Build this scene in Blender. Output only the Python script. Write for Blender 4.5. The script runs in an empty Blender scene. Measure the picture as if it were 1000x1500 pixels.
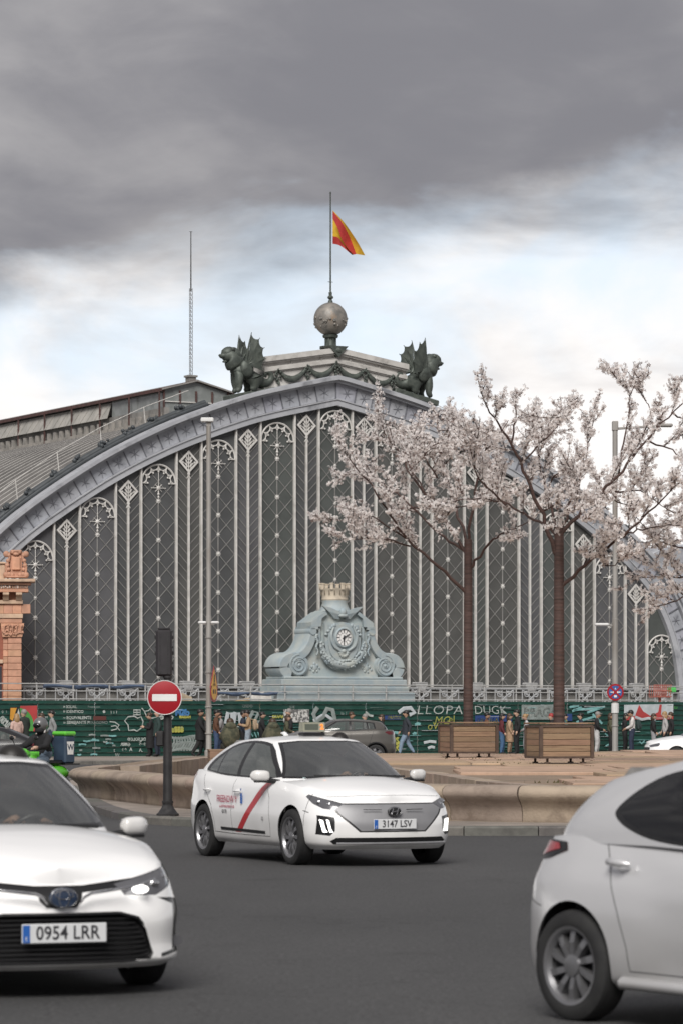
import bpy, bmesh, math, random
from math import sin, cos, pi, radians, sqrt, atan2
from mathutils import Vector, Matrix
scene = bpy.context.scene
COL = scene.collection
# ------------------------------------------------------------------ camera
F = 5000.0          # focal length in photograph pixels (1000 x 1500 frame)
H = 1.67            # eye height
cam = bpy.data.cameras.new('camera'); cam_ob = bpy.data.objects.new('camera', cam); COL.objects.link(cam_ob)
cam.sensor_fit = 'VERTICAL'; cam.sensor_height = 36.0; cam.sensor_width = 24.0
cam.lens = F / 1500.0 * 36.0
cam.shift_y = 0.2
cam.clip_start = 0.5; cam.clip_end = 6000
cam.dof.use_dof = True; cam.dof.focus_distance = 80.0; cam.dof.aperture_fstop = 5.6
cam_ob.location = (0, 0, H); cam_ob.rotation_euler = (radians(90), 0, 0)
scene.camera = cam_ob
scene.render.resolution_x = 682; scene.render.resolution_y = 1024
# ------------------------------------------------------------------ light
SUN_EL, SUN_AZ = radians(42), radians(190)     # azimuth clockwise from +Y: behind the camera
w = bpy.data.worlds.new('World'); scene.world = w; w.use_nodes = True
def build_world():
    nt = w.node_tree; nt.nodes.clear(); N = nt.nodes; L = nt.links
    def new(t, **kw):
        n = N.new(t)
        for k, v in kw.items(): setattr(n, k, v)
        return n
    def val(sock, v):
        if isinstance(v, (int, float)): sock.default_value = v
        else: L.new(v, sock)
    def M(op, a, b=None, c=None, clamp=False):
        n = new('ShaderNodeMath', operation=op, use_clamp=clamp)
        val(n.inputs[0], a)
        if b is not None: val(n.inputs[1], b)
        if c is not None: val(n.inputs[2], c)
        return n.outputs[0]
    def smooth(v, a, b):
        n = new('ShaderNodeMapRange', interpolation_type='SMOOTHSTEP')
        val(n.inputs[0], v); n.inputs[1].default_value = a; n.inputs[2].default_value = b
        return n.outputs[0]
    def mixc(f, a, b):
        n = new('ShaderNodeMix', data_type='RGBA'); val(n.inputs[0], f)
        for s, v in ((n.inputs[6], a), (n.inputs[7], b)):
            if isinstance(v, tuple): s.default_value = (*v, 1)
            else: L.new(v, s)
        return n.outputs[2]
    def noise(vec, scale, detail, rough=.55, off=(0, 0, 0), dist=0.0):
        mp = new('ShaderNodeMapping'); L.new(vec, mp.inputs[0]); mp.inputs['Location'].default_value = off
        mp.inputs['Scale'].default_value = scale
        n = new('ShaderNodeTexNoise'); L.new(mp.outputs[0], n.inputs['Vector']); n.inputs['Scale'].default_value = 1
        n.inputs['Detail'].default_value = detail; n.inputs['Roughness'].default_value = rough; n.inputs['Distortion'].default_value = dist
        return n.outputs[0]
    tc = new('ShaderNodeTexCoord'); sp = new('ShaderNodeSeparateXYZ'); L.new(tc.outputs['Generated'], sp.inputs[0])
    x, y, z = sp.outputs
    zc = M('MAXIMUM', z, 0.03)
    qx, qy = M('DIVIDE', x, zc), M('DIVIDE', y, zc)         # position on a flat cloud layer
    cb = new('ShaderNodeCombineXYZ'); L.new(qx, cb.inputs[0]); L.new(qy, cb.inputs[1]); q = cb.outputs[0]
    cb2 = new('ShaderNodeCombineXYZ'); L.new(x, cb2.inputs[0]); L.new(M('MULTIPLY', z, 1.75), cb2.inputs[1]); L.new(y, cb2.inputs[2]); d = cb2.outputs[0]
    sky = new('ShaderNodeTexSky', sky_type='NISHITA'); sky.sun_disc = False
    sky.sun_elevation = SUN_EL; sky.sun_rotation = SUN_AZ; sky.air_density = 1.0; sky.dust_density = 2.2; sky.ozone_density = 1.2
    # high thin cloud: white veil with gaps of blue
    v1 = noise(d, (9, 9, 9), 7, .55, (6.3, 3.7, 0), .4)
    veil = smooth(M('ADD', v1, M('MULTIPLY', smooth(z, .14, .02), .24)), .37, .60)
    # low broken grey puffs
    v2 = noise(d, (11, 17, 11), 8, .55, (7.4, 2.2, 1.0), .3)
    puff = M('MULTIPLY', smooth(v2, .54, .72), .5)
    # the dark deck: a cloud sheet with a ragged edge
    dn = noise(q, (.55, .42, 1), 9, .56, (1.3, 4.2, 0), .3)
    dn2 = noise(d, (13, 17, 13), 8, .52, (4.7, 2.4, 0), .25)
    edge = M('ADD', M('MULTIPLY', qx, .68), M('MULTIPLY', qy, .73))
    edge = M('ADD', edge, M('ADD', M('MULTIPLY', M('SUBTRACT', dn, .5), 1.0), M('MULTIPLY', M('SUBTRACT', dn2, .5), 2.3)))
    deck = smooth(edge, 5.9, 4.7)
    tone = noise(d, (7, 9, 7), 8, .5, (5.2, 2.7, 0), .5)
    tone2 = noise(d, (22, 30, 22), 7, .55, (.2, 8.7, 0), .4)
    t = M('ADD', M('MULTIPLY', tone, .75), M('MULTIPLY', tone2, .25))
    deckc = mixc(smooth(t, .36, .72), (.132, .131, .144), (.26, .253, .256))
    base = mixc(veil, (.45, .495, .55), (.56, .545, .535))
    base = mixc(puff, base, (.33, .315, .315))
    cloudc = mixc(deck, base, deckc)
    cover = M('MAXIMUM', M('MULTIPLY', M('ADD', M('MULTIPLY', veil, .15), .85), 1.0), deck)
    bg1 = new('ShaderNodeBackground'); L.new(sky.outputs[0], bg1.inputs[0]); bg1.inputs[1].default_value = .11
    bg2 = new('ShaderNodeBackground'); L.new(cloudc, bg2.inputs[0]); bg2.inputs[1].default_value = 1.0
    mx = new('ShaderNodeMixShader'); L.new(cover, mx.inputs[0]); L.new(bg1.outputs[0], mx.inputs[1]); L.new(bg2.outputs[0], mx.inputs[2])
    out = new('ShaderNodeOutputWorld'); L.new(mx.outputs[0], out.inputs[0])
build_world()
sun = bpy.data.lights.new('sun', 'SUN'); sun.energy = 2.0; sun.angle = radians(30); sun.color = (1, .965, .92)
sun_ob = bpy.data.objects.new('sun', sun); COL.objects.link(sun_ob)
sdir = Vector((sin(SUN_AZ) * cos(SUN_EL), cos(SUN_AZ) * cos(SUN_EL), sin(SUN_EL)))
sun_ob.rotation_euler = (-sdir).to_track_quat('-Z', 'Y').to_euler()
scene.view_settings.view_transform = 'Standard'; scene.view_settings.look = 'None'
scene.view_settings.exposure = 0.9; scene.view_settings.gamma = 1.0; scene.view_settings.use_curve_mapping = False

# ------------------------------------------------------------------ helpers
def px(u, v, Y): return Vector(((u - 500) / F * Y, Y, H + (1050 - v) / F * Y))
def gnd(u, v, z=0.0):
    Y = F * (H - z) / (v - 1050); return Vector(((u - 500) / F * Y, Y, z))
def tag(o, label=None, cat=None, group=None, kind=None):
    if label: o['label'] = label
    if cat: o['category'] = cat
    if group: o['group'] = group
    if kind: o['kind'] = kind
    return o
def empty(name, loc=(0, 0, 0), rz=0.0, label=None, cat=None, group=None, parent=None):
    o = bpy.data.objects.new(name, None); COL.objects.link(o); o.location = loc; o.rotation_euler = (0, 0, rz)
    o.empty_display_size = .2
    if parent: o.parent = parent
    return tag(o, label, cat, group)
def link(name, me, parent=None, loc=None, rz=None, mw=None):
    o = bpy.data.objects.new(name, me); COL.objects.link(o)
    if parent: o.parent = parent
    if loc is not None: o.location = loc
    if rz is not None: o.rotation_euler = (0, 0, rz)
    if mw is not None: o.matrix_local = mw
    return o
def copy_tree(o, parent=None):
    c = o.copy(); COL.objects.link(c); c.parent = parent
    for ch in list(o.children): copy_tree(ch, c)
    return c
class MB:
    """collects geometry for ONE mesh"""
    def __init__(s): s.v = []; s.f = []; s.m = []
    def add(s, vs, fs, m=0, T=None):
        b = len(s.v)
        if T is not None: vs = [T @ Vector(p) for p in vs]
        s.v.extend([tuple(p) for p in vs]); s.f.extend([tuple(b + i for i in f) for f in fs]); s.m.extend([m] * len(fs)); return s
    def box(s, c, d, m=0, T=None, rz=0.0, bev=0.0):
        hx, hy, hz = d[0] / 2, d[1] / 2, d[2] / 2
        if bev <= 0:
            vs = [(x, y, z) for z in (-hz, hz) for (x, y) in ((-hx, -hy), (hx, -hy), (hx, hy), (-hx, hy))]
            fs = [(3, 2, 1, 0), (4, 5, 6, 7), (0, 1, 5, 4), (1, 2, 6, 5), (2, 3, 7, 6), (3, 0, 4, 7)]
        else:
            b = min(bev, hx * .9, hy * .9, hz * .9); vs = []; idx = {}
            for sx in (-1, 1):
                for sy in (-1, 1):
                    for sz in (-1, 1):
                        for a in range(3):
                            p = [sx * (hx - b), sy * (hy - b), sz * (hz - b)]; p[a] = (sx * hx, sy * hy, sz * hz)[a]
                            idx[sx, sy, sz, a] = len(vs); vs.append(tuple(p))
            fs = []
            for a in range(3):
                for sg in (-1, 1):
                    o1, o2 = [k for k in range(3) if k != a]; q = []
                    for (s1, s2) in ((-1, -1), (1, -1), (1, 1), (-1, 1)):
                        k = [0, 0, 0]; k[a] = sg; k[o1] = s1; k[o2] = s2; q.append(idx[k[0], k[1], k[2], a])
                    fs.append(tuple(q if (sg > 0) == (a != 1) else q[::-1]))
            for a in range(3):
                o1, o2 = [k for k in range(3) if k != a]
                for s1 in (-1, 1):
                    for s2 in (-1, 1):
                        k0 = [0, 0, 0]; k1 = [0, 0, 0]; k0[a] = -1; k1[a] = 1
                        for k in (k0, k1): k[o1] = s1; k[o2] = s2
                        q = [idx[(*k0, o1)], idx[(*k1, o1)], idx[(*k1, o2)], idx[(*k0, o2)]]
                        n = (Vector(vs[q[1]]) - Vector(vs[q[0]])).cross(Vector(vs[q[2]]) - Vector(vs[q[0]]))
                        fs.append(tuple(q if n.dot(Vector(vs[q[0]])) > 0 else q[::-1]))
            for sx in (-1, 1):
                for sy in (-1, 1):
                    for sz in (-1, 1):
                        q = [idx[sx, sy, sz, a] for a in range(3)]
                        fs.append(tuple(q if sx * sy * sz > 0 else q[::-1]))
        R = Matrix.Rotation(rz, 4, 'Z'); X = Matrix.Translation(c) @ R
        if T is not None: X = T @ X
        return s.add(vs, fs, m, X)
    def prism(s, poly, y0, y1, m=0, T=None):
        """poly (x,z) list, extruded along y"""
        n = len(poly); vs = [(p[0], y0, p[1]) for p in poly] + [(p[0], y1, p[1]) for p in poly]
        fs = [tuple(range(n)), tuple(range(2 * n - 1, n - 1, -1))] + [(i, i + n, (i + 1) % n + n, (i + 1) % n) for i in range(n)]
        ar = sum(poly[i][0] * poly[(i + 1) % n][1] - poly[(i + 1) % n][0] * poly[i][1] for i in range(n))
        if (ar < 0) == (y0 < y1): fs = [f[::-1] for f in fs]
        return s.add(vs, fs, m, T)
    def slab(s, poly, z0, z1, m=0, T=None):
        """poly (x,y) list, extruded along z"""
        n = len(poly); ar = sum(poly[i][0] * poly[(i + 1) % n][1] - poly[(i + 1) % n][0] * poly[i][1] for i in range(n))
        if ar < 0: poly = poly[::-1]
        vs = [(p[0], p[1], z0) for p in poly] + [(p[0], p[1], z1) for p in poly]
        fs = [tuple(range(n - 1, -1, -1)), tuple(range(n, 2 * n))] + [(i, (i + 1) % n, (i + 1) % n + n, i + n) for i in range(n)]
        return s.add(vs, fs, m, T)
    def tube(s, path, r, n=8, m=0, T=None, closed=False, caps=True, flat=None):
        P = [Vector(p) for p in path]; k = len(P)
        if not hasattr(r, '__len__'): r = [r] * k
        vs = []; up = None
        for i in range(k):
            a = P[i - 1] if (i > 0 or closed) else P[i]; b = P[(i + 1) % k] if (i < k - 1 or closed) else P[i]
            t = (b - a)
            t = t.normalized() if t.length > 1e-9 else Vector((0, 0, 1))
            if up is None:
                up = Vector((0, 0, 1)) if abs(t.z) < .9 else Vector((1, 0, 0))
            x = t.cross(up)
            if x.length < 1e-6: x = t.cross(Vector((0, 1, 0)))
            x.normalize(); up = x.cross(t).normalized()
            for j in range(n):
                an = 2 * pi * j / n + (pi / n)
                vs.append(P[i] + (x * cos(an) + up * sin(an) * (flat or 1)) * r[i])
        fs = []
        for i in range(k if closed else k - 1):
            i2 = (i + 1) % k
            for j in range(n):
                j2 = (j + 1) % n; fs.append((i * n + j, i * n + j2, i2 * n + j2, i2 * n + j))
        if caps and not closed: fs += [tuple(range(n - 1, -1, -1)), tuple((k - 1) * n + j for j in range(n))]
        return s.add(vs, fs, m, T)
    def lathe(s, prof, n=16, m=0, T=None, cap=True):
        """prof: (r,z) from bottom to top"""
        vs = []; fs = []
        for (r, z) in prof:
            for j in range(n): vs.append((r * cos(2 * pi * j / n), r * sin(2 * pi * j / n), z))
        k = len(prof)
        for i in range(k - 1):
            for j in range(n):
                j2 = (j + 1) % n; fs.append((i * n + j, i * n + j2, (i + 1) * n + j2, (i + 1) * n + j))
        if cap: fs += [tuple(range(n - 1, -1, -1)), tuple((k - 1) * n + j for j in range(n))]
        return s.add(vs, fs, m, T)
    def ball(s, c, r, nu=10, nv=6, m=0, T=None):
        if not hasattr(r, '__len__'): r = (r, r, r)
        vs = [(0, 0, -1)]; fs = []
        for i in range(1, nv):
            a = -pi / 2 + pi * i / nv
            for j in range(nu): vs.append((cos(a) * cos(2 * pi * j / nu), cos(a) * sin(2 * pi * j / nu), sin(a)))
        vs.append((0, 0, 1)); e = len(vs) - 1
        for j in range(nu):
            fs.append((0, 1 + (j + 1) % nu, 1 + j)); fs.append((e, 1 + (nv - 2) * nu + j, 1 + (nv - 2) * nu + (j + 1) % nu))
        for i in range(nv - 2):
            for j in range(nu):
                a = 1 + i * nu + j; b = 1 + i * nu + (j + 1) % nu; fs.append((a, b, b + nu, a + nu))
        vs = [Vector((c[0] + p[0] * r[0], c[1] + p[1] * r[1], c[2] + p[2] * r[2])) for p in vs]
        return s.add(vs, fs, m, T)
    def grid(s, rows, m=0, T=None, closed=False, flip=False):
        nr = len(rows); nc = len(rows[0]); vs = [p for r in rows for p in r]; fs = []
        for i in range(nr - 1):
            for j in range(nc if closed else nc - 1):
                j2 = (j + 1) % nc; f = (i * nc + j, i * nc + j2, (i + 1) * nc + j2, (i + 1) * nc + j)
                fs.append(f[::-1] if flip else f)
        return s.add(vs, fs, m, T)
    def mesh(s, name, mats, smooth=None):
        me = bpy.data.meshes.new(name); me.from_pydata(s.v, [], s.f)
        if not isinstance(mats, (list, tuple)): mats = [mats]
        for a in mats: me.materials.append(a)
        if len(mats) > 1: me.polygons.foreach_set('material_index', s.m)
        if smooth is not None:
            me.polygons.foreach_set('use_smooth', [True] * len(me.polygons))
            if smooth < 179: me.set_sharp_from_angle(angle=radians(smooth))
        me.update(); return me
    def build(s, name, mats, parent=None, smooth=None, **kw):
        return link(name, s.mesh(name, mats, smooth), parent, **kw)
def catmull(P, n, closed=False):
    """n samples per span through the points"""
    P = [Vector(p) for p in P]; k = len(P); out = []
    for i in range(k if closed else k - 1):
        p1, p2 = P[i], P[(i + 1) % k]
        p0 = P[i - 1] if (i > 0 or closed) else p1 * 2 - p2
        p3 = P[(i + 2) % k] if (i < k - 2 or closed) else p2 * 2 - p1
        for j in range(n):
            t = j / n
            out.append(.5 * ((2 * p1) + (p2 - p0) * t + (2 * p0 - 5 * p1 + 4 * p2 - p3) * t * t + (3 * p1 - p0 - 3 * p2 + p3) * t ** 3))
    if not closed: out.append(P[-1])
    return out
def pchip(xs, ys):
    n = len(xs); h = [xs[i + 1] - xs[i] for i in range(n - 1)]; d = [(ys[i + 1] - ys[i]) / h[i] for i in range(n - 1)]
    m = [0.0] * n
    for i in range(1, n - 1):
        if d[i - 1] * d[i] > 0:
            w1, w2 = 2 * h[i] + h[i - 1], h[i] + 2 * h[i - 1]; m[i] = (w1 + w2) / (w1 / d[i - 1] + w2 / d[i])
    m[0], m[-1] = d[0], d[-1]
    def f(x):
        if x <= xs[0]: return ys[0]
        if x >= xs[-1]: return ys[-1]
        i = 0
        while x > xs[i + 1]: i += 1
        t = (x - xs[i]) / h[i]; t2, t3 = t * t, t ** 3
        return (2 * t3 - 3 * t2 + 1) * ys[i] + (t3 - 2 * t2 + t) * h[i] * m[i] + (-2 * t3 + 3 * t2) * ys[i + 1] + (t3 - t2) * h[i] * m[i + 1]
    return f
def resample(P, n):
    P = [Vector(p) for p in P]; L = [0]
    for i in range(1, len(P)): L.append(L[-1] + (P[i] - P[i - 1]).length)
    out = []; j = 0
    for i in range(n):
        t = L[-1] * i / (n - 1)
        while j < len(P) - 2 and L[j + 1] < t: j += 1
        k = (t - L[j]) / max(1e-9, L[j + 1] - L[j]); out.append(P[j].lerp(P[j + 1], min(1, max(0, k))))
    return out
_fonts = {}
def text_mesh(txt, size, mat, align='CENTER', extrude=0.0, shear=0.0, bold=0.0, spacing=1.0, name='lettering'):
    cu = bpy.data.curves.new('t', 'FONT'); cu.body = txt; cu.size = size; cu.align_x = align; cu.align_y = 'CENTER'
    cu.extrude = extrude; cu.shear = shear; cu.offset = bold; cu.space_character = spacing; cu.resolution_u = 3
    o = bpy.data.objects.new('t', cu); COL.objects.link(o); bpy.context.view_layer.update()
    me = bpy.data.meshes.new_from_object(o.evaluated_get(bpy.context.evaluated_depsgraph_get()))
    bpy.data.objects.remove(o); bpy.data.curves.remove(cu)
    me.name = name; me.materials.clear(); me.materials.append(mat); return me
# ------------------------------------------------------------------ materials
MATS = {}
def mat(name, c1, c2=None, rough=.6, metal=0.0, scale=3.0, detail=6, bump=0.0, bscale=30.0, spread=(.35, .65), stain=None, stain_scale=.8, stretch=(1, 1, 1), coat=0.0, spec=.5, sheen=0.0, island=0.0):
    if name in MATS: return MATS[name]
    m = bpy.data.materials.new(name); MATS[name] = m; m.use_nodes = True; nt = m.node_tree; N = nt.nodes; L = nt.links
    b = N['Principled BSDF']; b.inputs['Roughness'].default_value = rough; b.inputs['Metallic'].default_value = metal
    b.inputs['Base Color'].default_value = (*c1, 1); b.inputs['Specular IOR Level'].default_value = spec
    if coat: b.inputs['Coat Weight'].default_value = coat; b.inputs['Coat Roughness'].default_value = .05
    m.diffuse_color = (*c1, 1)
    if c2 is None and not bump and not island: return m
    tc = N.new('ShaderNodeTexCoord'); mp = N.new('ShaderNodeMapping'); mp.inputs['Scale'].default_value = stretch
    oi = N.new('ShaderNodeObjectInfo'); ad = N.new('ShaderNodeVectorMath'); ad.operation = 'MULTIPLY_ADD'
    L.new(tc.outputs['Object'], mp.inputs[0])
    cbn = N.new('ShaderNodeCombineXYZ'); L.new(oi.outputs['Random'], cbn.inputs[0]); L.new(oi.outputs['Random'], cbn.inputs[2])
    L.new(cbn.outputs[0], ad.inputs[0]); ad.inputs[1].default_value = (37, 37, 37); L.new(mp.outputs[0], ad.inputs[2]); vec = ad.outputs[0]
    def ramp(src, lo, hi):
        r = N.new('ShaderNodeMapRange'); r.interpolation_type = 'SMOOTHSTEP'; L.new(src, r.inputs[0]); r.inputs[1].default_value = lo; r.inputs[2].default_value = hi; return r.outputs[0]
    def mix(f, a, bb):
        x = N.new('ShaderNodeMix'); x.data_type = 'RGBA'; L.new(f, x.inputs[0])
        for s_, v in ((x.inputs[6], a), (x.inputs[7], bb)):
            if isinstance(v, tuple): s_.default_value = (*v, 1)
            else: L.new(v, s_)
        return x.outputs[2]
    col = None
    if c2 is not None:
        n = N.new('ShaderNodeTexNoise'); L.new(vec, n.inputs['Vector']); n.inputs['Scale'].default_value = scale; n.inputs['Detail'].default_value = detail; n.inputs['Roughness'].default_value = .62
        col = mix(ramp(n.outputs[0], *spread), c1, c2)
    if stain is not None:
        n = N.new('ShaderNodeTexNoise'); L.new(vec, n.inputs['Vector']); n.inputs['Scale'].default_value = stain_scale; n.inputs['Detail'].default_value = 7; n.inputs['Roughness'].default_value = .65
        col = mix(ramp(n.outputs[0], .5, .75), col if col is not None else c1, stain)
    if island:
        g = N.new('ShaderNodeNewGeometry'); hs = N.new('ShaderNodeHueSaturation')
        r = N.new('ShaderNodeMapRange'); L.new(g.outputs['Random Per Island'], r.inputs[0]); r.inputs[3].default_value = 1 - island; r.inputs[4].default_value = 1 + island
        L.new(r.outputs[0], hs.inputs['Value'])
        if col is not None: L.new(col, hs.inputs['Color'])
        else: hs.inputs['Color'].default_value = (*c1, 1)
        col = hs.outputs[0]
    if col is not None: L.new(col, b.inputs['Base Color'])
    if bump:
        n = N.new('ShaderNodeTexNoise'); L.new(vec, n.inputs['Vector']); n.inputs['Scale'].default_value = bscale; n.inputs['Detail'].default_value = 5
        bp = N.new('ShaderNodeBump'); bp.inputs['Strength'].default_value = bump; bp.inputs['Distance'].default_value = .02; L.new(n.outputs[0], bp.inputs['Height']); L.new(bp.outputs[0], b.inputs['Normal'])
    return m
def varied(base_name, c, n, amt, seed, **kw):
    """n slightly different copies of a material, for pieces that differ in colour"""
    r = random.Random(seed); out = []
    for i in range(n):
        k = 1 + r.uniform(-amt, amt); h = [1 + r.uniform(-amt, amt) * .25 for _ in range(3)]
        c1 = tuple(min(.95, c[j] * k * h[j]) for j in range(3)); out.append(mat(f'{base_name}_{i}', c1, tuple(x * .78 for x in c1), **kw))
    return out
def emis(name, c, st):
    if name in MATS: return MATS[name]
    m = bpy.data.materials.new(name); MATS[name] = m; m.use_nodes = True
    b = m.node_tree.nodes['Principled BSDF']; b.inputs['Base Color'].default_value = (*c, 1); b.inputs['Emission Color'].default_value = (*c, 1); b.inputs['Emission Strength'].default_value = st
    return m
def glass_mat(name, tint, see, rough=.03):
    if name in MATS: return MATS[name]
    m = bpy.data.materials.new(name); MATS[name] = m; m.use_nodes = True; nt = m.node_tree; N = nt.nodes; L = nt.links
    b = N['Principled BSDF']; b.inputs['Base Color'].default_value = (*tint, 1); b.inputs['Roughness'].default_value = rough; b.inputs['Specular IOR Level'].default_value = .6
    tr = N.new('ShaderNodeBsdfTransparent'); k = .35 + .65 * see; tr.inputs[0].default_value = (k, k * 1.02, k, 1)
    mx = N.new('ShaderNodeMixShader'); fr = N.new('ShaderNodeFresnel'); fr.inputs[0].default_value = 1.5
    mt = N.new('ShaderNodeMath'); mt.operation = 'MULTIPLY_ADD'; L.new(fr.outputs[0], mt.inputs[0]); mt.inputs[1].default_value = 1 - (1 - see) * .5; mt.inputs[2].default_value = (1 - see) * .6; mt.use_clamp = True
    gl = N.new('ShaderNodeBsdfGlossy'); gl.inputs[1].default_value = rough
    m2 = N.new('ShaderNodeMixShader'); L.new(mt.outputs[0], mx.inputs[0]); L.new(tr.outputs[0], mx.inputs[1]); L.new(b.outputs[0], mx.inputs[2])
    L.new(fr.outputs[0], m2.inputs[0]); L.new(mx.outputs[0], m2.inputs[1]); L.new(gl.outputs[0], m2.inputs[2])
    L.new(m2.outputs[0], N['Material Output'].inputs[0]); return m
RND = random.Random(7)
# ------------------------------------------------------------------ ground, road, island with the dry basin
def asphalt():
    m = bpy.data.materials.new('asphalt'); m.use_nodes = True; nt = m.node_tree; N = nt.nodes; L = nt.links; b = N['Principled BSDF']
    tc = N.new('ShaderNodeTexCoord')
    def noise(sc, det, rough=.6, st=(1, 1, 1)):
        mp = N.new('ShaderNodeMapping'); mp.inputs['Scale'].default_value = st; L.new(tc.outputs['Object'], mp.inputs[0])
        n = N.new('ShaderNodeTexNoise'); L.new(mp.outputs[0], n.inputs['Vector']); n.inputs['Scale'].default_value = sc; n.inputs['Detail'].default_value = det; n.inputs['Roughness'].default_value = rough; return n.outputs[0]
    def ramp(s, a, c):
        r = N.new('ShaderNodeMapRange'); L.new(s, r.inputs[0]); r.inputs[1].default_value = a; r.inputs[2].default_value = c; return r.outputs[0]
    def mix(f, a, c, bt='MIX'):
        x = N.new('ShaderNodeMix'); x.data_type = 'RGBA'; x.blend_type = bt
        if isinstance(f, float): x.inputs[0].default_value = f
        else: L.new(f, x.inputs[0])
        for s_, v in ((x.inputs[6], a), (x.inputs[7], c)):
            if isinstance(v, tuple): s_.default_value = (*v, 1)
            else: L.new(v, s_)
        return x.outputs[2]
    grain = noise(30, 6, .8)
    c = mix(ramp(grain, .36, .64), (.009, .009, .010), (.060, .060, .061))
    worn = noise(.22, 6, .6, (1, .35, 1)); c = mix(ramp(worn, .35, .68), c, mix(1.0, c, (1.55, 1.54, 1.52), 'MULTIPLY'))
    mot = noise(7, 6, .7); c = mix(ramp(mot, .3, .7), c, mix(1.0, c, (1.35, 1.35, 1.34), 'MULTIPLY'))
    pat = noise(.9, 5, .65); c = mix(ramp(pat, .58, .75), c, mix(1.0, c, (.68, .68, .68), 'MULTIPLY'))
    v = N.new('ShaderNodeTexVoronoi'); v.feature = 'DISTANCE_TO_EDGE'; v.inputs['Scale'].default_value = .16
    wv = N.new('ShaderNodeMix'); wv.data_type = 'VECTOR'; wv.inputs[0].default_value = .12; L.new(tc.outputs['Object'], wv.inputs[4])
    nn = N.new('ShaderNodeTexNoise'); nn.inputs['Scale'].default_value = .8; nn.inputs['Detail'].default_value = 5; L.new(tc.outputs['Object'], nn.inputs['Vector'])
    sc = N.new('ShaderNodeVectorMath'); sc.operation = 'SCALE'; sc.inputs[3].default_value = 14; L.new(nn.outputs[1], sc.inputs[0]); L.new(sc.outputs[0], wv.inputs[5]); L.new(wv.outputs[1], v.inputs['Vector'])
    cr = ramp(v.outputs['Distance'], .004, .001); c = mix(cr, c, mix(1.0, c, (.75, .75, .75), 'MULTIPLY'))
    L.new(c, b.inputs['Base Color']); b.inputs['Roughness'].default_value = .78
    bp = N.new('ShaderNodeBump'); bp.inputs['Strength'].default_value = .6; bp.inputs['Distance'].default_value = .008; L.new(grain, bp.inputs['Height']); L.new(bp.outputs[0], b.inputs['Normal'])
    return m
M_asphalt = asphalt()
M_soil = mat('packed_ground', (.10, .098, .092), (.16, .15, .14), rough=.9, scale=.4)
M_pave = mat('paving', (.30, .255, .22), (.22, .19, .165), rough=.85, scale=1.6, stain=(.12, .105, .095), stain_scale=.5, bump=.25, bscale=40)
M_kerb = varied('kerb_granite', (.15, .14, .13), 4, .15, 3, rough=.85, scale=8, bump=.3, bscale=60, stain=(.07, .066, .062), stain_scale=1.3)
M_lime = varied('limestone', (.345, .275, .218), 5, .10, 5, rough=.85, scale=2.2, bump=.35, bscale=28, stain=(.17, .125, .095), stain_scale=1.1)
M_slab = varied('plaza_slab', (.47, .33, .23), 6, .13, 9, rough=.85, scale=1.2, bump=.3, bscale=22, stain=(.22, .15, .10), stain_scale=.7)
M_joint = mat('joint_fill', (.26, .19, .135), (.17, .13, .095), rough=.95, scale=2)

g = MB(); g.add([(-2500, -200, -.03), (2500, -200, -.03), (2500, 4000, -.03), (-2500, 4000, -.03)], [(0, 1, 2, 3)])
tag(g.build('ground', M_soil), kind='structure')
g = MB(); g.add([(-140, -20, 0), (140, -20, 0), (140, 175, 0), (-140, 175, 0)], [(0, 1, 2, 3)])
tag(g.build('road', M_asphalt), kind='structure')

def offset2(P, d):
    """shift a plan polyline sideways (positive = to the right of travel)"""
    out = []
    for i, p in enumerate(P):
        a = P[max(0, i - 1)]; b = P[min(len(P) - 1, i + 1)]; t = (b - a); t = Vector((t.x, t.y)).normalized(); out.append(Vector((p.x + t.y * d, p.y - t.x * d, p.z if len(p) > 2 else 0)))
    return out
def sweep_blocks(name, parent, path, prof, length, mats, gap=.012, seed=1, jitter=.0, smooth=40):
    """blocks of a cross-section (offset to the right of travel, z) laid along a path, one object per block"""
    r = random.Random(seed); L = sum((path[i + 1] - path[i]).length for i in range(len(path) - 1)); n = max(1, round(L / length)); P = resample(path, n * 6 + 1); out = []
    for k in range(n):
        seg = [p.copy() for p in P[k * 6:k * 6 + 7]]
        seg[0] = seg[0].lerp(seg[1], min(.45, gap / max(1e-6, (seg[1] - seg[0]).length))); seg[-1] = seg[-1].lerp(seg[-2], min(.45, gap / max(1e-6, (seg[-1] - seg[-2]).length)))
        dz = r.uniform(-jitter, jitter); do = r.uniform(-jitter, jitter); cen = seg[3]; rows = []
        T = []
        for i in range(7):
            a, b2 = seg[max(0, i - 1)], seg[min(6, i + 1)]; t = Vector((b2.x - a.x, b2.y - a.y)).normalized(); T.append(Vector((t.y, -t.x, 0)))
        for i in range(7): rows.append([seg[i] + T[i] * (o + do) + Vector((0, 0, z + dz)) - cen for (o, z) in prof])
        mb = MB(); mb.grid(rows, closed=True); m0 = len(prof)
        mb.f.append(tuple(range(m0))); mb.m.append(0); mb.f.append(tuple(6 * m0 + j for j in range(m0 - 1, -1, -1))); mb.m.append(0)
        out.append(mb.build(name, mats[r.randrange(len(mats))], parent, smooth=smooth, loc=cen))
    return out
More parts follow.
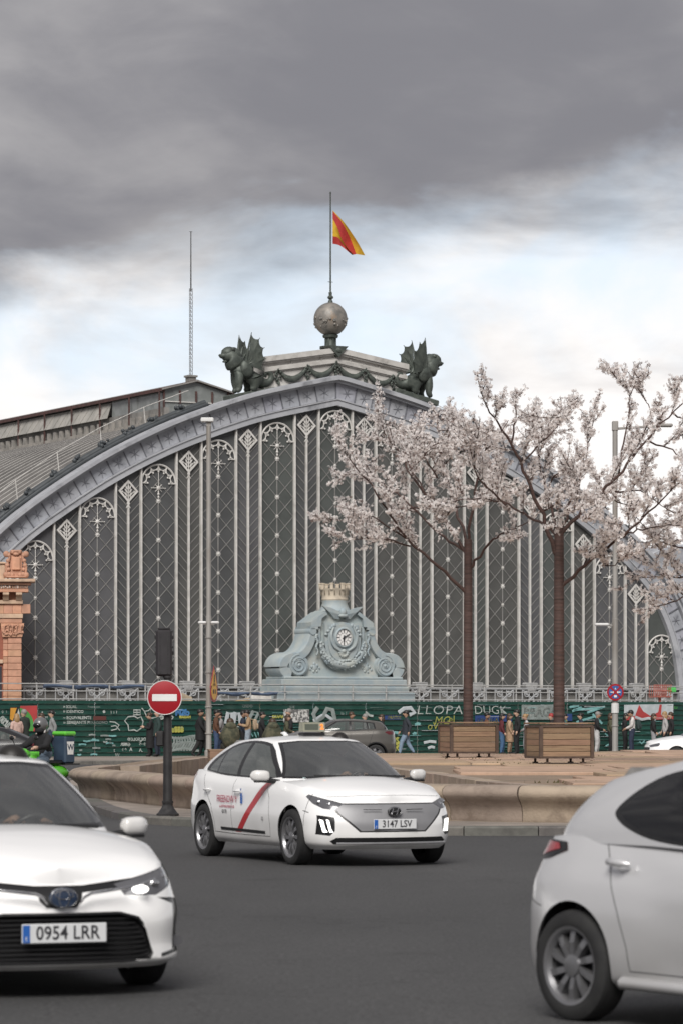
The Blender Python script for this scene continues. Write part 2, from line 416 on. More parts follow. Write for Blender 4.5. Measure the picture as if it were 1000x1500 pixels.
# --- pavement of the island with its kerb
kp = [gnd(u, v) for (u, v) in ((1500, 1219), (1200, 1223), (900, 1224), (650, 1224), (450, 1219), (300, 1212), (205, 1206), (150, 1194), (115, 1176), (98, 1162))] + [Vector((-6.9, 82, 0)), Vector((-6.3, 92, 0)), Vector((-4.8, 101, 0)), Vector((0, 106, 0)), Vector((6, 113, 0)), Vector((14, 119, 0)), Vector((40, 121, 0))]
kerb_path = catmull(kp, 6)
pv = MB(); inner = offset2(kerb_path, .3)
poly = [(p.x, p.y) for p in inner] + [(40, 46)]
pv.slab(poly, -.02, .122); pave = tag(pv.build('pavement', M_pave), kind='structure')
sweep_blocks('kerb_stone', pave, kerb_path[::-1], [(0, -.02), (0, .105), (-.02, .128), (-.298, .131), (-.298, -.02)], 1.05, M_kerb, gap=.008, seed=2, jitter=.004)
# --- far pavement in front of the hoarding
fr = Vector((cos(radians(27.9)), sin(radians(27.9)), 0)); fo = Vector((-.084, 138.4, 0)); fn = Vector((fr.y, -fr.x, 0))
def fence_pt(U, W=0.0, z=0.0): return fo + fr * U + fn * W + Vector((0, 0, z))
fp = MB(); q = [fence_pt(-60, 12.5), fence_pt(60, 12.5), fence_pt(60, -20), fence_pt(-60, -20)]
fp.slab([(p.x, p.y) for p in q], -.02, .121); fpave = tag(fp.build('far_pavement', M_pave), kind='structure')
sweep_blocks('kerb_stone', fpave, [fence_pt(-36, 12.8), fence_pt(36, 12.8)], [(0, -.02), (0, .11), (-.02, .13), (-.298, .133), (-.298, -.02)], 1.5, M_kerb, gap=.008, seed=4)
# --- stone rim of the basin
rim = empty('fountain_basin', (0, 0, 0), label='curved dry stone fountain basin with rounded bullnose rim beside the road', cat='fountain')
rp = [gnd(u, v, .13) for (u, v) in ((1500, 1203), (1200, 1204), (1000, 1204), (800, 1204), (640, 1201), (450, 1195), (300, 1186), (210, 1177), (160, 1171))] + [Vector((-5.02, 66.0, 0)), Vector((-5.15, 68.6, 0)), Vector((-4.95, 71.5, 0))]
for p in rp: p.z = 0
rim_path = catmull(rp, 6)
prof = [(.0, .122), (.02, .17), (.015, .27), (.05, .36), (.13, .43), (.20, .49), (.225, .545), (.205, .60), (.15, .642), (.06, .662), (-.30, .666), (-.33, .65), (-.33, .08), (-.2, .08)]
sweep_blocks('rim_block', rim, rim_path[::-1], prof, 1.25, M_lime, gap=.006, seed=6, jitter=.004, smooth=50)
# --- the platform behind the basin
arm = catmull([(-4.62, 71.4, 0), (-4.3, 78, 0), (-3.85, 85, 0), (-3.3, 91, 0), (-2.3, 94, 0), (-1.0, 89, 0), (.2, 79.5, 0), (.95, 71.5, 0), (1.82, 64.5, 0), (2.6, 55, 0), (3.3, 51.6, 0)], 6)
near_in = [Vector((p.x, p.y + .34, 0)) for p in rim_path if p.x > 3.4][::-1]
back = [Vector(p) for p in ((40, 117, 0), (14, 115, 0), (9, 110, 0), (5.5, 101.5, 0), (0, 100, 0), (-3.2, 97, 0), (-4.3, 92, 0), (-4.9, 85, 0), (-5.2, 77, 0), (-5.1, 71.6, 0))]
ppoly = [(p.x, p.y) for p in arm] + [(p.x, p.y) for p in near_in] + [(p.x, p.y) for p in back]
pb = MB(); pb.slab(ppoly, .1, .575); plat = tag(pb.build('plaza', M_joint), kind='structure')
fl = MB(); fl.slab([(p.x, p.y) for p in rim_path if p.x < 3.6] + [(p.x - .05, p.y) for p in arm], .1, .135)
tag(fl.build('basin_floor', mat('basin_floor', (.30, .24, .185), (.2, .16, .125), rough=.9, scale=.8)), kind='structure')
sweep_blocks('coping_block', plat, arm[::-1], [(.0, .14), (.0, .60), (.02, .628), (-.40, .636), (-.40, .14)], 1.3, M_lime, gap=.008, seed=11, jitter=.006)
def inside(x, y, P):
    c = False; n = len(P); j = n - 1
    for i in range(n):
        (x1, y1), (x2, y2) = P[i], P[j]
        if (y1 > y) != (y2 > y) and x < (x2 - x1) * (y - y1) / (y2 - y1) + x1: c = not c
        j = i
    return c
r = random.Random(21); y = 50.6; row = 0
while y < 116:
    dy = r.uniform(2.6, 3.6) * (1 + (y - 50) / 60); x = -6 + r.uniform(0, 2); kx = 0.12 * (y - 50)
    while x < 24:
        dx = r.uniform(1.6, 3.4); c0 = [(x, y), (x + dx, y), (x + dx, y + dy), (x, y + dy)]
        cx, cy = x + dx / 2, y + dy / 2
        if all(inside(a, b_, ppoly) for (a, b_) in c0) or (inside(cx, cy, ppoly) and all(inside(cx + (a - cx) * .75, cy + (b_ - cy) * .75, ppoly) for (a, b_) in c0)):
            kk = 1 if all(inside(a, b_, ppoly) for (a, b_) in c0) else .75
            hz = r.choice((0, 0, 0, .006, .012, .022, -.008)); g_ = .02
            mb = MB(); hx, hy = dx / 2 * kk - g_, dy / 2 * kk - g_ * 2
            zt = [.618 + hz + r.uniform(-.012, .012) for _ in range(4)]
            vs = [(-hx, -hy, .56), (hx, -hy, .56), (hx, hy, .56), (-hx, hy, .56)] + [(-hx, -hy, zt[0] - .015), (hx, -hy, zt[1] - .015), (hx, hy, zt[2]), (-hx, hy, zt[3])] + [(-hx + .02, -hy + .02, zt[0]), (hx - .02, -hy + .02, zt[1])]
            fs = [(0, 1, 5, 4), (1, 2, 6, 9, 5), (2, 3, 7, 6), (3, 0, 4, 8, 7), (4, 5, 9, 8), (8, 9, 6, 7)]
            mb.add(vs, fs); mb.build('paving_slab', M_slab[r.randrange(6)], plat, loc=(cx, cy, 0))
        x += dx
    y += dy; row += 1
# tufts of dry moss and weeds in the joints
tw = MB(); r = random.Random(5)
for k in range(38):
    x, y = r.uniform(0, 16), r.uniform(54, 100)
    if not inside(x, y, ppoly): continue
    for q in range(r.randint(5, 14)):
        bx, by = x + r.gauss(0, .35), y + r.gauss(0, .05); h = r.uniform(.0, .03); a = r.uniform(0, pi)
        tw.add([(bx - .03 * cos(a), by - .03 * sin(a), .60), (bx + .03 * cos(a), by + .03 * sin(a), .60), (bx + r.uniform(-.04, .04), by, .63 + h)], [(0, 1, 2)])
tag(tw.build('joint_weeds', mat('weeds', (.10, .075, .035), (.07, .08, .03), rough=.9, scale=5)), label='dry weeds and moss growing in the slab joints of the plaza', cat='weeds', kind='stuff')
# ------------------------------------------------------------------ the iron train hall
TH = radians(27.864); FO = Vector((-.39, 194.87, 0)); PB = 3.69
TFAC = Matrix.Translation(FO) @ Matrix.Rotation(TH, 4, 'Z'); TFI = TFAC.inverted()
def fac(u, v, yl=0.0):
    """photo pixel -> (U, V) on the plane parallel to the gable, yl metres behind it"""
    o = TFI @ Vector((0, 0, H)); d = TFI.to_3x3() @ Vector(((u - 500) / F, 1, (1050 - v) / F)); k = (yl - o.y) / d.y
    p = o + d * k; return p.x, p.z
M_glaz = varied('hall_glazing', (.108, .109, .109), 5, .17, 31, rough=.42, scale=.5, spec=.35)
M_mull = mat('mullion_paint', (.64, .625, .60), (.54, .525, .50), rough=.6, scale=2.5, stain=(.42, .40, .375), stain_scale=1.8)
M_lat = mat('lattice_paint', (.27, .265, .255), (.21, .205, .198), rough=.7, scale=3)
M_band = varied('arch_panel_paint', (.39, .40, .44), 4, .07, 33, rough=.65, scale=1.3, stain=(.14, .145, .165), stain_scale=.9)
M_trim = mat('arch_trim_paint', (.42, .43, .455), (.34, .35, .375), rough=.65, scale=.7, stain=(.17, .175, .19), stain_scale=.6)
M_star = mat('star_paint', (.15, .155, .175), rough=.7)
M_slate = mat('ridge_lead', (.055, .063, .07), (.04, .046, .05), rough=.55, scale=2)
M_zinc = mat('zinc_roof', (.13, .124, .118), (.09, .086, .082), rough=.6, scale=.6, stain=(.18, .17, .16), stain_scale=.35, stretch=(1, .25, 1))
M_zincl = mat('monitor_zinc', (.27, .26, .245), (.19, .18, .17), rough=.6, scale=.8)
M_rib = mat('zinc_rib', (.56, .54, .51), (.44, .42, .40), rough=.55, scale=1.5)
M_stone = mat('pale_stone', (.56, .545, .52), (.47, .455, .43), rough=.8, scale=1.1, stain=(.25, .24, .225), stain_scale=.7, bump=.15, bscale=8)
M_bronze = mat('green_bronze', (.060, .072, .064), (.10, .115, .10), rough=.55, metal=.25, scale=3.5, stain=(.03, .033, .03), stain_scale=2, bump=.3, bscale=14)
M_red = mat('oxide_red', (.10, .048, .043), (.06, .034, .031), rough=.7, scale=2)
M_base = mat('terrace_stone', (.27, .26, .245), (.19, .185, .175), rough=.85, scale=.8, stain=(.11, .105, .10), stain_scale=.5)
hall = empty('station_hall', FO, TH, label='great iron and glass railway hall with arched gable and lattice glazing', cat='station hall')

_in = [(0, 19.45), (3.93, 18.56), (6.33, 17.86), (10.06, 16.46), (13.71, 14.66), (17.31, 12.40), (19.6, 10.65), (21.45, 8.75), (22.7, 6.3), (23.25, 3.4), (23.35, 0.0)]
right = resample(catmull([Vector((a, 0, b)) for a, b in _in], 8), 90)
curve = [Vector((-p.x, 0, p.z)) for p in right[:0:-1]] + right
CUR = resample(curve, 241)
def nrm(i):
    a, b = CUR[max(0, i - 1)], CUR[min(240, i + 1)]; t = (b - a).normalized(); return Vector((-t.z, 0, t.x))
NRM = [nrm(i) for i in range(241)]
_fi = pchip([p.x for p in right], [p.z for p in right])
def vin(U): return _fi(min(23.3, abs(U)))
def ring(name, o0, o1, y0, y1, m, i0=0, i1=240, parent=hall, step=1):
    mb = MB(); rows = []
    for i in list(range(i0, i1, step)) + [i1]:
        a, b = CUR[i] + NRM[i] * o0, CUR[i] + NRM[i] * o1
        rows.append([Vector((a.x, y0, a.z)), Vector((b.x, y0, b.z)), Vector((b.x, y1, b.z)), Vector((a.x, y1, a.z))])
    mb.grid(rows, closed=True); k = len(rows) - 1
    mb.f += [(3, 2, 1, 0), (4 * k, 4 * k + 1, 4 * k + 2, 4 * k + 3)]; mb.m += [0, 0]
    return mb.build(name, m, parent, smooth=30)
# arch band: mouldings and panels
ring('inner_moulding', -.02, .30, -.34, .25, M_trim); ring('inner_bead', .30, .36, -.40, .2, M_trim)
ring('outer_moulding', 1.28, 1.42, -.42, .5, M_trim); ring('outer_cornice', 1.42, 1.62, -.62, .6, M_trim); ring('gutter_lip', 1.62, 1.68, -.52, .7, M_trim)
ring('band_back', .34, 1.30, -.06, .2, M_star)
NP = 60; P_ = resample(CUR, NP * 4 + 1)
star = MB()
for k in range(6):
    a = pi * k / 6 * 2 + .26; L_ = .36 if k % 2 == 0 else .30
    star.prism([(.02 * cos(a + pi / 2), .02 * sin(a + pi / 2)), (L_ * cos(a), L_ * sin(a)), (-.02 * cos(a + pi / 2), -.02 * sin(a + pi / 2))], -.03, 0)
star.lathe([(.07, 0), (.05, .04)], 8, T=Matrix.Rotation(pi / 2, 4, 'X'))
star_me = star.mesh('star_ornament', M_star)
for k in range(NP):
    mb = MB(); rows = []; r_ = RND
    for q in range(5):
        i = k * 4 + q; f = i / (NP * 4) * 240; i0 = min(239, int(f)); t = f - i0; C = CUR[i0].lerp(CUR[i0 + 1], t); n = NRM[i0].lerp(NRM[i0 + 1], t)
        if q in (0, 4): tn = Vector((n.z, 0, -n.x)) * (.028 if q == 0 else -.028); C = C + tn
        rows.append([C + n * .37, C + n * 1.27])
        if q == 2: mid, mn = C + n * .82, n
    cen = Vector((mid.x, -.1, mid.z))
    fr_ = [Vector((p.x, -.12, p.z)) - cen for row in rows for p in row]; bk = [v + Vector((0, .08, 0)) for v in fr_]
    mb.grid([fr_[2 * q:2 * q + 2] for q in range(5)]); o = 10
    mb.v.extend([tuple(v) for v in bk])
    for q in range(4): mb.f += [(2 * q, 2 * q + 2, o + 2 * q + 2, o + 2 * q), (2 * q + 1, o + 2 * q + 1, o + 2 * q + 3, 2 * q + 3)]
    mb.f += [(0, o, o + 1, 1), (8, 9, o + 9, o + 8)]; mb.m += [0] * 10
    pan = mb.build('band_panel', M_band[RND.randrange(4)], hall, loc=cen)
    if mid.z > 4: link('star_ornament', star_me, pan, mw=Matrix.Translation((0, -.022, 0)) @ Matrix.Rotation(-atan2(mn.x, mn.z), 4, 'Y').inverted())
# radial ribs between the panels
for k in range(NP + 1):
    f = k / NP * 240; i0 = min(239, int(f)); t = f - i0; C = CUR[i0].lerp(CUR[i0 + 1], t); n = NRM[i0].lerp(NRM[i0 + 1], t)
    if C.z < 3: continue
    mb = MB(); mb.box((0, 0, 0), (.05, .12, .9)); a = atan2(n.x, n.z)
    mb.build('band_rib', M_star, hall, mw=Matrix.Translation((C.x + n.x * .82, -.12, C.z + n.z * .82)) @ Matrix.Rotation(a, 4, 'Y'))
# glazing, mullions, lattice
VB = 3.35
def clip_poly(U0, U1, n=6, drop=-.06):
    us = [U0 + (U1 - U0) * i / n for i in range(n + 1)]; top = [(u, max(VB + .05, vin(u) - drop)) for u in us]
    return [(U0, VB), (U1, VB)] + top[::-1]
HW = .2925 * PB
ros = []
for (R_, k_) in ((.15, 8), (.115, 6)):
    mb = MB()
    for q in range(k_):
        a = 2 * pi * q / k_; mb.box((R_ * .62 * cos(a), -.05, R_ * .62 * sin(a)), (R_ * .62, .04, R_ * .34), T=Matrix.Translation((R_ * .62 * cos(a), -.05, R_ * .62 * sin(a))) @ Matrix.Rotation(-a, 4, 'Y') @ Matrix.Translation((-R_ * .62 * cos(a), .05, -R_ * .62 * sin(a))))
    mb.lathe([(R_ * .55, .03), (R_ * .5, .08), (R_ * .15, .11)], 10, T=Matrix.Rotation(pi / 2, 4, 'X')); ros.append(mb.mesh('rosette', M_mull))
# round-headed tracery with cusps
tr = MB(); R0 = HW - .04
def arc(mb, cx, cz, R, a0, a1, r, n, y=-.08, m=0): mb.tube([(cx + R * cos(a0 + (a1 - a0) * i / n), y, cz + R * sin(a0 + (a1 - a0) * i / n)) for i in range(n + 1)], r, 5, m)
arc(tr, 0, 0, R0, 0, pi, .055, 22)
for k in range(6):
    a = pi * (k + .5) / 6; cx, cz = (R0 - .02) * cos(a), (R0 - .02) * sin(a)
    arc(tr, cx, cz, .26, a + pi * .56, a + pi * 1.44, .032, 9)
for k in range(7):
    a = pi * k / 6; rr = R0 - .30
    for (da, dr) in ((0, -.085), (.12, .02), (-.12, .02)):
        if (k == 0 and da < 0) or (k == 6 and da > 0): continue
        tr.ball(((rr + dr) * cos(a + da), -.08, (rr + dr) * sin(a + da)), (.062, .03, .062), 6, 4)
    tr.tube([(rr * cos(a), -.08, rr * sin(a)), (R0 * cos(a), -.08, R0 * sin(a))], .028, 4)
trac_me = tr.mesh('arch_tracery', M_mull, smooth=50)
st = MB()
for k in range(8):
    a = pi * k / 4; L_ = .42 if k % 2 == 0 else .30
    st.tube([(0, -.07, 0), (L_ * cos(a), -.07, L_ * sin(a))], [.03, .014], 5)
    if k % 2 == 0 and k != 6: st.ball((L_ * cos(a), -.07, L_ * sin(a)), .035, 6, 4)
st.ball((0, -.08, 0), (.12, .06, .12), 8, 6); st.tube([(0, -.07, 0), (0, -.07, 1.15)], .022, 5)
st.lathe([(.02, -.62), (.07, -.50), (.03, -.44), (.085, -.34), (.03, -.26), (.05, -.15)], 8, T=Matrix.Translation((0, -.07, 0)))
star2_me = st.mesh('star_boss', M_mull, smooth=50)
# diamond finial with a palmette
dm = MB(); D = .60
for s1 in (-1, 1):
    for s2 in (-1, 1):
        dm.prism([(s1 * D, 0), (0, s2 * D * 1.06), (0, s2 * (D * 1.06 - .15)), (s1 * (D - .14), 0)], -.12, -.05)
dm.tube([(0, -.08, -D), (0, -.08, D * .8)], .035, 5)
for s1 in (-1, 1):
    for k in range(3):
        a = radians(38 + k * 2); x0, z0 = s1 * .03, -.30 + k * .20
        P2 = [(x0, z0), (x0 + s1 * .10, z0 + .03), (x0 + s1 * (.27 - k * .06), z0 + .26 - k * .02), (x0 + s1 * .09, z0 + .20)]
        dm.prism(P2, -.11, -.06)
dm.prism([(-.05, .22), (0, .14), (.05, .22), (0, .42)], -.11, -.06)
for s1 in (-1, 1):
    dm.prism([(s1 * (D - .16), -.02), (s1 * .30, -.10), (s1 * .34, .04)], -.11, -.06); dm.prism([(s1 * .10, -.42), (s1 * .30, -.24), (s1 * .12, -.28)], -.11, -.06)
dm.prism([(-.06, -D + .02), (.06, -D + .02), (.09, -D - .10), (.03, -D - .14), (.14, -D - .34), (0, -D - .26), (-.14, -D - .34), (-.03, -D - .14), (-.09, -D - .10)], -.12, -.05)
diam_me = dm.mesh('diamond_finial', M_mull)
for i in range(-6, 7):
    U = i * PB
    if vin(U) < VB + 1: continue
    U0, U1 = max(-23.2, U - HW), min(23.2, U + HW)
    g = MB(); g.prism([(a - U, b) for a, b in clip_poly(U0, U1, 8)], 0, .06)
    bay = g.build('glazing_bay', M_glaz[RND.randrange(5)], hall, loc=(U, 0, 0))
    top = vin(U) - .27 if abs(i) < 6 else 6.62; cz = top - HW
    vs_ = cz - .28
    link('arch_tracery', trac_me, bay, loc=(0, 0, cz - .02)); link('star_boss', star2_me, bay, loc=(0, 0, vs_))
    la = MB(); v = vs_ - .72; zz = []
    while v > VB + .1: zz.append(v); v -= 1.085
    la.box((0, -.03, (vs_ + VB) / 2), (.05, .05, vs_ - VB))
    # diagonal lattice between the mullions
    k = VB - 3
    h = 1.085; v0 = zz[0] if zz else 4
    for j in range(-4, len(zz) + 4):
        zc = v0 - j * h
        for s1 in (-1, 1):
            for (z0, z1, sg) in ((zc, zc + h, 1), (zc, zc - h, -1)):
                # centre node -> side node, clipped to the bay
                pts = []
                for q in range(9):
                    x = q / 8 * (HW - .05); zq = z0 + (z1 - z0) * q / 8
                    ok = VB < zq < (vin(U + s1 * x) - .05) and not (zq > cz - .02 and x * x + (zq - cz) ** 2 > (R0 - .34) ** 2) and abs(U + s1 * x) < 23.1
                    if ok: pts.append((s1 * x, -.022, zq))
                if len(pts) > 1: la.tube([pts[0], pts[-1]], .022, 4)
    la.build('lattice', M_lat, bay)
    for j, zq in enumerate(zz): link('rosette', ros[j % 2], bay, loc=(0, 0, zq))
for i in range(-7, 7):
    U = (i + .5) * PB; W_ = PB / 2 - HW
    U0, U1 = U - W_, U + W_
    if min(abs(U0), abs(U1)) > 22.9: continue
    U0, U1 = max(-23.2, U0), min(23.2, U1); Uc = (U0 + U1) / 2
    g = MB(); g.prism([(a - U, b) for a, b in clip_poly(U0, U1, 6)], .012, .07)
    bay = g.build('chevron_bay', M_glaz[RND.randrange(5)], hall, loc=(U, 0, 0))
    ch = MB(); z = VB - .4; full = abs(U) < 22.3
    while z < vin(U) - .3:
        for s1 in (-1, 1):
            pts = []
            for q in range(7):
                x = .05 + (W_ - .1) * q / 6; zq = z + (W_ - .1) * q / 6 * 1.02
                if VB < zq < vin(U + s1 * x) - .05 and abs(U + s1 * x) < 23.1: pts.append((s1 * x, -.012, zq))
            if len(pts) > 1: ch.tube([pts[0], pts[-1]], .022, 4)
        z += .52
    ch.build('chevron_bars', M_lat, bay)
    if full:
        dz = vin(U) - .80 - .16 * min(1.6, abs(U) / 14)
        link('diamond_finial', diam_me, bay, loc=(0, 0, dz))
        mu = MB(); mu.box((0, -.07, (VB + dz - .9) / 2), (.10, .14, dz - .9 - VB)); mu.build('stem', M_mull, bay)
def mullion(U):
    t = vin(U) + .02; mu = MB(); mu.box((0, -.09, (VB + t) / 2), (.10, .2, t - VB)); mu.box((0, -.2, (VB + t) / 2), (.06, .03, t - VB - .1))
    o = mu.build('mullion', M_mull, hall, loc=(U, 0, 0))
for i in range(-6, 7):
    for s1 in (-1, 1):
        if abs(i * PB + s1 * HW) < 23: mullion(i * PB + s1 * HW)
# base wall of the gable and terrace
b = MB(); b.box((0, 1.2, 1.6), (47.5, 2.3, 3.44)); b.box((0, -.1, 3.34), (47.4, .5, .12)); b.build('gable_plinth', M_base, hall)
b = MB(); b.box((0, -2.2, 1.0), (60, 3.6, 2.0)); b.build('terrace', M_base, hall)
# corrugated roof
rows = []; RC = resample(CUR, 61)
def rn(i):
    a, c = RC[max(0, i - 1)], RC[min(60, i + 1)]; t = (c - a).normalized(); return Vector((-t.z, 0, t.x))
y = .62; k = 0
while y < 78:
    for (dy, hgt) in ((0, 0), (.86, 0), (.92, .17), (1.08, .17), (1.12, 0)):
        rows.append([RC[i] + rn(i) * (1.34 - .95 * max(0, min(1, (11 - abs(RC[i].x)) / 8)) ** 1.5 + hgt) + Vector((0, y + dy, 0)) for i in range(4, 57)])
    y += 1.2
mb = MB(); mb.grid(rows, flip=True)
for i in range(len(mb.f)): mb.m[i] = 1 if (i // 52) % 5 == 2 else 0
mb.build('roof', [M_zinc, M_rib], hall, smooth=25)
# dark ridge roll along the gable edge with crockets, wire rail
for sg in (-1, 1):
    idx = [i for i in range(241) if 7.1 < CUR[i].x * sg < 23.3 and CUR[i].z > 4]
    path = [CUR[i] + NRM[i] * 1.86 + Vector((0, .55, 0)) for i in idx]
    mb = MB(); mb.tube(path, .19, 10); mb.build('edge_roll', M_slate, hall, smooth=40)
    path2 = [CUR[i] + NRM[i] * 1.78 + Vector((0, .25, 0)) for i in idx]; mb = MB(); mb.tube(path2, .10, 8); mb.build('edge_roll', M_slate, hall, smooth=40)
    RP = resample(path, 15)
    for k in range(1, 14):
        mb = MB(); rr = random.Random(k)
        for q in range(7): mb.ball((rr.gauss(0, .16), rr.gauss(0, .1), .12 + rr.uniform(0, .22)), rr.uniform(.09, .15), 7, 5)
        mb.box((0, 0, .02), (.55, .4, .2), bev=.05)
        t = (RP[k + 1] - RP[k - 1]).normalized(); mb.build('crocket', M_slate, hall, smooth=60, mw=Matrix.Translation(RP[k]) @ Matrix.Rotation(-atan2(t.z, t.x), 4, 'Y'))
    wp = resample([p + Vector((0, 2.2, .9)) for p in path], 9)
    for k in range(8):
        mb = MB(); mb.tube([(0, 0, 0), (.12, 0, -1.1)], .028, 5); mb.build('rail_stanchion', M_mull, hall, loc=wp[k])
    mb = MB(); mb.tube(wp, .02, 5); mb.build('rail_wire', M_mull, hall)
# ridge monitor
mon = empty('roof_monitor', (0, 0, 0), parent=hall)
del_y0, del_y1 = 18.1, 90
def monpart(name, mb, m, smooth=None): return mb.build(name, m, mon, smooth=smooth)
for sg in (-1, 1):
    mb = MB(); mb.add([(0, del_y0, 22.5), (0, del_y1, 22.5), (sg * 2.45, del_y1, 21.86), (sg * 2.45, del_y0, 21.86), (0, del_y0, 22.40), (0, del_y1, 22.40), (sg * 2.45, del_y1, 21.76), (sg * 2.45, del_y0, 21.76)], [(0, 1, 2, 3), (7, 6, 5, 4), (3, 2, 6, 7), (0, 3, 7, 4), (1, 5, 6, 2)]); monpart('monitor_roof', mb, M_zincl)
    mb = MB(); mb.box((sg * 2.48, (del_y0 + del_y1) / 2, 21.78), (.1, del_y1 - del_y0, .2)); monpart('fascia', mb, M_red)
    mb = MB(); mb.box((sg * 2.62, (del_y0 + del_y1) / 2, 19.5), (.16, del_y1 - del_y0, .16)); monpart('sill_beam', mb, M_red)
    mb = MB(); mb.box((sg * 2.1, (del_y0 + del_y1) / 2, 19.35), (.3, del_y1 - del_y0, 2.7)); monpart('monitor_kerb', mb, M_base)
pan = MB(); pan.add([(-.12, -1.1, 1.0), (-.12, 1.1, 1.0), (-.45, 1.1, 0), (-.45, -1.1, 0), (-.06, -1.1, 1.0), (-.06, 1.1, 1.0), (-.39, 1.1, 0), (-.39, -1.1, 0)], [(3, 2, 1, 0), (4, 5, 6, 7), (0, 1, 5, 4), (2, 3, 7, 6), (1, 2, 6, 5), (3, 0, 4, 7)])
pan.tube([(-.14, -1.1, 1.0), (-.46, -.2, .0)], .02, 4); pan.tube([(-.14, -.1, 1.0), (-.46, .8, .0)], .02, 4)
M_pan = mat('monitor_glass', (.44, .42, .385), (.33, .32, .295), rough=.4, scale=.8); pan_me = pan.mesh('louvre_pane', M_pan)
brk = MB(); brk.box((-.05, 0, .38), (.24, .26, .74)); brk.box((-.2, 0, .14), (.3, .2, .25)); brk_me = brk.mesh('bracket', mat('bracket_paint', (.33, .31, .285), (.22, .21, .195), rough=.7))
po = MB(); po.box((-.42, 0, 1.15), (.09, .08, 2.3)); po_me = po.mesh('post', M_red)
k = 0; y = del_y0 + 9.2
while y < del_y1 - 1: link('louvre_pane', pan_me, mon, loc=(-2.12, y, 20.62)); y += 2.26
y = del_y0 + .4
while y < 78: link('bracket', brk_me, mon, loc=(-2.35, y, 19.62)); y += 1.02
y = del_y0 + .2
while y < 78: link('post', po_me, mon, loc=(-2.1, y, 19.5)); y += 4.52
# glazed end bay of the monitor, red frames
M_mglass = mat('monitor_dark_glass', (.19, .205, .20), (.27, .285, .28), rough=.2, scale=1.2)
eb = MB(); eb.prism([(-2.2, 19.6), (2.2, 19.6), (2.2, 21.8), (0, 22.38), (-2.2, 21.8)], del_y0 + .3, del_y0 + .36); monpart('end_pane', eb, M_mglass)
for U in (-2.2, -1.1, 0, 1.1, 2.2):
    mb = MB(); mb.box((U, del_y0 + .24, 20.7), (.10, .1, 2.2)); monpart('end_frame', mb, M_red)
for zq in (20.4, 21.1):
    mb = MB(); mb.box((0, del_y0 + .23, zq), (4.4, .06, .06)); monpart('end_frame', mb, M_mull)
for sg in (-1, 1):
    mb = MB(); mb.tube([(0, del_y0 + .2, 22.45), (sg * 2.5, del_y0 + .2, 21.8)], .1, 4); monpart('barge_board', mb, M_red)
sb = MB(); sb.prism([(del_y0 + .4, 20.5), (del_y0 + 8, 20.5), (del_y0 + 8, 21.7), (del_y0 + .4, 21.7)], -2.22, -2.16, T=Matrix(((0, 1, 0, 0), (1, 0, 0, 0), (0, 0, 1, 0), (0, 0, 0, 1)))); monpart('side_pane', sb, M_mglass)
mb = MB(); mb.box((-.15, del_y0 + .7, 22.2), (.5, .5, 1.0)); mb.box((-.15, del_y0 + .7, 22.75), (.65, .65, .12)); monpart('vent', mb, M_base)
# pediment block on the crown of the gable
ped = empty('pediment', (0, 0, 0), parent=hall)
def outz(U):
    """height of the top of the cornice"""
    best = min(range(241), key=lambda i: abs(CUR[i].x + NRM[i].x * 1.66 - U)); return CUR[best].z + NRM[best].z * 1.66
ptop = lambda U, d: 22.72 - .16 * abs(U) - d
us = [-4.55 + 9.1 * i / 14 for i in range(15)]
def pband(name, d0, d1, y0, y1, wid=0.0, m=M_stone):
    uu = [u * (4.55 + wid) / 4.55 for u in us]; mb = MB(); mb.prism([(u, ptop(u, d1)) for u in uu] + [(u, ptop(u, d0)) for u in uu[::-1]], y0, y1); return mb.build(name, m, ped)
mb = MB(); mb.prism([(u, outz(u) - .1) for u in us] + [(u, ptop(u, .06)) for u in us[::-1]], -.12, 2.4); mb.build('pediment_block', M_stone, ped)
pband('crown_moulding', 0, .30, -.42, 2.45, .06); pband('crown_fillet', .303, .40, -.32, 2.4, .04); pband('frieze_fillet', .60, .66, -.22, 2.3, .02); pband('frieze_moulding', .66, .86, -.28, 2.3, .03); pband('frieze_fillet', .863, .93, -.2, 2.3, .02)
for U in (-2.8, -.93, .93, 2.8):
    mb = MB(); mb.box((U, -.14, ptop(U, .5)), (.12, .06, .18), bev=.02); mb.build('frieze_boss', M_stone, ped)
rs = random.Random(12)
for k in range(5):
    U = (k - 2) * PB / 2; mb = MB(); zt = ptop(U, .80)
    for q in range(26):
        t = q / 25; w_ = .06 + .15 * sin(pi * min(1, t * 1.05)) ** 1.2; mb.ball((U + rs.uniform(-w_, w_), -.24 + rs.uniform(-.06, .06), zt - .85 * t), rs.uniform(.05, .085), 6, 4)
    mb.build('garland_drop', M_bronze, ped, smooth=60)
for k in range(4):
    U0, U1 = (k - 2) * PB / 2, (k - 1) * PB / 2; mb = MB()
    for q in range(70):
        t = rs.random(); u = U0 + (U1 - U0) * t; th = .07 + .09 * sin(pi * t); z = ptop(U0, .85) * (1 - t) + ptop(U1, .85) * t - .62 * 4 * t * (1 - t); a = rs.uniform(0, 2 * pi)
        mb.ball((u, -.24 + th * cos(a) * .7, z + th * sin(a)), rs.uniform(.03, .055), 6, 4)
    mb.tube([(U0 + (U1 - U0) * t, -.22, ptop(U0, .85) * (1 - t) + ptop(U1, .85) * t - .62 * 4 * t * (1 - t)) for t in [i / 14 for i in range(15)]], [.06 + .13 * sin(pi * i / 14) for i in range(15)], 8)
    mb.build('garland', M_bronze, ped, smooth=60)
mb = MB(); mb.prism([(-.62, 22.80), (.62, 22.80), (.1, 22.28), (0, 22.16), (-.1, 22.28)], -.52, .3); mb.ball((0, -.5, 22.55), (.2, .1, .16), 8, 6); mb.build('keystone', M_bronze, ped)
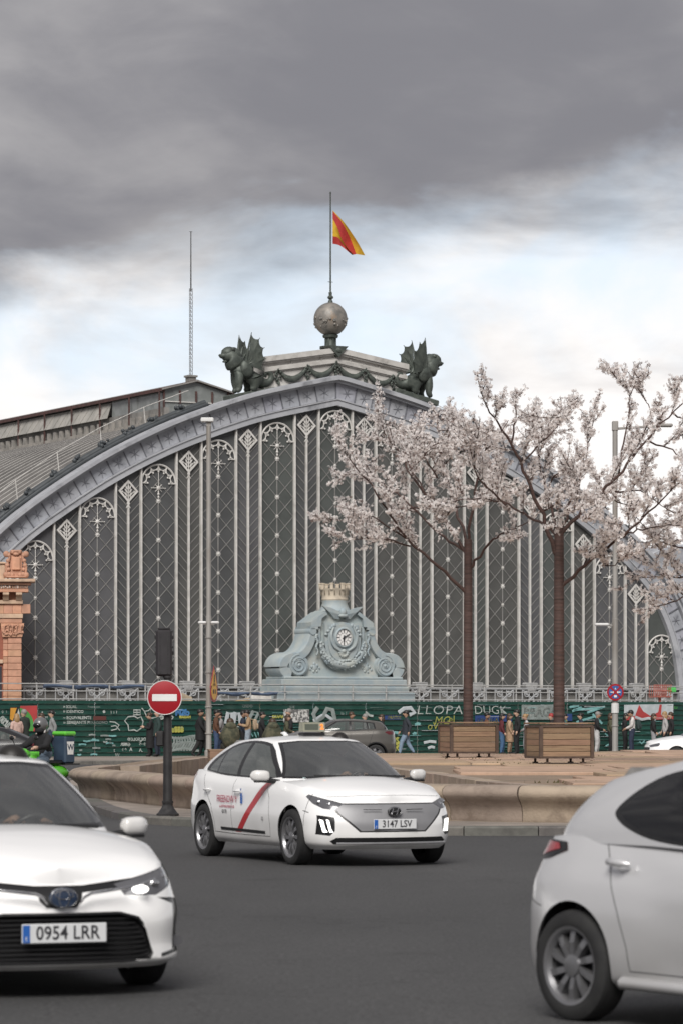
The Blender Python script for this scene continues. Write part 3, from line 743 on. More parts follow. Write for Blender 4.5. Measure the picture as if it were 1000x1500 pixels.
# globe finial with the flagpole
fin = MB(); prof = [(.62, 22.72), (.62, 22.85), (.34, 22.9), (.28, 23.1), (.28, 23.3), (.42, 23.36), (.46, 23.48), (.36, 23.55)]
fin.lathe(prof, 20)
for k in range(8):
    a = pi * k / 4; fin.box((.3 * cos(a), .3 * sin(a), 23.1), (.08, .08, .4), rz=a)
globe = empty('globe_finial', TFAC @ Vector((0, .5, 22.6)), TH, label='weathered bronze globe on a fluted neck at the gable peak', cat='finial')
T0 = Matrix.Translation((0, 0, -22.6))
f2 = MB(); f2.add([T0 @ Vector(p) for p in fin.v], fin.f); f2.build('neck', M_bronze, globe, smooth=40)
M_globe = mat('globe_patina', (.30, .275, .245), (.165, .16, .15), rough=.5, metal=.3, scale=1.6, stain=(.36, .235, .14), stain_scale=.9, bump=.2, bscale=10)
gb = MB(); R_ = .96
gb.lathe([(max(.02, R_ * cos(a)), 24.42 - 22.6 + R_ * sin(a)) for a in [-pi / 2 + pi * i / 22 for i in range(23)]], 36); gl = gb.build('globe', M_globe, globe, smooth=60)
rs = random.Random(3); go = MB()
for k in range(60):
    a, b_ = rs.uniform(0, 2 * pi), rs.gauss(-.25, .16); go.ball((cos(b_) * cos(a) * .95, cos(b_) * sin(a) * .95, 1.82 + sin(b_) * .95), rs.uniform(.03, .09), 6, 4)
go.build('relief', M_globe, gl, smooth=60)
fp_ = MB(); fp_.lathe([(.16, 2.74), (.13, 2.85), (.08, 2.95), (.17, 3.03), (.17, 3.1), (.09, 3.18), (.1, 3.35), (.05, 3.4), (.045, 6.0), (.035, 9.0), (.06, 9.05), (.02, 9.12)], 10); fp_.box((0, 0, 3.95), (.3, .03, .03)); fp_.build('flagpole', M_bronze, globe, smooth=40)
# flag
Yf = (TFAC @ Vector((0, .5, 0))).y
B0 = [(486, 357), (495, 359), (503, 364), (510, 370), (516, 375)]; B1 = [(486, 346), (494, 348), (500, 356), (507, 365), (514, 373)]; B2 = [(486, 320), (493, 334), (499, 350), (507, 363), (516, 373)]
B3 = [(486, 309), (499, 325), (506, 338), (513, 353), (520, 372)]; B4 = [(486, 308), (501, 324), (512, 339), (523, 356), (533, 374)]
dep = [.0, .28, -.15, .30, -.12]; cols = []
for j, B in enumerate((B0, B1, B2, B3, B4)):
    pts = [px(u, v, Yf + dep[j] * (i / 4) + .12 * sin(i * 1.7 + j)) if i else px(u, v, Yf) for i, (u, v) in enumerate(B)]; cols.append(catmull(pts, 5))
base_f = px(486, 357, Yf); fl = MB()
for j in range(4):
    steps = 5; rows = []
    for s_ in range(steps + 1): rows.append([cols[j][i].lerp(cols[j + 1][i], s_ / steps) + Vector((.05, .05 * sin(3.1 * s_ / steps) * (i / 20), 0)) - base_f for i in range(21)])
    fl.grid(rows, m=(0, 1, 0, 1)[j])
for i, f in enumerate(fl.f):
    c = sum((Vector(fl.v[q]) for q in f), Vector()) / len(f)
    if c.z + base_f.z < px(0, 373, Yf).z and c.x + base_f.x > px(524, 0, Yf).x: fl.m[i] = 0
flag = fl.build('flag', [mat('flag_red', (.40, .028, .025), (.31, .022, .02), rough=.8, scale=3), mat('flag_yellow', (.66, .42, .03), (.55, .33, .025), rough=.8, scale=3)], loc=base_f, smooth=180)
tag(flag, 'red and yellow striped flag flying from the pole above the globe', 'flag')
# griffins
def skin_mesh(name, verts, edges, radii, mats, bone_mat=None, sub=2, root=0, smooth=180, fuse=False):
    """continuous surface grown over a skeleton; returns a mesh with material per bone"""
    me = bpy.data.meshes.new('sk'); me.from_pydata([tuple(v) for v in verts], edges, []); o = bpy.data.objects.new('sk', me); COL.objects.link(o)
    md = o.modifiers.new('s', 'SKIN'); md.branch_smoothing = .6; md.use_smooth_shade = True
    for i, sv in enumerate(me.skin_vertices[0].data):
        r_ = radii[i]; sv.radius = (r_, r_) if not hasattr(r_, '__len__') else r_; sv.use_root = (i == root)
    if sub: ss = o.modifiers.new('u', 'SUBSURF'); ss.levels = sub; ss.render_levels = sub
    dg = bpy.context.evaluated_depsgraph_get(); dg.update(); out = bpy.data.meshes.new_from_object(o.evaluated_get(dg)); bpy.data.objects.remove(o); bpy.data.meshes.remove(me)
    out.name = name; out.materials.clear()
    for m in mats: out.materials.append(m)
    if bone_mat:
        segs = [(Vector(verts[a]), Vector(verts[b]), bone_mat[i]) for i, (a, b) in enumerate(edges)]
        for p in out.polygons:
            c = p.center; best = 1e9; bm_ = 0
            for a, b, k in segs:
                d = b - a; t = max(0, min(1, (c - a).dot(d) / max(1e-9, d.length_squared))); q = (c - a - d * t).length_squared
                if q < best: best = q; bm_ = k
            p.material_index = bm_
    out.polygons.foreach_set('use_smooth', [True] * len(out.polygons)); return out
def griffin(rx, label):
    """seated winged lion, faces -x, base at origin"""
    r = empty('griffin_statue', (0, 0, 0), TH, label=label, cat='statue', group='winged lion statues flanking the pediment')
    V = [(.35, 0, .62), (.0, 0, .95), (-.42, 0, 1.30), (-.72, 0, 1.55), (-.80, 0, 1.98), (-.92, 0, 2.26), (-1.16, 0, 2.22), (-1.40, 0, 2.10),
         (-.62, .30, 1.18), (-.70, .36, .72), (-.72, .36, .22), (-.95, .36, .08), (-.62, -.30, 1.18), (-.78, -.36, .72), (-.86, -.36, .22), (-1.10, -.36, .08),
         (.45, .34, .55), (.05, .42, .48), (.12, .42, .14), (-.2, .42, .08), (.45, -.34, .55), (.05, -.42, .48), (.12, -.42, .14), (-.2, -.42, .08),
         (.75, 0, .36), (1.05, -.1, .26), (1.38, -.15, .45), (1.42, -.15, .80), (1.15, -.15, .98), (.95, -.15, .80), (1.08, -.15, .62)]
    Ed = [(0, 1), (1, 2), (2, 3), (3, 4), (4, 5), (5, 6), (6, 7), (2, 8), (8, 9), (9, 10), (10, 11), (2, 12), (12, 13), (13, 14), (14, 15), (0, 16), (16, 17), (17, 18), (18, 19), (0, 20), (20, 21), (21, 22), (22, 23), (0, 24), (24, 25), (25, 26), (26, 27), (27, 28), (28, 29), (29, 30)]
    Rr = [k_ * 1.42 for k_ in [.48, .44, .52, .50, .40, .36, .27, .17, .26, .19, .13, .11, .26, .19, .13, .11, .36, .27, .17, .11, .36, .27, .17, .11, .30, .20, .17, .155, .14, .11, .06]]
    link('body', skin_mesh('griffin_body', V, Ed, Rr, [M_bronze]), r)
    hd = MB()
    hd.ball((-.95, 0, 2.36), (.46, .38, .38), 14, 9); hd.ball((-1.30, 0, 2.26), (.27, .26, .17), 10, 6); hd.ball((-1.24, 0, 1.93), (.20, .17, .08), 10, 6); hd.ball((-1.52, 0, 2.32), (.09, .12, .08), 8, 5); hd.ball((-1.16, 0, 2.55), (.2, .25, .09), 8, 5)
    for s1 in (-1, 1):
        hd.ball((-1.20, s1 * .24, 2.44), (.09, .06, .06), 8, 5); hd.ball((-.78, s1 * .36, 2.52), (.11, .06, .13), 8, 5)
    hd.ball((-.66, 0, 2.05), (.46, .44, .62), 14, 9); hd.ball((-.62, 0, 1.75), (.5, .5, .5), 14, 9)
    hd.build('head', M_bronze, r, smooth=60)
    for s1, lean in ((-1, 0), (1, 0)):
        wg = MB(); root = Vector((-.22, s1 * .5, 1.30)); tips = [Vector((.30, s1 * .80, 3.22)), Vector((.66, s1 * .95, 2.85)), Vector((.84, s1 * .95, 2.30)), Vector((.84, s1 * .9, 1.68)), Vector((.62, s1 * .75, 1.05))]
        el = Vector((-.22, s1 * .58, 1.85))
        for k in range(4):
            a, b = tips[k], tips[k + 1]; mid = (a + b) / 2 * .80 + el * .20; n_ = 8; rows = []
            edge = [(a * (1 - t) ** 2 + mid * 2 * t * (1 - t) + b * t * t) for t in [i / n_ for i in range(n_ + 1)]]
            for j in range(5): rows.append([root.lerp(el, .35).lerp(e, j / 4) + Vector((0, s1 * .10 * sin(pi * j / 4), 0)) for e in edge])
            wg.grid(rows); wg.grid([[p + Vector((.02, -s1 * .07, 0)) for p in row] for row in rows], flip=True)
        for k, tp in enumerate(tips): wg.tube([root, root.lerp(el, .8) if k == 0 else root.lerp(el, .4), tp.lerp(el, .35), tp + (tp - el) * .06], [.13, .10, .055, .02], 6)
        wg.ball(root, (.42, .2, .52), 12, 8); wg.build('wing', M_bronze, r, smooth=60)
    bs = MB(); bs.box((-.1, 0, -.16), (3.0, 1.0, .34), bev=.06); bs.build('pedestal', M_bronze, r)
    return r
GL = griffin(-1, 'dark green winged lion statue on the gable with its head facing the antenna mast')
GR = copy_tree(GL); GR['label'] = 'dark green winged lion statue on the gable with its head above the blossom trees'
p1 = Vector((fac(352, 578)[0] + .68, .05, fac(352, 578)[1] + .22)); GL.location = TFAC @ p1; GL.rotation_euler = (0, -.20, TH)
p2 = Vector((fac(618, 584)[0] - .62, .05, fac(618, 584)[1] + .22)); GR.location = TFAC @ p2; GR.rotation_euler = (0, .22, TH); GR.scale = (-1, 1, 1)
for s_ in (GL, GR): s_.scale = (s_.scale.x * .98, .98, .98)
# antenna mast on the roof
am = empty('antenna_mast', TFAC @ Vector((-.6, 19.0, 22.2)), TH, label='slim lattice radio mast standing on the hall roof behind the winged lion', cat='antenna')
Yx = (TFAC @ Vector((0, 19, 0))).y; p0 = px(280, 558, Yx + .3); am.location = p0; hh = (px(280, 338, Yx).z - p0.z)
M_mast = mat('galvanised', (.30, .30, .30), (.22, .22, .22), rough=.5, metal=.4, scale=3); lt = MB()
n = 22; L_ = hh * .62
C3 = [Vector((.11 * cos(a), .11 * sin(a), 0)) for a in (0, 2.09, 4.19)]
for c in C3: lt.tube([c, c + Vector((0, 0, L_))], .018, 4)
for k in range(n):
    for j in range(3): lt.tube([C3[j] + Vector((0, 0, L_ * k / n)), C3[(j + 1) % 3] + Vector((0, 0, L_ * (k + 1) / n))], .012, 3)
lt.build('lattice_tower', M_mast, am); mm = MB(); mm.tube([(0, 0, L_ - .2), (0, 0, hh)], [.05, .03], 6); mm.tube([(-.1, 0, hh - .02), (.1, 0, hh - .02)], .02, 4); mm.build('whip', mat('mast_dark', (.06, .06, .06), rough=.6), am)
# neighbouring barrel-roofed shed at the right
o = empty('side_shed', TFAC @ Vector((31, 10, 0)), TH, label='grey barrel-roofed side shed beyond the right foot of the great arch', cat='shed')
mb = MB(); mb.prism([(-6.8 * cos(a), 5.2 + 7.4 * sin(a)) for a in [pi * i / 24 for i in range(25)]] + [(6.8, 0), (-6.8, 0)], 0, 25); mb.build('wall', M_band[1], o, smooth=30)
for k in range(8):
    mb = MB(); mb.tube([(-6.85 * cos(a), .3 + 3 * k, 5.2 + 7.45 * sin(a)) for a in [pi * i / 24 for i in range(25)]], .09, 6); mb.build('roof_rib', M_trim, o, smooth=40)
# ------------------------------------------------------------------ clock monument
M_cz = mat('monument_zinc', (.285, .345, .375), (.36, .40, .40), rough=.62, scale=1.4, stain=(.43, .44, .39), stain_scale=.9, bump=.12, bscale=9)
M_cz2 = mat('monument_panel', (.40, .43, .41), (.31, .37, .385), rough=.65, scale=1.1, stain=(.46, .46, .42), stain_scale=.8, bump=.12, bscale=9)
M_crown = mat('crown_stone', (.60, .52, .41), (.47, .41, .33), rough=.75, scale=2.2, stain=(.28, .25, .20), stain_scale=1.4)
clk = empty('clock_monument', TFAC @ Vector((fac(497, 950, -2.3)[0] - .3, -2.3, 2.0)), TH, label='blue-grey scrolled clock monument with a crown at the foot of the gable', cat='clock')
def cz(v): return 1.67 + (1050 - v) / 25.75 - 2.0 - .12
def cp(name, mb, m=M_cz, smooth=None, parent=clk, **k): return mb.build(name, m, parent, smooth=smooth, **k)
# stepped base
for (hw, v0, v1, yd) in ((4.35, 1060, 1012, 1.5), (4.05, 1012, 1003, 1.35), (3.95, 1003, 993, 1.25), (3.75, 993, 989, 1.15)):
    mb = MB(); z0, z1 = max(0, cz(v0)), cz(v1); mb.box((0, 0, (z0 + z1) / 2), (hw * 2, yd * 2, z1 - z0 - .003), bev=.04); cp('step', mb)
Z = lambda v: cz(v)
core = [(2.35, Z(989)), (2.25, Z(965)), (1.95, Z(945)), (1.80, Z(930)), (1.72, Z(917)), (1.72, Z(914)), (1.15, Z(897)), (.85, Z(893))]
mb = MB(); mb.prism(core + [(-x, z) for x, z in core[::-1]], -.72, .72); cp('core', mb, M_cz2)
for s1 in (-1, 1):
    # shoulder cornice
    mb = MB(); mb.prism([(s1 * 1.35, Z(917)), (s1 * 1.98, Z(917)), (s1 * 1.98, Z(911)), (s1 * 1.80, Z(908)), (s1 * 1.35, Z(900)), (s1 * 1.05, Z(895)), (s1 * .95, Z(899)), (s1 * 1.3, Z(905))], -.95, .8); cp('shoulder', mb)
    mb = MB(); mb.prism([(s1 * 1.55, Z(921)), (s1 * 2.04, Z(921)), (s1 * 2.04, Z(917.2)), (s1 * 1.55, Z(917.2))], -1.0, .85); cp('shoulder', mb)
    # scroll arm: a thick ribbon sweeping down into a volute
    pts = [(1.78, Z(923)), (1.86, Z(932)), (2.02, Z(943)), (2.32, Z(954)), (2.72, Z(960.5)), (3.1, Z(961.5)), (3.45, Z(964.5)), (3.66, Z(971)), (3.68, Z(978)), (3.5, Z(984)), (3.2, Z(986))]
    cl = catmull([Vector((s1 * a, 0, b)) for a, b in pts], 5); mb = MB(); rows = []
    for i, p in enumerate(cl):
        a, b = cl[max(0, i - 1)], cl[min(len(cl) - 1, i + 1)]; t = (b - a).normalized(); n = Vector((-t.z, 0, t.x)) * s1
        if n.z < 0: n = -n
        th = .17 + .10 * i / len(cl); rows.append([p + n * th + Vector((0, -.95, 0)), p + n * (th + .07) + Vector((0, -.85, 0)), p + n * (th + .07) + Vector((0, .85, 0)), p - n * th + Vector((0, .85, 0)), p - n * (th + .05) + Vector((0, -.85, 0)), p - n * th + Vector((0, -.95, 0))])
    mb.grid(rows, closed=True, flip=(s1 > 0)); cp('scroll_arm', mb, smooth=35)
    # volute drum with a raised spiral on the face
    cx, cz_ = s1 * 2.72, Z(973); Rv = .63
    mb = MB(); T = Matrix.Translation((cx, 0, cz_)) @ Matrix.Rotation(pi / 2, 4, 'X'); mb.lathe([(Rv * .9, -.9), (Rv, -.82), (Rv, .82), (Rv * .94, .92)], 30, T=T); vol = cp('volute', mb, smooth=35)
    mb = MB(); cx2 = s1 * 3.15
    mb.ball((cx2, 0, cz_ - .03), (.62, .88, .60), 18, 10); cp('volute_cushion', mb, smooth=60)
    sp = MB(); n_ = 46; pth = []; rad = []
    for i in range(n_):
        a = s1 * (-2.7 * 2 * pi * i / n_) + pi / 2; R_ = Rv * (.97 - .85 * i / n_); pth.append((cx + R_ * cos(a), -.93, cz_ + R_ * sin(a))); rad.append(.062 - .03 * i / n_)
    sp.tube(pth, rad, 6); sp.ball((cx, -.93, cz_), (.1, .08, .1), 8, 6); sp.build('spiral', M_cz, vol, smooth=60)
    # side leaf drop and bracket
    mb = MB(); T = Matrix.Translation((s1 * 1.86, 0, Z(924))) @ Matrix.Rotation(pi / 2, 4, 'X'); mb.lathe([(.2, -.95), (.24, -.9), (.24, .9), (.2, 1.0)], 16, T=T); cp('bracket_roll', mb, smooth=35)
    mb = MB(); rs = random.Random(8)
    for k in range(14): mb.ball((s1 * (1.62 + .05 * sin(k)), -.98, Z(929) - k * .085), (.11 - .004 * k, .08, .07), 6, 4)
    cp('leaf_drop', mb, smooth=60)
    # relief figures on the low panels
    mb = MB(); q = [(0, 0, .22), (.05, .2, .11), (-.16, .12, .1), (.22, .05, .1), (-.3, -.02, .08), (.34, -.1, .08), (.1, -.22, .09), (-.12, -.2, .09)]
    for (a, b, R_) in q: mb.ball((s1 * (1.62 + a * .9), -.72, Z(976) + b), (R_ * .8, .07, R_), 8, 5)
    cp('relief', mb, smooth=60)
# inner panel edges
for s1 in (-1, 1):
    mb = MB(); mb.box((s1 * 1.38, -.76, (Z(917) + Z(945)) / 2), (.16, .14, Z(917) - Z(945)), bev=.03); cp('panel_pilaster', mb)
# shield in layers
def shield(hw, vt, vb, y0, y1, name, m, bev=.05):
    P2 = []; zt, zb = Z(vt), Z(vb); zs = zt - (zt - zb) * .45
    P2 += [(-hw, zt), (-hw * .55, zt - .06), (0, zt + .05), (hw * .55, zt - .06), (hw, zt)]
    for i in range(9):
        t = i / 8; P2.append((hw * cos(t * pi / 2) ** .8, zs + (zb - zs) * sin(t * pi / 2)))
    P2 += [(-x, z) for x, z in P2[-2:4:-1]]
    mb = MB(); mb.prism(P2, y0, y1); return cp(name, mb, m)
shield(1.12, 911, 972, -.98, -.6, 'shield', M_cz); shield(.95, 914, 967, -1.06, -.9, 'shield', M_cz); shield(.74, 917, 960, -1.0, -.95, 'shield', M_cz2)
sf = MB()
for s1 in (-1, 1):
    sf.tube(catmull([(s1 * .62, -1.08, Z(918)), (s1 * .80, -1.1, Z(930)), (s1 * .66, -1.12, Z(944)), (s1 * .25, -1.12, Z(952))], 5), [.06 + .03 * sin(i / 16 * pi) for i in range(16)], 6)
cp('strapwork', sf, smooth=60)
pal = MB()
for k in range(7):
    a = radians(-90 + (k - 3) * 26); pal.ball((.24 * cos(a), -1.1, Z(953) + .24 * sin(a) - .02), (.10, .06, .10), 7, 5); pal.tube([(0, -1.1, Z(951)), (.36 * cos(a), -1.1, Z(953) + .36 * sin(a))], [.05, .03], 5)
pal.ball((0, -1.12, Z(952)), (.14, .08, .12), 8, 6); cp('palmette', pal, smooth=60)
for s1 in (-1, 1):
    lv = MB()
    for k in range(5): lv.ball((s1 * (.55 + k * .13), -1.02, Z(915) - .05 * k - .02 * k * k), (.12, .09, .14 - .015 * k), 7, 5)
    cp('acanthus', lv, smooth=60)
# garland of flowers under the shield
rs = random.Random(17); ga = MB()
for k in range(330):
    t = rs.random(); a = pi * (1 + t); R_ = .13 + .14 * sin(pi * t); b = rs.uniform(0, 2 * pi); cx, cz_ = 1.33 * cos(a), Z(941) + 1.22 * sin(a)
    if t < .12 or t > .88: R_ *= .7
    ga.ball((cx + R_ * cos(b), -1.0 + R_ * .5 * sin(b * 1.7), cz_ + R_ * sin(b)), rs.uniform(.045, .085), 6, 4)
ga.tube([(1.33 * cos(pi * (1 + t / 20)), -.92, Z(941) + 1.22 * sin(pi * (1 + t / 20))) for t in range(21)], [.12 + .13 * sin(pi * t / 20) for t in range(21)], 8)
cp('flower_garland', ga, smooth=60)
# clock dial
cy = Z(932.5); Rc = .47; Td = Matrix.Translation((0, -1.06, cy)) @ Matrix.Rotation(pi / 2, 4, 'X')
mb = MB(); mb.lathe([(Rc + .10, 0), (Rc + .12, .06), (Rc + .06, .12), (Rc + .01, .12)], 40, T=Td, cap=False); rimc = cp('clock_rim', mb, smooth=40)
mb = MB(); mb.lathe([(Rc + .03, .0), (Rc + .03, .05)], 40, T=Td); dial = cp('dial', mb, mat('dial_white', (.80, .79, .77), rough=.35))
M_ink = mat('dial_ink', (.03, .03, .035), rough=.5)
for k in range(12):
    a = pi * k / 6; mb = MB(); mb.box((0, 0, 0), (.028 if k % 3 else .05, .01, .17)); mb.build('numeral', M_ink, dial, mw=Matrix.Translation((.36 * sin(a), -1.116, cy + .36 * cos(a))) @ Matrix.Rotation(a, 4, 'Y'))
for (R_, w_) in ((.25, .008), (.45, .008)):
    mb = MB(); mb.tube([(R_ * cos(2 * pi * i / 36), -1.114, cy + R_ * sin(2 * pi * i / 36)) for i in range(36)], w_, 4, closed=True); mb.build('dial_ring', M_ink, dial)
for (ang, L_, w_, nm) in ((60, .42, .035, 'minute_hand'), (184, .27, .05, 'hour_hand')):
    a = radians(ang); mb = MB(); mb.prism([(-w_, -.12), (w_, -.12), (w_ * .8, L_ * .8), (0, L_), (-w_ * .8, L_ * .8)], -.008, .008); mb.build(nm, M_ink, dial, mw=Matrix.Translation((0, -1.14 - (.02 if L_ > .3 else 0), cy)) @ Matrix.Rotation(a, 4, 'Y'))
# winged boss, neck and mural crown
for s1 in (-1, 1):
    mb = MB()
    for k in range(6):
        a = radians(8 + k * 7); L_ = 1.1 - .11 * k; x0 = s1 * .18; z0 = Z(898) - .05 * k
        mb.prism([(x0, z0 - .06), (x0 + s1 * L_ * .6, z0 + L_ * .16 - .10), (x0 + s1 * L_, z0 + L_ * .38), (x0 + s1 * L_ * .55, z0 + L_ * .30), (x0, z0 + .10)], -1.02 + .02 * k, -.86 + .02 * k)
    cp('wing', mb)
mb = MB(); mb.ball((0, -.98, Z(896)), (.22, .2, .26), 12, 8); mb.ball((0, -1.05, Z(901)), (.3, .14, .12), 10, 6); cp('boss', mb, smooth=60)
mb = MB(); mb.lathe([(.92, Z(894)), (.80, Z(889)), (.70, Z(882)), (.73, Z(879.5)), (.73, Z(878.5))], 32); cp('neck', mb, smooth=40)
mb = MB(); mb.lathe([(.71, Z(879)), (.75, Z(877)), (.73, Z(874)), (.80, Z(864)), (.85, Z(862)), (.86, Z(861)), (.76, Z(861)), (.72, Z(866))], 40); crown = cp('crown', mb, M_crown, smooth=35)
for k in range(16):
    a = 2 * pi * k / 16 + .1
    if k % 2 == 0:
        mb = MB(); mb.box((0, 0, 0), (.19, .16, .36), bev=.03); mb.box((0, 0, .18), (.24, .21, .07), bev=.02); mb.build('turret', M_crown, crown, mw=Matrix.Translation((.81 * cos(a), .81 * sin(a), Z(861) + .08)) @ Matrix.Rotation(a + pi / 2, 4, 'Z'))
    else:
        mb = MB(); mb.box((0, 0, 0), (.20, .10, .14), bev=.02); mb.build('merlon', M_crown, crown, mw=Matrix.Translation((.80 * cos(a), .80 * sin(a), Z(861) + .06)) @ Matrix.Rotation(a + pi / 2, 4, 'Z'))
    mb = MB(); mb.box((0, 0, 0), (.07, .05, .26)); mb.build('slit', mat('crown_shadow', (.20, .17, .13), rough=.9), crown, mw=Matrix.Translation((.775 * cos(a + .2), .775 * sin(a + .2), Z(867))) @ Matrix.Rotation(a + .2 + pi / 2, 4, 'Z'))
# ------------------------------------------------------------------ terrace balustrade: consoles, ironwork and site railing
M_iron = mat('balustrade_paint', (.44, .45, .46), (.35, .36, .37), rough=.6, scale=2, stain=(.26, .255, .24), stain_scale=1.2)
con = MB(); con.prism([(-.28, 0), (.28, 0), (.34, .12), (.46, .42), (.5, .55), (.5, .62), (-.5, .62), (-.5, .55), (-.46, .42), (-.34, .12)], -.25, .25); con.prism([(-.52, .63), (.52, .63), (.42, .72), (-.42, .72)], -.28, .28)
for k in range(5): con.prism([(-.24 + k * .12 - .03, .10), (-.24 + k * .12 + .03, .10), (-.36 + k * .18 + .04, .52), (-.36 + k * .18 - .04, .52)], -.30, -.25)
con_me = con.mesh('console', mat('console_stone', (.42, .42, .42), (.33, .33, .33), rough=.75, scale=2))
xo = MB(); w_ = .62
for s1 in (-1, 1):
    xo.tube([(s1 * w_, 0, .08), (0, 0, .72), (-s1 * w_, 0, 1.2)], .04, 5)
    xo.tube([(s1 * w_, 0, 1.2), (s1 * .3, 0, .9)], .04, 5); xo.tube([(s1 * .15, 0, .05), (s1 * .15, 0, 1.2)], .03, 4); xo.tube([(s1 * w_, 0, .08), (s1 * w_, 0, 1.2)], .035, 4)
    xo.tube([(s1 * (.30 + .2 * cos(2 * pi * i / 12)), 0, .40 + .2 * sin(2 * pi * i / 12)) for i in range(12)], .038, 5, closed=True)
    xo.tube([(s1 * (.30 + .16 * cos(2 * pi * i / 12)), 0, .95 + .16 * sin(2 * pi * i / 12)) for i in range(12)], .034, 5, closed=True)
xo.tube([(-.9, 0, .05), (.9, 0, .05)], .035, 4); xo.tube([(-.9, 0, 1.22), (.9, 0, 1.22)], .035, 4)
xo_me = xo.mesh('scroll_panel', M_iron)
bal = empty('terrace_balustrade', TFAC @ Vector((-.4, -.95, 2.0)), TH, label='light grey ornamental iron balustrade with stone consoles along the hall terrace', cat='balustrade')
for i in range(-6, 7):
    U = (i + .5) * PB
    if abs(U + .1) < 4.4 and abs(i + .5) < 1.2: continue
    if i < 6: link('console', con_me, bal, mw=Matrix.Translation((U, .2, 1.15)) @ Matrix.Diagonal((.8, .8, .72, 1))); link('scroll_panel', xo_me, bal, loc=(U, .05, .05))
for i in range(-5, 7):
    if abs(i) == 0: continue
    if abs(i) == 1: continue
    link('scroll_panel', xo_me, bal, loc=(i * PB, .05, .05))
for (a, b) in ((-24, -4.5), (4.5, 24)):
    mb = MB(); mb.box(((a + b) / 2, .05, .03), (b - a, .3, .06)); mb.build('bottom_rail', M_iron, bal); mb = MB(); mb.box(((a + b) / 2, .05, 1.33), (b - a, .12, .06)); mb.build('top_rail', M_iron, bal)
M_site = mat('site_rail', (.52, .52, .51), (.42, .42, .41), rough=.45, metal=.3, scale=3)
sr = empty('site_railing', TFAC @ Vector((-.4, -3.95, 2.0)), TH, label='temporary galvanised guard rail on posts in front of the terrace balustrade', cat='guard rail')
for zq in (.62, 1.05, 1.44):
    mb = MB(); mb.tube([(-24, 0, zq), (24, 0, zq + .02)], .032, 6); mb.build('rail', M_site, sr)
k = -19.6
po_ = MB(); po_.box((0, .03, .75), (.07, .05, 1.5)); po_me2 = po_.mesh('post', M_site)
while k < 23.5: link('post', po_me2, sr, loc=(k, 0, 0)); k += 2.12
# rolled tarps, timber and sacks behind the rail
M_tarp = [mat('tarp_blue', (.10, .14, .22), (.07, .1, .16), rough=.5, scale=3), mat('sack_tan', (.42, .34, .24), (.3, .24, .17), rough=.8, scale=2), mat('sack_white', (.6, .58, .54), (.45, .43, .4), rough=.7, scale=2), mat('timber_pale', (.45, .33, .2), (.33, .23, .14), rough=.8, scale=3, stretch=(1, 8, 8))]
rs = random.Random(44)
for (U0, U1, zz, m, nm, lab) in ((-19.5, -13.5, 1.30, 0, 'rolled_tarp', 'dark blue rolled tarp along the guard rail by the brick pavilion'), (-9.5, -5.0, .95, 0, 'rolled_tarp', 'blue tarp roll lying behind the rail beside the clock base')):
    mb = MB(); mb.tube([Vector((U0 + (U1 - U0) * i / 12, -3.7, 2 + zz + .05 * sin(i * 1.3))) for i in range(13)], [.10 + .03 * sin(i * 2.1) for i in range(13)], 8, T=Matrix()); o = mb.build(nm, M_tarp[m], smooth=50); o.matrix_world = TFAC; tag(o, lab, 'tarp')
for (U, z, lab, m, sz, nm, cat) in ((-11.6, .25, 'tan sheet of building material leaning behind the guard rail', 1, (2.4, .8), 'material_sheet', 'sheet'), (-6.2, .45, 'pale cloth bundle on the terrace beside the clock steps', 2, (1.3, .6), 'cloth_bundle', 'bundle'), (-6.9, .2, 'low stack of tan timber boards left of the clock steps', 3, (2.2, .5), 'timber_stack', 'timber')):
    mb = MB(); n_ = 9; rows = []
    for i in range(n_): rows.append([Vector((U + sz[0] * (i / (n_ - 1) - .5), -3.2 + .1 * j + rs.uniform(-.05, .05), 2 + z + (sz[1] * sin(pi * j / 4) * (.6 + .4 * sin(pi * i / (n_ - 1))) + rs.uniform(-.05, .05)))) for j in range(5)])
    mb.grid(rows); o = mb.build(nm, M_tarp[m], smooth=60); o.matrix_world = TFAC; tag(o, lab, cat)
# ------------------------------------------------------------------ brick and terracotta pavilion at the left
YB = 182.0
def bl(u, v):
    p = px(u, v, YB); return p
SB = YB / F
M_tc = varied('terracotta', (.60, .33, .215), 6, .10, 71, rough=.8, scale=2.5, stain=(.40, .22, .15), stain_scale=1.5, bump=.15, bscale=12)
M_brk = mat('red_brick', (.33, .12, .075), (.25, .09, .06), rough=.85, scale=4, bump=.2, bscale=20)
M_buff = mat('buff_stone', (.60, .43, .30), (.50, .35, .25), rough=.8, scale=2, stain=(.36, .26, .19), stain_scale=1.3)
pav = empty('brick_pavilion', bl(5, 1096.0), TH * .2, label='terracotta and red brick corner pavilion with a carved crest at the hall foot', cat='pavilion')
pav.location.z = 0
def lp(u, v): return Vector(((u - 5) * SB, 0, bl(u, v).z))
def pbx(name, u0, u1, v0, v1, y0, y1, m, bev=.0, parent=pav):
    a, b = lp(u0, v1), lp(u1, v0); mb = MB(); c = Vector(((a.x + b.x) / 2, (y0 + y1) / 2, (a.z + b.z) / 2)); mb.box((0, 0, 0), (b.x - a.x - .006, y1 - y0, b.z - a.z - .006), bev=bev); return mb.build(name, m, parent, loc=c)
z0 = bl(0, 1040).z
pbx('brick_wall', -80, 5.5, 868, 1095, .25, 6, M_brk); pbx('core', 6, 31, 868, 1095, .12, 6, M_tc[0])
v = 933; k = 0
rs = random.Random(2)
while v < 1060:
    for (a, b) in ((5, 12), (12, 32)): pbx('terracotta_block', a, b, v, v + 9.5, -.02 if a > 6 else .05, .3, M_tc[rs.randrange(6)], .025)
    v += 9.7
pbx('string_course', -60, 5, 966, 972, .1, .4, M_buff, .02)
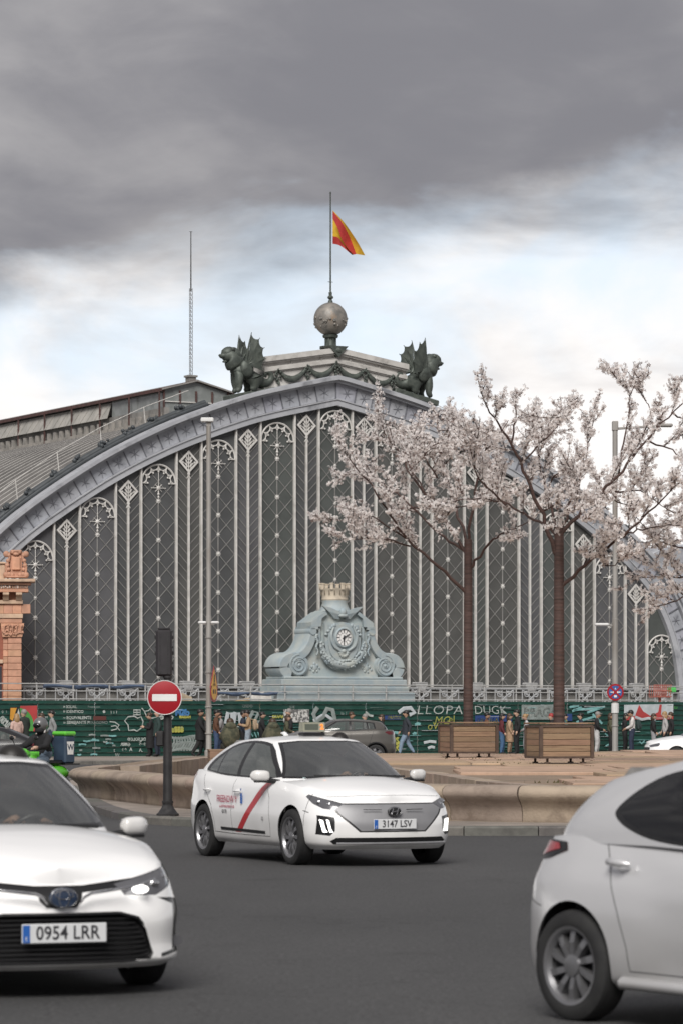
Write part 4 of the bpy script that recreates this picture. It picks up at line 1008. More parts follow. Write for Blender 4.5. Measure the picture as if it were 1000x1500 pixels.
pbx('window_opening', -60, 3, 976, 1070, .18, .3, mat('pavilion_glass', (.05, .05, .055), rough=.2))
# carved capital
cap = MB(); a, b = lp(4, 933), lp(33, 913)
cap.prism([(a.x, a.z), (b.x, a.z), (b.x + .1, b.z), (a.x - .1, b.z)], -.1, .3)
capo = cap.build('capital', M_tc[3], pav)
cr = MB(); rs = random.Random(6)
for k in range(70): u, v = rs.uniform(5, 33), rs.uniform(915, 930); p = lp(u, v); cr.ball((p.x, -.12, p.z), (rs.uniform(.04, .1), .06, rs.uniform(.04, .1)), 7, 5)
for k in range(5): p = lp(7 + 6 * k, 918); cr.tube([(p.x, -.15, p.z - .3), (p.x, -.2, p.z), (p.x + .07, -.24, p.z + .08)], [.03, .06, .04], 5)
cr.build('carving', M_tc[4], capo, smooth=60)
pbx('architrave', -60, 33, 906, 912.8, -.06, .5, M_tc[2], .02); pbx('architrave_fillet', -60, 34, 899, 905.8, -.12, .5, M_buff, .02)
for k in range(-7, 3): pbx('frieze_block', 6 + k * 13, 19 + k * 13, 885, 898.8, .0, .5, M_tc[k % 6], .015)
pbx('corbel_table', -60, 34, 879, 884.8, -.12, .5, M_buff, .02)
for k in range(-6, 2):
    mb = MB(); p = lp(5 + k * 19, 868); q_ = .34; mb.prism([(0, 0), (0, -.45), (-.16, -.42), (-.30, -.22), (-.5, -.12), (-.5, 0)], -.16, .16, T=Matrix.Translation((p.x + .15, 0, p.z)) @ Matrix.Rotation(pi / 2, 4, 'Z')); mb.build('modillion', M_buff, pav)
pbx('cornice', -60, 42, 862, 867.8, -.45, .6, M_tc[1], .02)
for k in range(-18, 11): pbx('dentil', 9 + k * 3.0, 10.8 + k * 3.0, 857.5, 861.8, -.5, .5, M_tc[5])
pbx('cornice', -60, 46, 853.5, 857.3, -.62, .7, M_tc[2], .02); pbx('cornice_top', -60, 52, 848.5, 853.3, -.8, .8, M_buff, .03)
pbx('parapet', -60, 8, 826, 848.3, .1, .7, M_buff, .02); pbx('parapet_cap', -60, 9, 823, 825.8, 0, .8, M_buff, .02)
# crest
ce = MB(); a, b = lp(9, 846), lp(39, 806); w2 = (b.x - a.x) / 2; cx = (a.x + b.x) / 2; hh_ = b.z - a.z
ce.box((cx, .2, a.z + hh_ * .5), (w2 * 1.2, .35, hh_ * .95), bev=.04); crest = ce.build('crest', M_tc[4], pav)
ce = MB(); ce.box((cx, -.02, a.z + hh_ * .52), (w2 * .78, .16, hh_ * .48), bev=.03); ce.build('crest_tablet', M_tc[1], crest)
ce = MB()
for s1 in (-1, 1):
    for (du, dv, R_) in ((.95, .86, .17), (.72, .82, .13), (.78, .62, .12), (.86, .45, .13), (.74, .3, .12), (.95, .1, .17), (.68, .12, .14), (.4, .1, .13), (.35, .93, .12)):
        ce.ball((cx + s1 * w2 * du, .0, a.z + hh_ * dv), (R_, .12, R_), 8, 6)
    ce.tube([(cx + s1 * w2 * (.8 + .18 * sin(i / 2.2)), -.02, a.z + hh_ * (.08 + .84 * i / 12)) for i in range(13)], .07, 6)
ce.box((cx, .1, a.z + hh_ * .97), (w2 * 1.1, .4, .12), bev=.03); ce.box((cx, .1, a.z + .04), (w2 * 1.9, .5, .1), bev=.03); ce.ball((cx, -.06, a.z + hh_ * .86), (.16, .1, .1), 8, 6)
ce.build('crest_scrolls', M_tc[2], crest, smooth=60)
# ------------------------------------------------------------------ hoarding
def hoard():
    FS = F
    def fpx(u, v):
        """pixel -> (U along fence, height) on the hoarding plane"""
        d = Vector(((u - 500) / F, 1, (1050 - v) / F)); o = Vector((0, 0, H)); k = (fo - o).dot(fn) / d.dot(fn); p = o + d * k; return (p - fo).dot(fr), p.z
    M_g = varied('hoarding_green', (.014, .062, .048), 5, .15, 81, rough=.45, scale=1.5, stain=(.035, .075, .062), stain_scale=.9, spec=.4)
    M_white = mat('spray_white', (.47, .50, .48), (.26, .30, .28), rough=.7, scale=5); M_yel = mat('spray_yellow', (.44, .42, .08), (.28, .30, .08), rough=.7, scale=4)
    M_blue = mat('spray_blue', (.06, .20, .42), (.05, .15, .33), rough=.7, scale=4); M_teal = mat('spray_teal', (.20, .42, .42), (.12, .28, .28), rough=.7, scale=4)
    M_redp = mat('mural_red', (.42, .05, .05), (.34, .045, .045), rough=.7, scale=3); M_grn = mat('mural_green', (.07, .30, .06), (.06, .24, .05), rough=.7, scale=3)
    M_org = mat('mural_orange', (.62, .30, .04), (.5, .24, .03), rough=.7, scale=3); M_blk = mat('mural_black', (.015, .016, .016), rough=.7); M_grey = mat('spray_grey', (.26, .30, .29), (.18, .21, .20), rough=.7, scale=3)
    M_pale = mat('mural_pale', (.48, .52, .54), (.38, .42, .44), rough=.7, scale=3); M_poster = mat('poster', (.55, .55, .53), (.12, .12, .12), rough=.7, scale=9, detail=3, spread=(.45, .55))
    M_sign = mat('sign_blue', (.02, .05, .17), rough=.6)
    M_edge = mat('worn_rib', (.30, .36, .34), (.05, .10, .085), rough=.6, scale=2.2, spread=(.42, .58))  # pale rib slopes: faded paint plus the sky highlight put into the colour
    zt = 2.24; zb = .13; nr = 10; pitch = (zt - zb) / nr
    prof = []
    for k in range(nr):
        z = zb + k * pitch; prof += [(0.0, z), (0.0, z + pitch * .62), (-.05, z + pitch * .72), (-.05, z + pitch * .90)]
    prof.append((0.0, zt))
    W_ = 2.4; cache = []
    for q in range(5):
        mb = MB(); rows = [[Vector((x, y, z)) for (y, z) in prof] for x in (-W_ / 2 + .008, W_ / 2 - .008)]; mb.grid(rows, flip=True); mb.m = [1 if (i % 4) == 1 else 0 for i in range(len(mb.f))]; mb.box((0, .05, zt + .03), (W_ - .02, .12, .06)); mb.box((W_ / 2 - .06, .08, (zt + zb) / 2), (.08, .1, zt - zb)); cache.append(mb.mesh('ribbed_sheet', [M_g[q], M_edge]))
    rsx = random.Random(9); panels = {}
    hoarding = empty('green_hoarding', fence_pt(0), radians(27.9), label='dark green ribbed metal hoarding covered in graffiti in front of the hall', cat='hoarding')
    for k in range(-11, 11): panels[k] = link('ribbed_sheet', cache[rsx.randrange(5)], hoarding, loc=(k * W_, 0, 0))
    def par(U): k = max(-11, min(10, round(U / W_))); return panels[k], k * W_
    YD = -.062
    def decal(name, P2, m, th=.004, y=YD):
        U = sum(p[0] for p in P2) / len(P2); pr, x0 = par(U); mb = MB(); mb.prism([(a - x0, b) for a, b in P2], y - th, y); mb.build(name, m, pr)
    def poly(name, pts, m, y=YD): decal(name, [fpx(*p) for p in pts], m, y=y)
    def stroke(name, pts, w, m, y=YD - .003, closed=False):
        Q = [fpx(*p) for p in pts]; U = sum(p[0] for p in Q) / len(Q); pr, x0 = par(U); mb = MB()
        mb.tube([(a - x0, y, b) for a, b in Q], w, 5, flat=.12 if False else None, closed=closed); 
        mb.v = [(vx, y + (vy - y) * .1, vz) for (vx, vy, vz) in mb.v]; mb.build(name, m, pr)
    def text(t, u, v, hpx, m, bold=.0, shear=0, align='LEFT', sp=1.0, sx=1.0):
        U, z = fpx(u, v); pr, x0 = par(U); me = text_mesh(t, hpx * 138.0 / F * 1.35, m, align, bold=bold, shear=shear, spacing=sp)
        link('lettering', me, pr, mw=Matrix.Translation((U - x0, YD - .004, z)) @ Matrix.Rotation(pi / 2, 4, 'X') @ Matrix.Diagonal((sx, 1, 1, 1)))
    # mural at the left: red ground, green disc, white cone, orange
    poly('painted_field', [(29, 1034), (54, 1033.5), (54, 1071), (29, 1071.5)], M_redp); poly('painted_field', [(14, 1036), (29, 1035), (29, 1071), (14, 1071)], M_blk, y=YD + .001)
    poly('painted_field', [(27, 1037)] + [(27 + 22 * sin(a), 1064 - 27 * cos(a)) for a in [i * .2 for i in range(0, 9)]] + [(48, 1071), (27, 1071)], M_grn, y=YD - .005); poly('painted_field', [(15, 1037), (24, 1037), (18, 1056), (14, 1053)], M_org, y=YD - .005); poly('painted_field', [(26.5, 1036), (32, 1054), (34, 1071), (16, 1071), (20, 1053)], M_white, y=YD - .009)
    for (a, b) in (((26.5, 1036), (16, 1071)), ((27, 1036), (34, 1071))): stroke('outline', [a, b], .02, M_blk, y=YD - .014)
    for k in range(4): stroke('scribble', [(2 + 8 * sin(i * .9 + k) * .5 + k * 3, 1053 + k * 3 + 4 * cos(i * 1.1 + k)) for i in range(9)], .022, M_white)
    text('0  1', 2, 1043, 4, M_white)
    # chalked equations
    text('= IGUAL', 92, 1035.5, 4.2, M_white, .004); text('Frettassien', 128, 1035.5, 3.2, M_grey); text('\u2261 ID\u00c9NTICO', 92, 1042.5, 4.2, M_white, .004); text('~ EQUIVALENTE', 92, 1051.5, 4.4, M_white, .004); text('\u2248 SEMEJANTE P', 92, 1058.5, 4.4, M_white, .004); text('EXAGONO', 130, 1058.5, 4.2, M_grey); text('\u2022', 60, 1043.5, 6, M_white); text('\u2014', 72, 1043.5, 7, M_white); text('LHMM', 57, 1051, 3.4, M_white)
    poly('painted_field', [(136, 1049), (155, 1049), (155, 1055), (136, 1055)], mat('spray_darkred', (.10, .03, .025), rough=.7))
    text('\u2022', 150, 1043, 8, M_white, .02); text('1 1 1', 161, 1043.5, 4, M_white, .004); text('DE SOLCO', 186, 1083, 4.4, M_white, .006, align='RIGHT', sx=-1); text('LIBER', 176, 1090.5, 4.2, M_white, .006, align='RIGHT', sx=-1)
    text('t', 166, 1099, 5, M_white, .003); text('\u2194', 177, 1098, 5, M_white, .003); text('A', 189, 1098, 5, M_white, .006); text('\\/\\/', 168, 1106, 4.5, M_white, .004); text('> <', 187, 1083, 4, M_white); text('\u2192', 184, 1090.5, 6, M_white, .006)
    stroke('scribble', [(160, 1057), (168, 1058), (174, 1062), (170, 1068), (162, 1070)], .022, M_white); stroke('scribble', [(162, 1064), (169, 1063), (175, 1070)], .022, M_white)
    hexa = [(182, 1056), (187, 1050), (196, 1049), (201, 1052), (206, 1050), (209, 1057), (207, 1066), (200, 1071), (196, 1069), (188, 1070), (187, 1062)]; stroke('scribble', hexa, .026, M_white, closed=True)
    stroke('scribble', [(195, 1040), (205, 1040), (205, 1047), (195, 1047)], .026, M_white, closed=True); stroke('scribble', [(200, 1040), (200, 1047)], .022, M_white); stroke('scribble', [(195, 1043.5), (205, 1043.5)], .022, M_white)
    stroke('scribble', [(207, 1037), (211, 1042), (217, 1041), (222, 1036)], .022, M_white); stroke('scribble', [(211, 1042), (214, 1049), (222, 1052), (232, 1050), (240, 1051)], .022, M_white)
    for (u, v) in ((236, 1051), (250, 1051)): stroke('scribble', [(u + 3 * cos(a), v + 2.4 * sin(a)) for a in [i * .7 for i in range(9)]], .026, M_white, closed=True)
    text('>', 203, 1086, 6, M_white, .006); text('\u2190\u2194', 203, 1090, 5, M_white, .005); text('A.', 203, 1099, 5, M_white, .005)
    # blue tag and yellow letters near the traffic light
    text('M2fo', 256, 1044, 9, M_blue, .02, sp=.85); text('IRAGAM', 262, 1050.5, 3.6, M_yel, .01); text('o888', 250, 1069, 7, M_yel, .03)
    for k in range(9): stroke('scribble', [(252 + k * 4 + 3 * sin(i), 1079 + i * 4.2) for i in range(6)], .045, M_grey)
    for k in range(3): stroke('scribble', [(250 + i * 7, 1080 + k * 9 + 2 * sin(i + k)) for i in range(7)], .05, M_grey)
    # silver block letters
    for k in range(3): stroke('block_letter', [(330 + k * 11, 1060), (333 + k * 11, 1044), (339 + k * 11, 1045), (341 + k * 11, 1060)], .09, M_pale)
    stroke('block_letter', [(362, 1058), (370, 1042), (378, 1044), (372, 1056), (380, 1058)], .08, M_grey); text('OSDO', 354, 1034.5, 4.4, M_grey); text('B C', 338, 1067, 6, M_white, .01); text('FI', 352, 1047, 4, M_white)
    for k in range(6): stroke('scribble', [(352 + k * 5, 1074 + 2 * sin(k)), (355 + k * 5, 1082 + 3 * cos(k))], .02, M_teal)
    text('DRAGAM', 398, 1050, 4, M_yel, .012); poly('poster', [(414, 1039), (452, 1039), (452, 1058), (414, 1058)], M_poster); text('SUE', 423, 1036, 4, M_grey)
    stroke('block_letter', [(464, 1036), (458, 1046), (462, 1057), (472, 1050), (478, 1038), (486, 1040), (489, 1054)], .10, M_grey); stroke('block_letter', [(458, 1056), (474, 1046), (490, 1057)], .07, M_pale); text('lo 1', 498, 1045, 5, M_grey)
    stroke('scribble', [(534, 1043), (540, 1048), (545, 1049)], .05, M_white); poly('painted_field', [(562, 1048), (586, 1048), (586, 1054), (562, 1054)], M_sign); text('DRAGOS', 566, 1051, 4.2, M_yel, .012)
    stroke('block_letter', [(582, 1044), (590, 1038), (600, 1037), (606, 1044), (598, 1047)], .09, M_pale)
    # LLOPA DUGK, yellow scrawl
    text('LLOPA', 608, 1040.5, 14, M_white, -.006, sp=1.1, sx=1.32, shear=.12); text('DUGK', 693, 1040.5, 13, M_white, -.006, sp=1.0, sx=1.15, shear=-.1); text('MG', 634, 1056, 13, M_yel, -.004, shear=.2); text('oV', 624, 1064, 12, M_yel, -.004, shear=.1); text('el', 655, 1054, 12, M_yel, -.004)
    for (u, v, L_, m) in ((606, 1062, 8, M_teal), (603, 1076, 5, M_teal), (619, 1088, 18, M_pale), (625, 1096, 10, M_pale), (570, 1075, 14, M_teal), (578, 1090, 9, M_yel)):
        stroke('scribble', [(u, v), (u + L_ * .5, v - 2), (u + L_, v - 1)], .06, m)
    for k in range(4): stroke('scribble', [(573 + k * 3 + 2 * sin(i * 2 + k), 1080 + i * 4) for i in range(6)], .03, M_yel)
    poly('banner', [(694, 1048), (748, 1047.5), (748, 1057), (694, 1057.5)], M_sign); text('AMARILLA', 696, 1055, 6, M_yel, .014)
    poly('painted_field', [(762, 1033), (812, 1032), (812, 1054), (762, 1054)], M_grey); text('BRAGA', 765, 1044, 14, M_white, .025, sp=.95)
    poly('painted_field', [(816, 1046), (836, 1045.5), (836, 1056), (816, 1056)], M_sign); text('LA', 822, 1054, 5, M_yel, .012)
    for (p_, q__) in (((836, 1042), (850, 1036)), ((838, 1040), (880, 1037)), ((858, 1044), (884, 1035)), ((866, 1046), (880, 1060)), ((842, 1058), (868, 1050)), ((832, 1036), (846, 1034))): stroke('scribble', [p_, q__], .05, M_teal)
    # pale and red mural at the right
    poly('painted_field', [(912, 1032.5), (984, 1031), (984, 1048), (912, 1049)], M_pale); poly('painted_field', [(912, 1049), (984, 1047.5), (984, 1053.5), (912, 1055)], M_redp); poly('painted_field', [(934, 1032.5), (940, 1042), (950, 1048.5), (928, 1049)], M_redp, y=YD - .005)
    poly('painted_field', [(964, 1032), (967, 1032), (966, 1048), (952, 1048.5), (962, 1043)], M_redp, y=YD - .005); stroke('block_letter', [(928, 1050), (938, 1054), (948, 1052), (958, 1055)], .06, M_pale, y=YD - .008)
    for k in range(14):
        u, v = rsx.uniform(800, 1000), rsx.uniform(1060, 1096); L_ = rsx.uniform(4, 12); stroke('scribble', [(u, v), (u + L_ * .4, v - rsx.uniform(-4, 4)), (u + L_, v + rsx.uniform(-3, 3))], .03, (M_grey, M_pale, M_teal)[k % 3])
    for k in range(16):
        u, v = rsx.uniform(110, 165), rsx.uniform(1072, 1106); L_ = rsx.uniform(4, 14); stroke('scribble', [(u, v), (u + L_ * .5, v + rsx.uniform(-1, 1)), (u + L_, v)], .035, (M_teal, M_grey)[k % 2])
    text('tu', 985, 1036, 6, M_grn)
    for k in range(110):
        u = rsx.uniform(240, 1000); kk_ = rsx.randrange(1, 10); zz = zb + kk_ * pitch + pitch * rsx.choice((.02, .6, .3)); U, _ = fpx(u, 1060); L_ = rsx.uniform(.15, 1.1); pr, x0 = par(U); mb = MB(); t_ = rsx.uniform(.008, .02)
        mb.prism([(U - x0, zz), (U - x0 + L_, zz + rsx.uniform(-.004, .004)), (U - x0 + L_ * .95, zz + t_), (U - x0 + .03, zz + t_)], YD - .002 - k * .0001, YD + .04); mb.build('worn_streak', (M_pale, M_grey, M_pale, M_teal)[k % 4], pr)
    # shopping-cart coloured bundle on top at the right
hoard()
# ------------------------------------------------------------------ planters and blossom trees
M_wood = varied('planter_oak', (.27, .175, .112), 6, .14, 91, rough=.7, scale=2.0, stretch=(1, 14, 14), stain=(.16, .095, .06), stain_scale=1.5, bump=.2, bscale=20)
M_frame = mat('planter_frame', (.060, .038, .028), (.09, .06, .045), rough=.6, scale=4)
def planter(loc, rz, label, w=1.24, d=1.15, h=.80):
    p = empty('planter_box', loc, rz, label=label, cat='planter', group=None); rs = random.Random(int(loc[0] * 100)); z0 = .13; n = 5; ph = (h - .12) / n
    for (sx, sy, L_, a) in ((0, -1, w, 0), (0, 1, w, 0), (-1, 0, d, pi / 2), (1, 0, d, pi / 2)):
        for k in range(n):
            mb = MB(); mb.box((0, 0, 0), (L_ - .12, .035, ph - .008), bev=.006); mb.build('plank', M_wood[rs.randrange(6)], p, loc=(sx * (w / 2 - .03), sy * (d / 2 - .03), z0 + ph * (k + .5)), rz=a)
        for zz in (0, h - .10): mb = MB(); mb.box((0, 0, 0), (L_ - .02, .05, .05)); mb.build('frame_rail', M_frame, p, loc=(sx * (w / 2 - .015), sy * (d / 2 - .015), z0 + .005 + zz), rz=a)
        mb = MB(); mb.box((0, 0, 0), (L_ + .06, .16, .035), bev=.006); mb.build('cap_board', M_wood[rs.randrange(6)], p, loc=(sx * (w / 2 - .05), sy * (d / 2 - .05), z0 + h - .035 + (.004 if sx else 0)), rz=a)
    for sx in (-1, 1):
        for sy in (-1, 1):
            mb = MB(); mb.box((0, 0, h / 2 - .05), (.075, .075, h - .09)); mb.build('corner_post', M_frame, p, loc=(sx * (w / 2 - .018), sy * (d / 2 - .018), z0))
            mb = MB(); mb.lathe([(.03, .02), (.03, .13)], 8); mb.lathe([(.07, 0), (.07, .03)], 10); mb.build('foot', M_frame, p, loc=(sx * (w / 2 - .2), sy * (d / 2 - .12), 0), smooth=40)
    mb = MB(); mb.box((0, 0, 0), (w - .1, d - .1, .02)); mb.build('soil', mat('planter_soil', (.05, .04, .03), (.03, .025, .02), rough=.95, scale=6), p, loc=(0, 0, z0 + h - .1))
    return p
PZ = .625
M_bark = mat('wrapped_bark', (.085, .048, .040), (.05, .031, .027), rough=.75, scale=3, stretch=(1, 1, 10), bump=.3, bscale=18)
M_twig = mat('twig_bark', (.085, .055, .045), (.05, .035, .03), rough=.8, scale=6)
def blossom_mat():
    m = bpy.data.materials.new('blossom'); m.use_nodes = True; N = m.node_tree.nodes; L = m.node_tree.links; b = N['Principled BSDF']; b.inputs['Roughness'].default_value = .7
    g = N.new('ShaderNodeNewGeometry'); r = N.new('ShaderNodeValToRGB'); L.new(g.outputs['Random Per Island'], r.inputs[0])
    e = r.color_ramp.elements; e[0].position = 0; e[0].color = (.16, .105, .09, 1); e[1].position = 1; e[1].color = (.97, .95, .94, 1)
    for p, c in ((.08, (.24, .17, .15, 1)), (.11, (.84, .78, .755, 1)), (.45, (.94, .905, .89, 1))): q = e.new(p); q.color = c
    L.new(r.outputs[0], b.inputs['Base Color'])
    tr = N.new('ShaderNodeBsdfTranslucent'); L.new(r.outputs[0], tr.inputs[0]); mx = N.new('ShaderNodeMixShader'); mx.inputs[0].default_value = .5
    L.new(b.outputs[0], mx.inputs[1]); L.new(tr.outputs[0], mx.inputs[2]); L.new(mx.outputs[0], N['Material Output'].inputs[0]); return m
M_blos = blossom_mat()
def blossom(mb, c, R_, rs):
    n = Vector((rs.gauss(0, 1), rs.gauss(0, 1), rs.gauss(.2, 1))).normalized(); x = n.orthogonal().normalized(); y = n.cross(x); a0 = rs.uniform(0, 6.28)
    vs = [c - n * R_ * .25]
    for k in range(5):
        a = a0 + k * 2 * pi / 5
        for da, rr, up in ((-.42, .78, .12), (0, 1.0, .22), (.42, .78, .12)): vs.append(c + (x * cos(a + da) + y * sin(a + da)) * R_ * rr + n * R_ * up)
    fs = []
    for k in range(5): i = 1 + 3 * k; fs += [(0, i, i + 1), (0, i + 1, i + 2)]
    mb.add(vs, fs)
def tree(u, d, vbase, vtop, limbs, label, seed, r0=.12, planter_label='', dens=1.0, rz=radians(14)):
    rs = random.Random(seed); base = px(u, vbase, d); base.z = PZ
    planter(Vector((base.x, base.y, PZ)), rz, planter_label)
    t = empty('blossom_tree', (base.x, base.y, PZ + .82), label=label, cat='tree', group=None); O = Vector((base.x, base.y, PZ + .82))
    top = px(u, vtop, d).z - O.z; tr = MB(); prof = []; z = -.02; k = 0
    while z < top:
        rr = r0 * (1.05 - .18 * z / top); prof += [(rr * (1.0 + rs.uniform(-.02, .02)), z), (rr * 1.035, z + .05), (rr * .985, z + .075)]; z += .08
    prof.append((r0 * .5, top)); tr.lathe(prof, 14); tr.build('trunk', M_bark, t, smooth=60)
    lim = MB(); tw = MB(); bl = MB()
    def flowers(a, b, n, sp=.03):
        for _ in range(n):
            q = a.lerp(b, rs.random() ** .8) + Vector((rs.gauss(0, sp), rs.gauss(0, sp), rs.gauss(0, sp))); k_ = rs.random()
            blossom(bl, q, rs.uniform(.030, .050), rs)
            if k_ < .5: blossom(bl, q + Vector((rs.gauss(0, .035), rs.gauss(0, .035), rs.gauss(0, .035))), rs.uniform(.03, .05), rs)
    def twig(p, dr, L_, lev):
        n = 4; pts = [p]; q = p.copy(); dd = dr.normalized()
        for i in range(n):
            dd = (dd + Vector((rs.gauss(0, .12), rs.gauss(0, .12), rs.gauss(.06, .11)))).normalized(); q = q + dd * L_ / n; pts.append(q.copy())
        tw.tube(pts, [(.019 if lev == 0 else .011) * (1 - .6 * i / n) for i in range(n + 1)], 4)
        for i in range(n):
            flowers(pts[i], pts[i + 1], max(0, int(L_ * (5.0 if lev else 3.6) * dens + rs.random())))
            if lev < 2 and i > 0:
                for _ in range(rs.randint(1, 2) if lev == 0 else rs.randint(0, 1)):
                    side = Vector((rs.gauss(0, 1), rs.gauss(0, 1), rs.gauss(.15, .8))).normalized(); twig(pts[i], (dd * 1.0 + side * .8), L_ * rs.uniform(.38, .62), lev + 1)
    for (pts, r_, dy, start, lt, dn) in limbs:
        P = []; n = len(pts)
        for i, (a, b) in enumerate(pts): P.append(px(a, b, d + dy * (i / (n - 1)) ** 1.2) - O)
        if start: P[0] = Vector((0, 0, P[0].z)) + Vector((P[0].x, P[0].y, 0)) * .3
        P = catmull(P, 5); k = len(P); P = [p + Vector((rs.gauss(0, .02), rs.gauss(0, .02), rs.gauss(0, .02))) if 0 < i < k - 1 else p for i, p in enumerate(P)]
        lim.tube(P, [r_ * .8 * (1 - .75 * i / k) for i in range(k)], 7)
        i0 = int(k * (.30 if start else .05)); acc = 0
        for i in range(i0, k - 1):
            seg = (P[i + 1] - P[i]).length; acc += seg * 2.0 * dn; dr = (P[i + 1] - P[i]).normalized()
            while acc > 1:
                acc -= 1; side = Vector((rs.gauss(0, 1), rs.gauss(0, 1), rs.gauss(.3, .8))).normalized(); twig(P[i].lerp(P[i + 1], rs.random()), dr * .8 + side * .85 + Vector((0, 0, .22)), lt * rs.uniform(.7, 1.35), 0)
        twig(P[-1], (P[-1] - P[-2]), lt * 1.0, 0); twig(P[-1], (P[-1] - P[-2]) + Vector((rs.gauss(0, .2), 0, .1)), lt * .8, 1)
    lim.build('limbs', M_bark, t, smooth=60); o = tw.build('twigs', M_twig, t); o['kind'] = 'stuff'; o = bl.build('blossoms', M_blos, t); o['kind'] = 'stuff'
    return len(bl.f)
n1 = tree(685, 87.5, 1058, 790, [
    ([(685, 872), (640, 830), (590, 782), (560, 735), (512, 672)], .060, -1.5, 1, .75, 1.0),
    ([(600, 800), (560, 790), (510, 790)], .03, -2.0, 0, .8, 1.1), ([(596, 790), (545, 758), (497, 762)], .03, -1.0, 0, .7, 1.1),
    ([(684, 815), (650, 760), (605, 700), (575, 650), (562, 632)], .058, 1.2, 1, .9, 1.1),
    ([(685, 800), (662, 730), (645, 660), (642, 630)], .055, 2.0, 1, .9, 1.1), ([(645, 660), (668, 620), (672, 615)], .03, 1.5, 0, .7, 1.0),
    ([(688, 835), (712, 800), (740, 780), (772, 765)], .05, -1.8, 1, .85, 1.0), ([(685, 800), (692, 735), (708, 665), (712, 650)], .055, -1.5, 1, .9, 1.1),
    ([(684, 812), (640, 780), (590, 730), (548, 700), (520, 690)], .05, 2.6, 1, .9, 1.0), ([(620, 720), (590, 660), (588, 648)], .03, 2.0, 0, .8, 1.0),
    ([(600, 745), (640, 745), (690, 740), (730, 730)], .03, -2.5, 0, .9, 1.2), ([(640, 700), (610, 650), (602, 655)], .03, -2.2, 0, .8, 1.0), ([(600, 690), (640, 650), (690, 650)], .03, 0.5, 0, .9, 1.2)],
    'white blossom tree whose trunk stands in the slightly smaller planter farther from the road', 5, .118, planter_label='wooden planter box holding the blossom tree nearer the clock monument', dens=1.75)
n2 = tree(818, 77.0, 1062, 772, [
    ([(818, 822), (792, 755), (766, 690), (742, 640), (712, 594)], .068, -1.2, 1, .72, 1.0), ([(748, 650), (760, 610), (795, 612)], .03, -.8, 0, .7, 1.0), ([(760, 680), (800, 640), (825, 612)], .03, .8, 0, .7, 1.0),
    ([(818, 790), (795, 768), (760, 748), (715, 730), (660, 735)], .05, 1.8, 1, .8, 1.0), ([(740, 740), (700, 700), (690, 665)], .03, -1.5, 0, .8, 1.1),
    ([(820, 785), (862, 736), (902, 700), (945, 645), (1000, 590)], .062, -.8, 1, .72, .95), ([(905, 697), (915, 640), (922, 590), (910, 560)], .032, .6, 0, .62, .9), ([(945, 645), (985, 660), (1020, 690)], .03, -1.0, 0, .7, .9), ([(925, 668), (950, 610), (940, 575)], .026, 1.0, 0, .6, .9), ([(985, 605), (1010, 620), (1030, 640)], .026, 0, 0, .6, 1.0),
    ([(820, 862), (865, 820), (905, 790), (950, 750), (985, 715)], .058, -1.8, 1, .75, 1.0), ([(905, 790), (940, 775), (985, 770)], .03, -1.0, 0, .7, 1.0), ([(880, 805), (890, 830), (915, 815)], .026, -1.6, 0, .6, 1.0), ([(855, 828), (862, 812), (880, 795)], .026, -1.2, 0, .6, 1.0),
    ([(818, 785), (842, 720), (858, 670), (868, 618)], .045, 1.6, 1, .6, 1.0), ([(818, 785), (800, 720), (786, 660), (782, 632)], .045, 2.2, 1, .75, 1.0), ([(830, 745), (870, 730), (915, 740), (955, 790)], .03, 2.0, 0, .8, 1.1), ([(800, 720), (820, 690), (850, 720)], .03, -1.8, 0, .8, 1.2), ([(900, 720), (935, 720), (975, 745)], .03, .5, 0, .8, 1.1), ([(790, 750), (820, 740), (850, 760)], .03, -2.4, 0, .8, 1.1)],
    'white blossom tree whose trunk stands in the larger planter closer to the road', 9, .122, planter_label='wooden planter box holding the blossom tree nearer the no-stopping sign', dens=1.75)
n3 = tree(1085, 80.0, 1061, 780, [
    ([(1085, 880), (1050, 862), (1015, 870), (975, 885)], .05, -1.5, 1, .75, 1.2), ([(1085, 850), (1045, 820), (1005, 805), (978, 798)], .05, -1.0, 1, .7, 1.2), ([(1085, 862), (1040, 845), (1000, 845), (970, 845)], .05, .5, 1, .8, 1.2), ([(1085, 800), (1100, 740), (1110, 660)], .05, 0, 1, .8, 1.0), ([(1086, 810), (1130, 760), (1180, 720)], .05, 1, 1, .8, 1.0), ([(1085, 795), (1075, 720), (1060, 660)], .05, 1.5, 1, .8, .8)],
    'blossom tree reaching pinkish sprays past the right foot of the great arch', 15, .12, planter_label='wooden planter box under the blossom tree right of the no-stopping sign', dens=1.75)
# low wooden box standing in the basin
bx = empty('wooden_box', (-2.45, 80, .135), radians(6), label='low orange-brown wooden box standing inside the basin behind the taxi', cat='box')
for k in range(4):
    for (sx, sy, L_, a) in ((0, -1, 1.3, 0), (-1, 0, .8, pi / 2), (0, 1, 1.3, 0), (1, 0, .8, pi / 2)):
        mb = MB(); mb.box((0, 0, 0), (L_, .03, .18), bev=.006); mb.build('plank', M_wood[k], bx, loc=(sx * .64, sy * .41, .1 + k * .187), rz=a)
mb = MB(); mb.box((0, 0, .76), (1.34, .86, .03)); mb.build('lid', M_wood[5], bx)
# ------------------------------------------------------------------ street furniture
M_black = mat('black_paint', (.016, .015, .016), (.028, .027, .028), rough=.5, scale=6)
M_galv = mat('galvanised_post', (.36, .345, .325), (.28, .27, .255), rough=.55, metal=.2, scale=2.5, stretch=(1, 1, .2), stain=(.2, .17, .14), stain_scale=1.5)
M_sred = mat('sign_red', (.33, .005, .014), (.28, .005, .012), rough=.4, scale=2); M_swhite = mat('sign_white', (.72, .72, .71), (.62, .62, .61), rough=.4, scale=2)
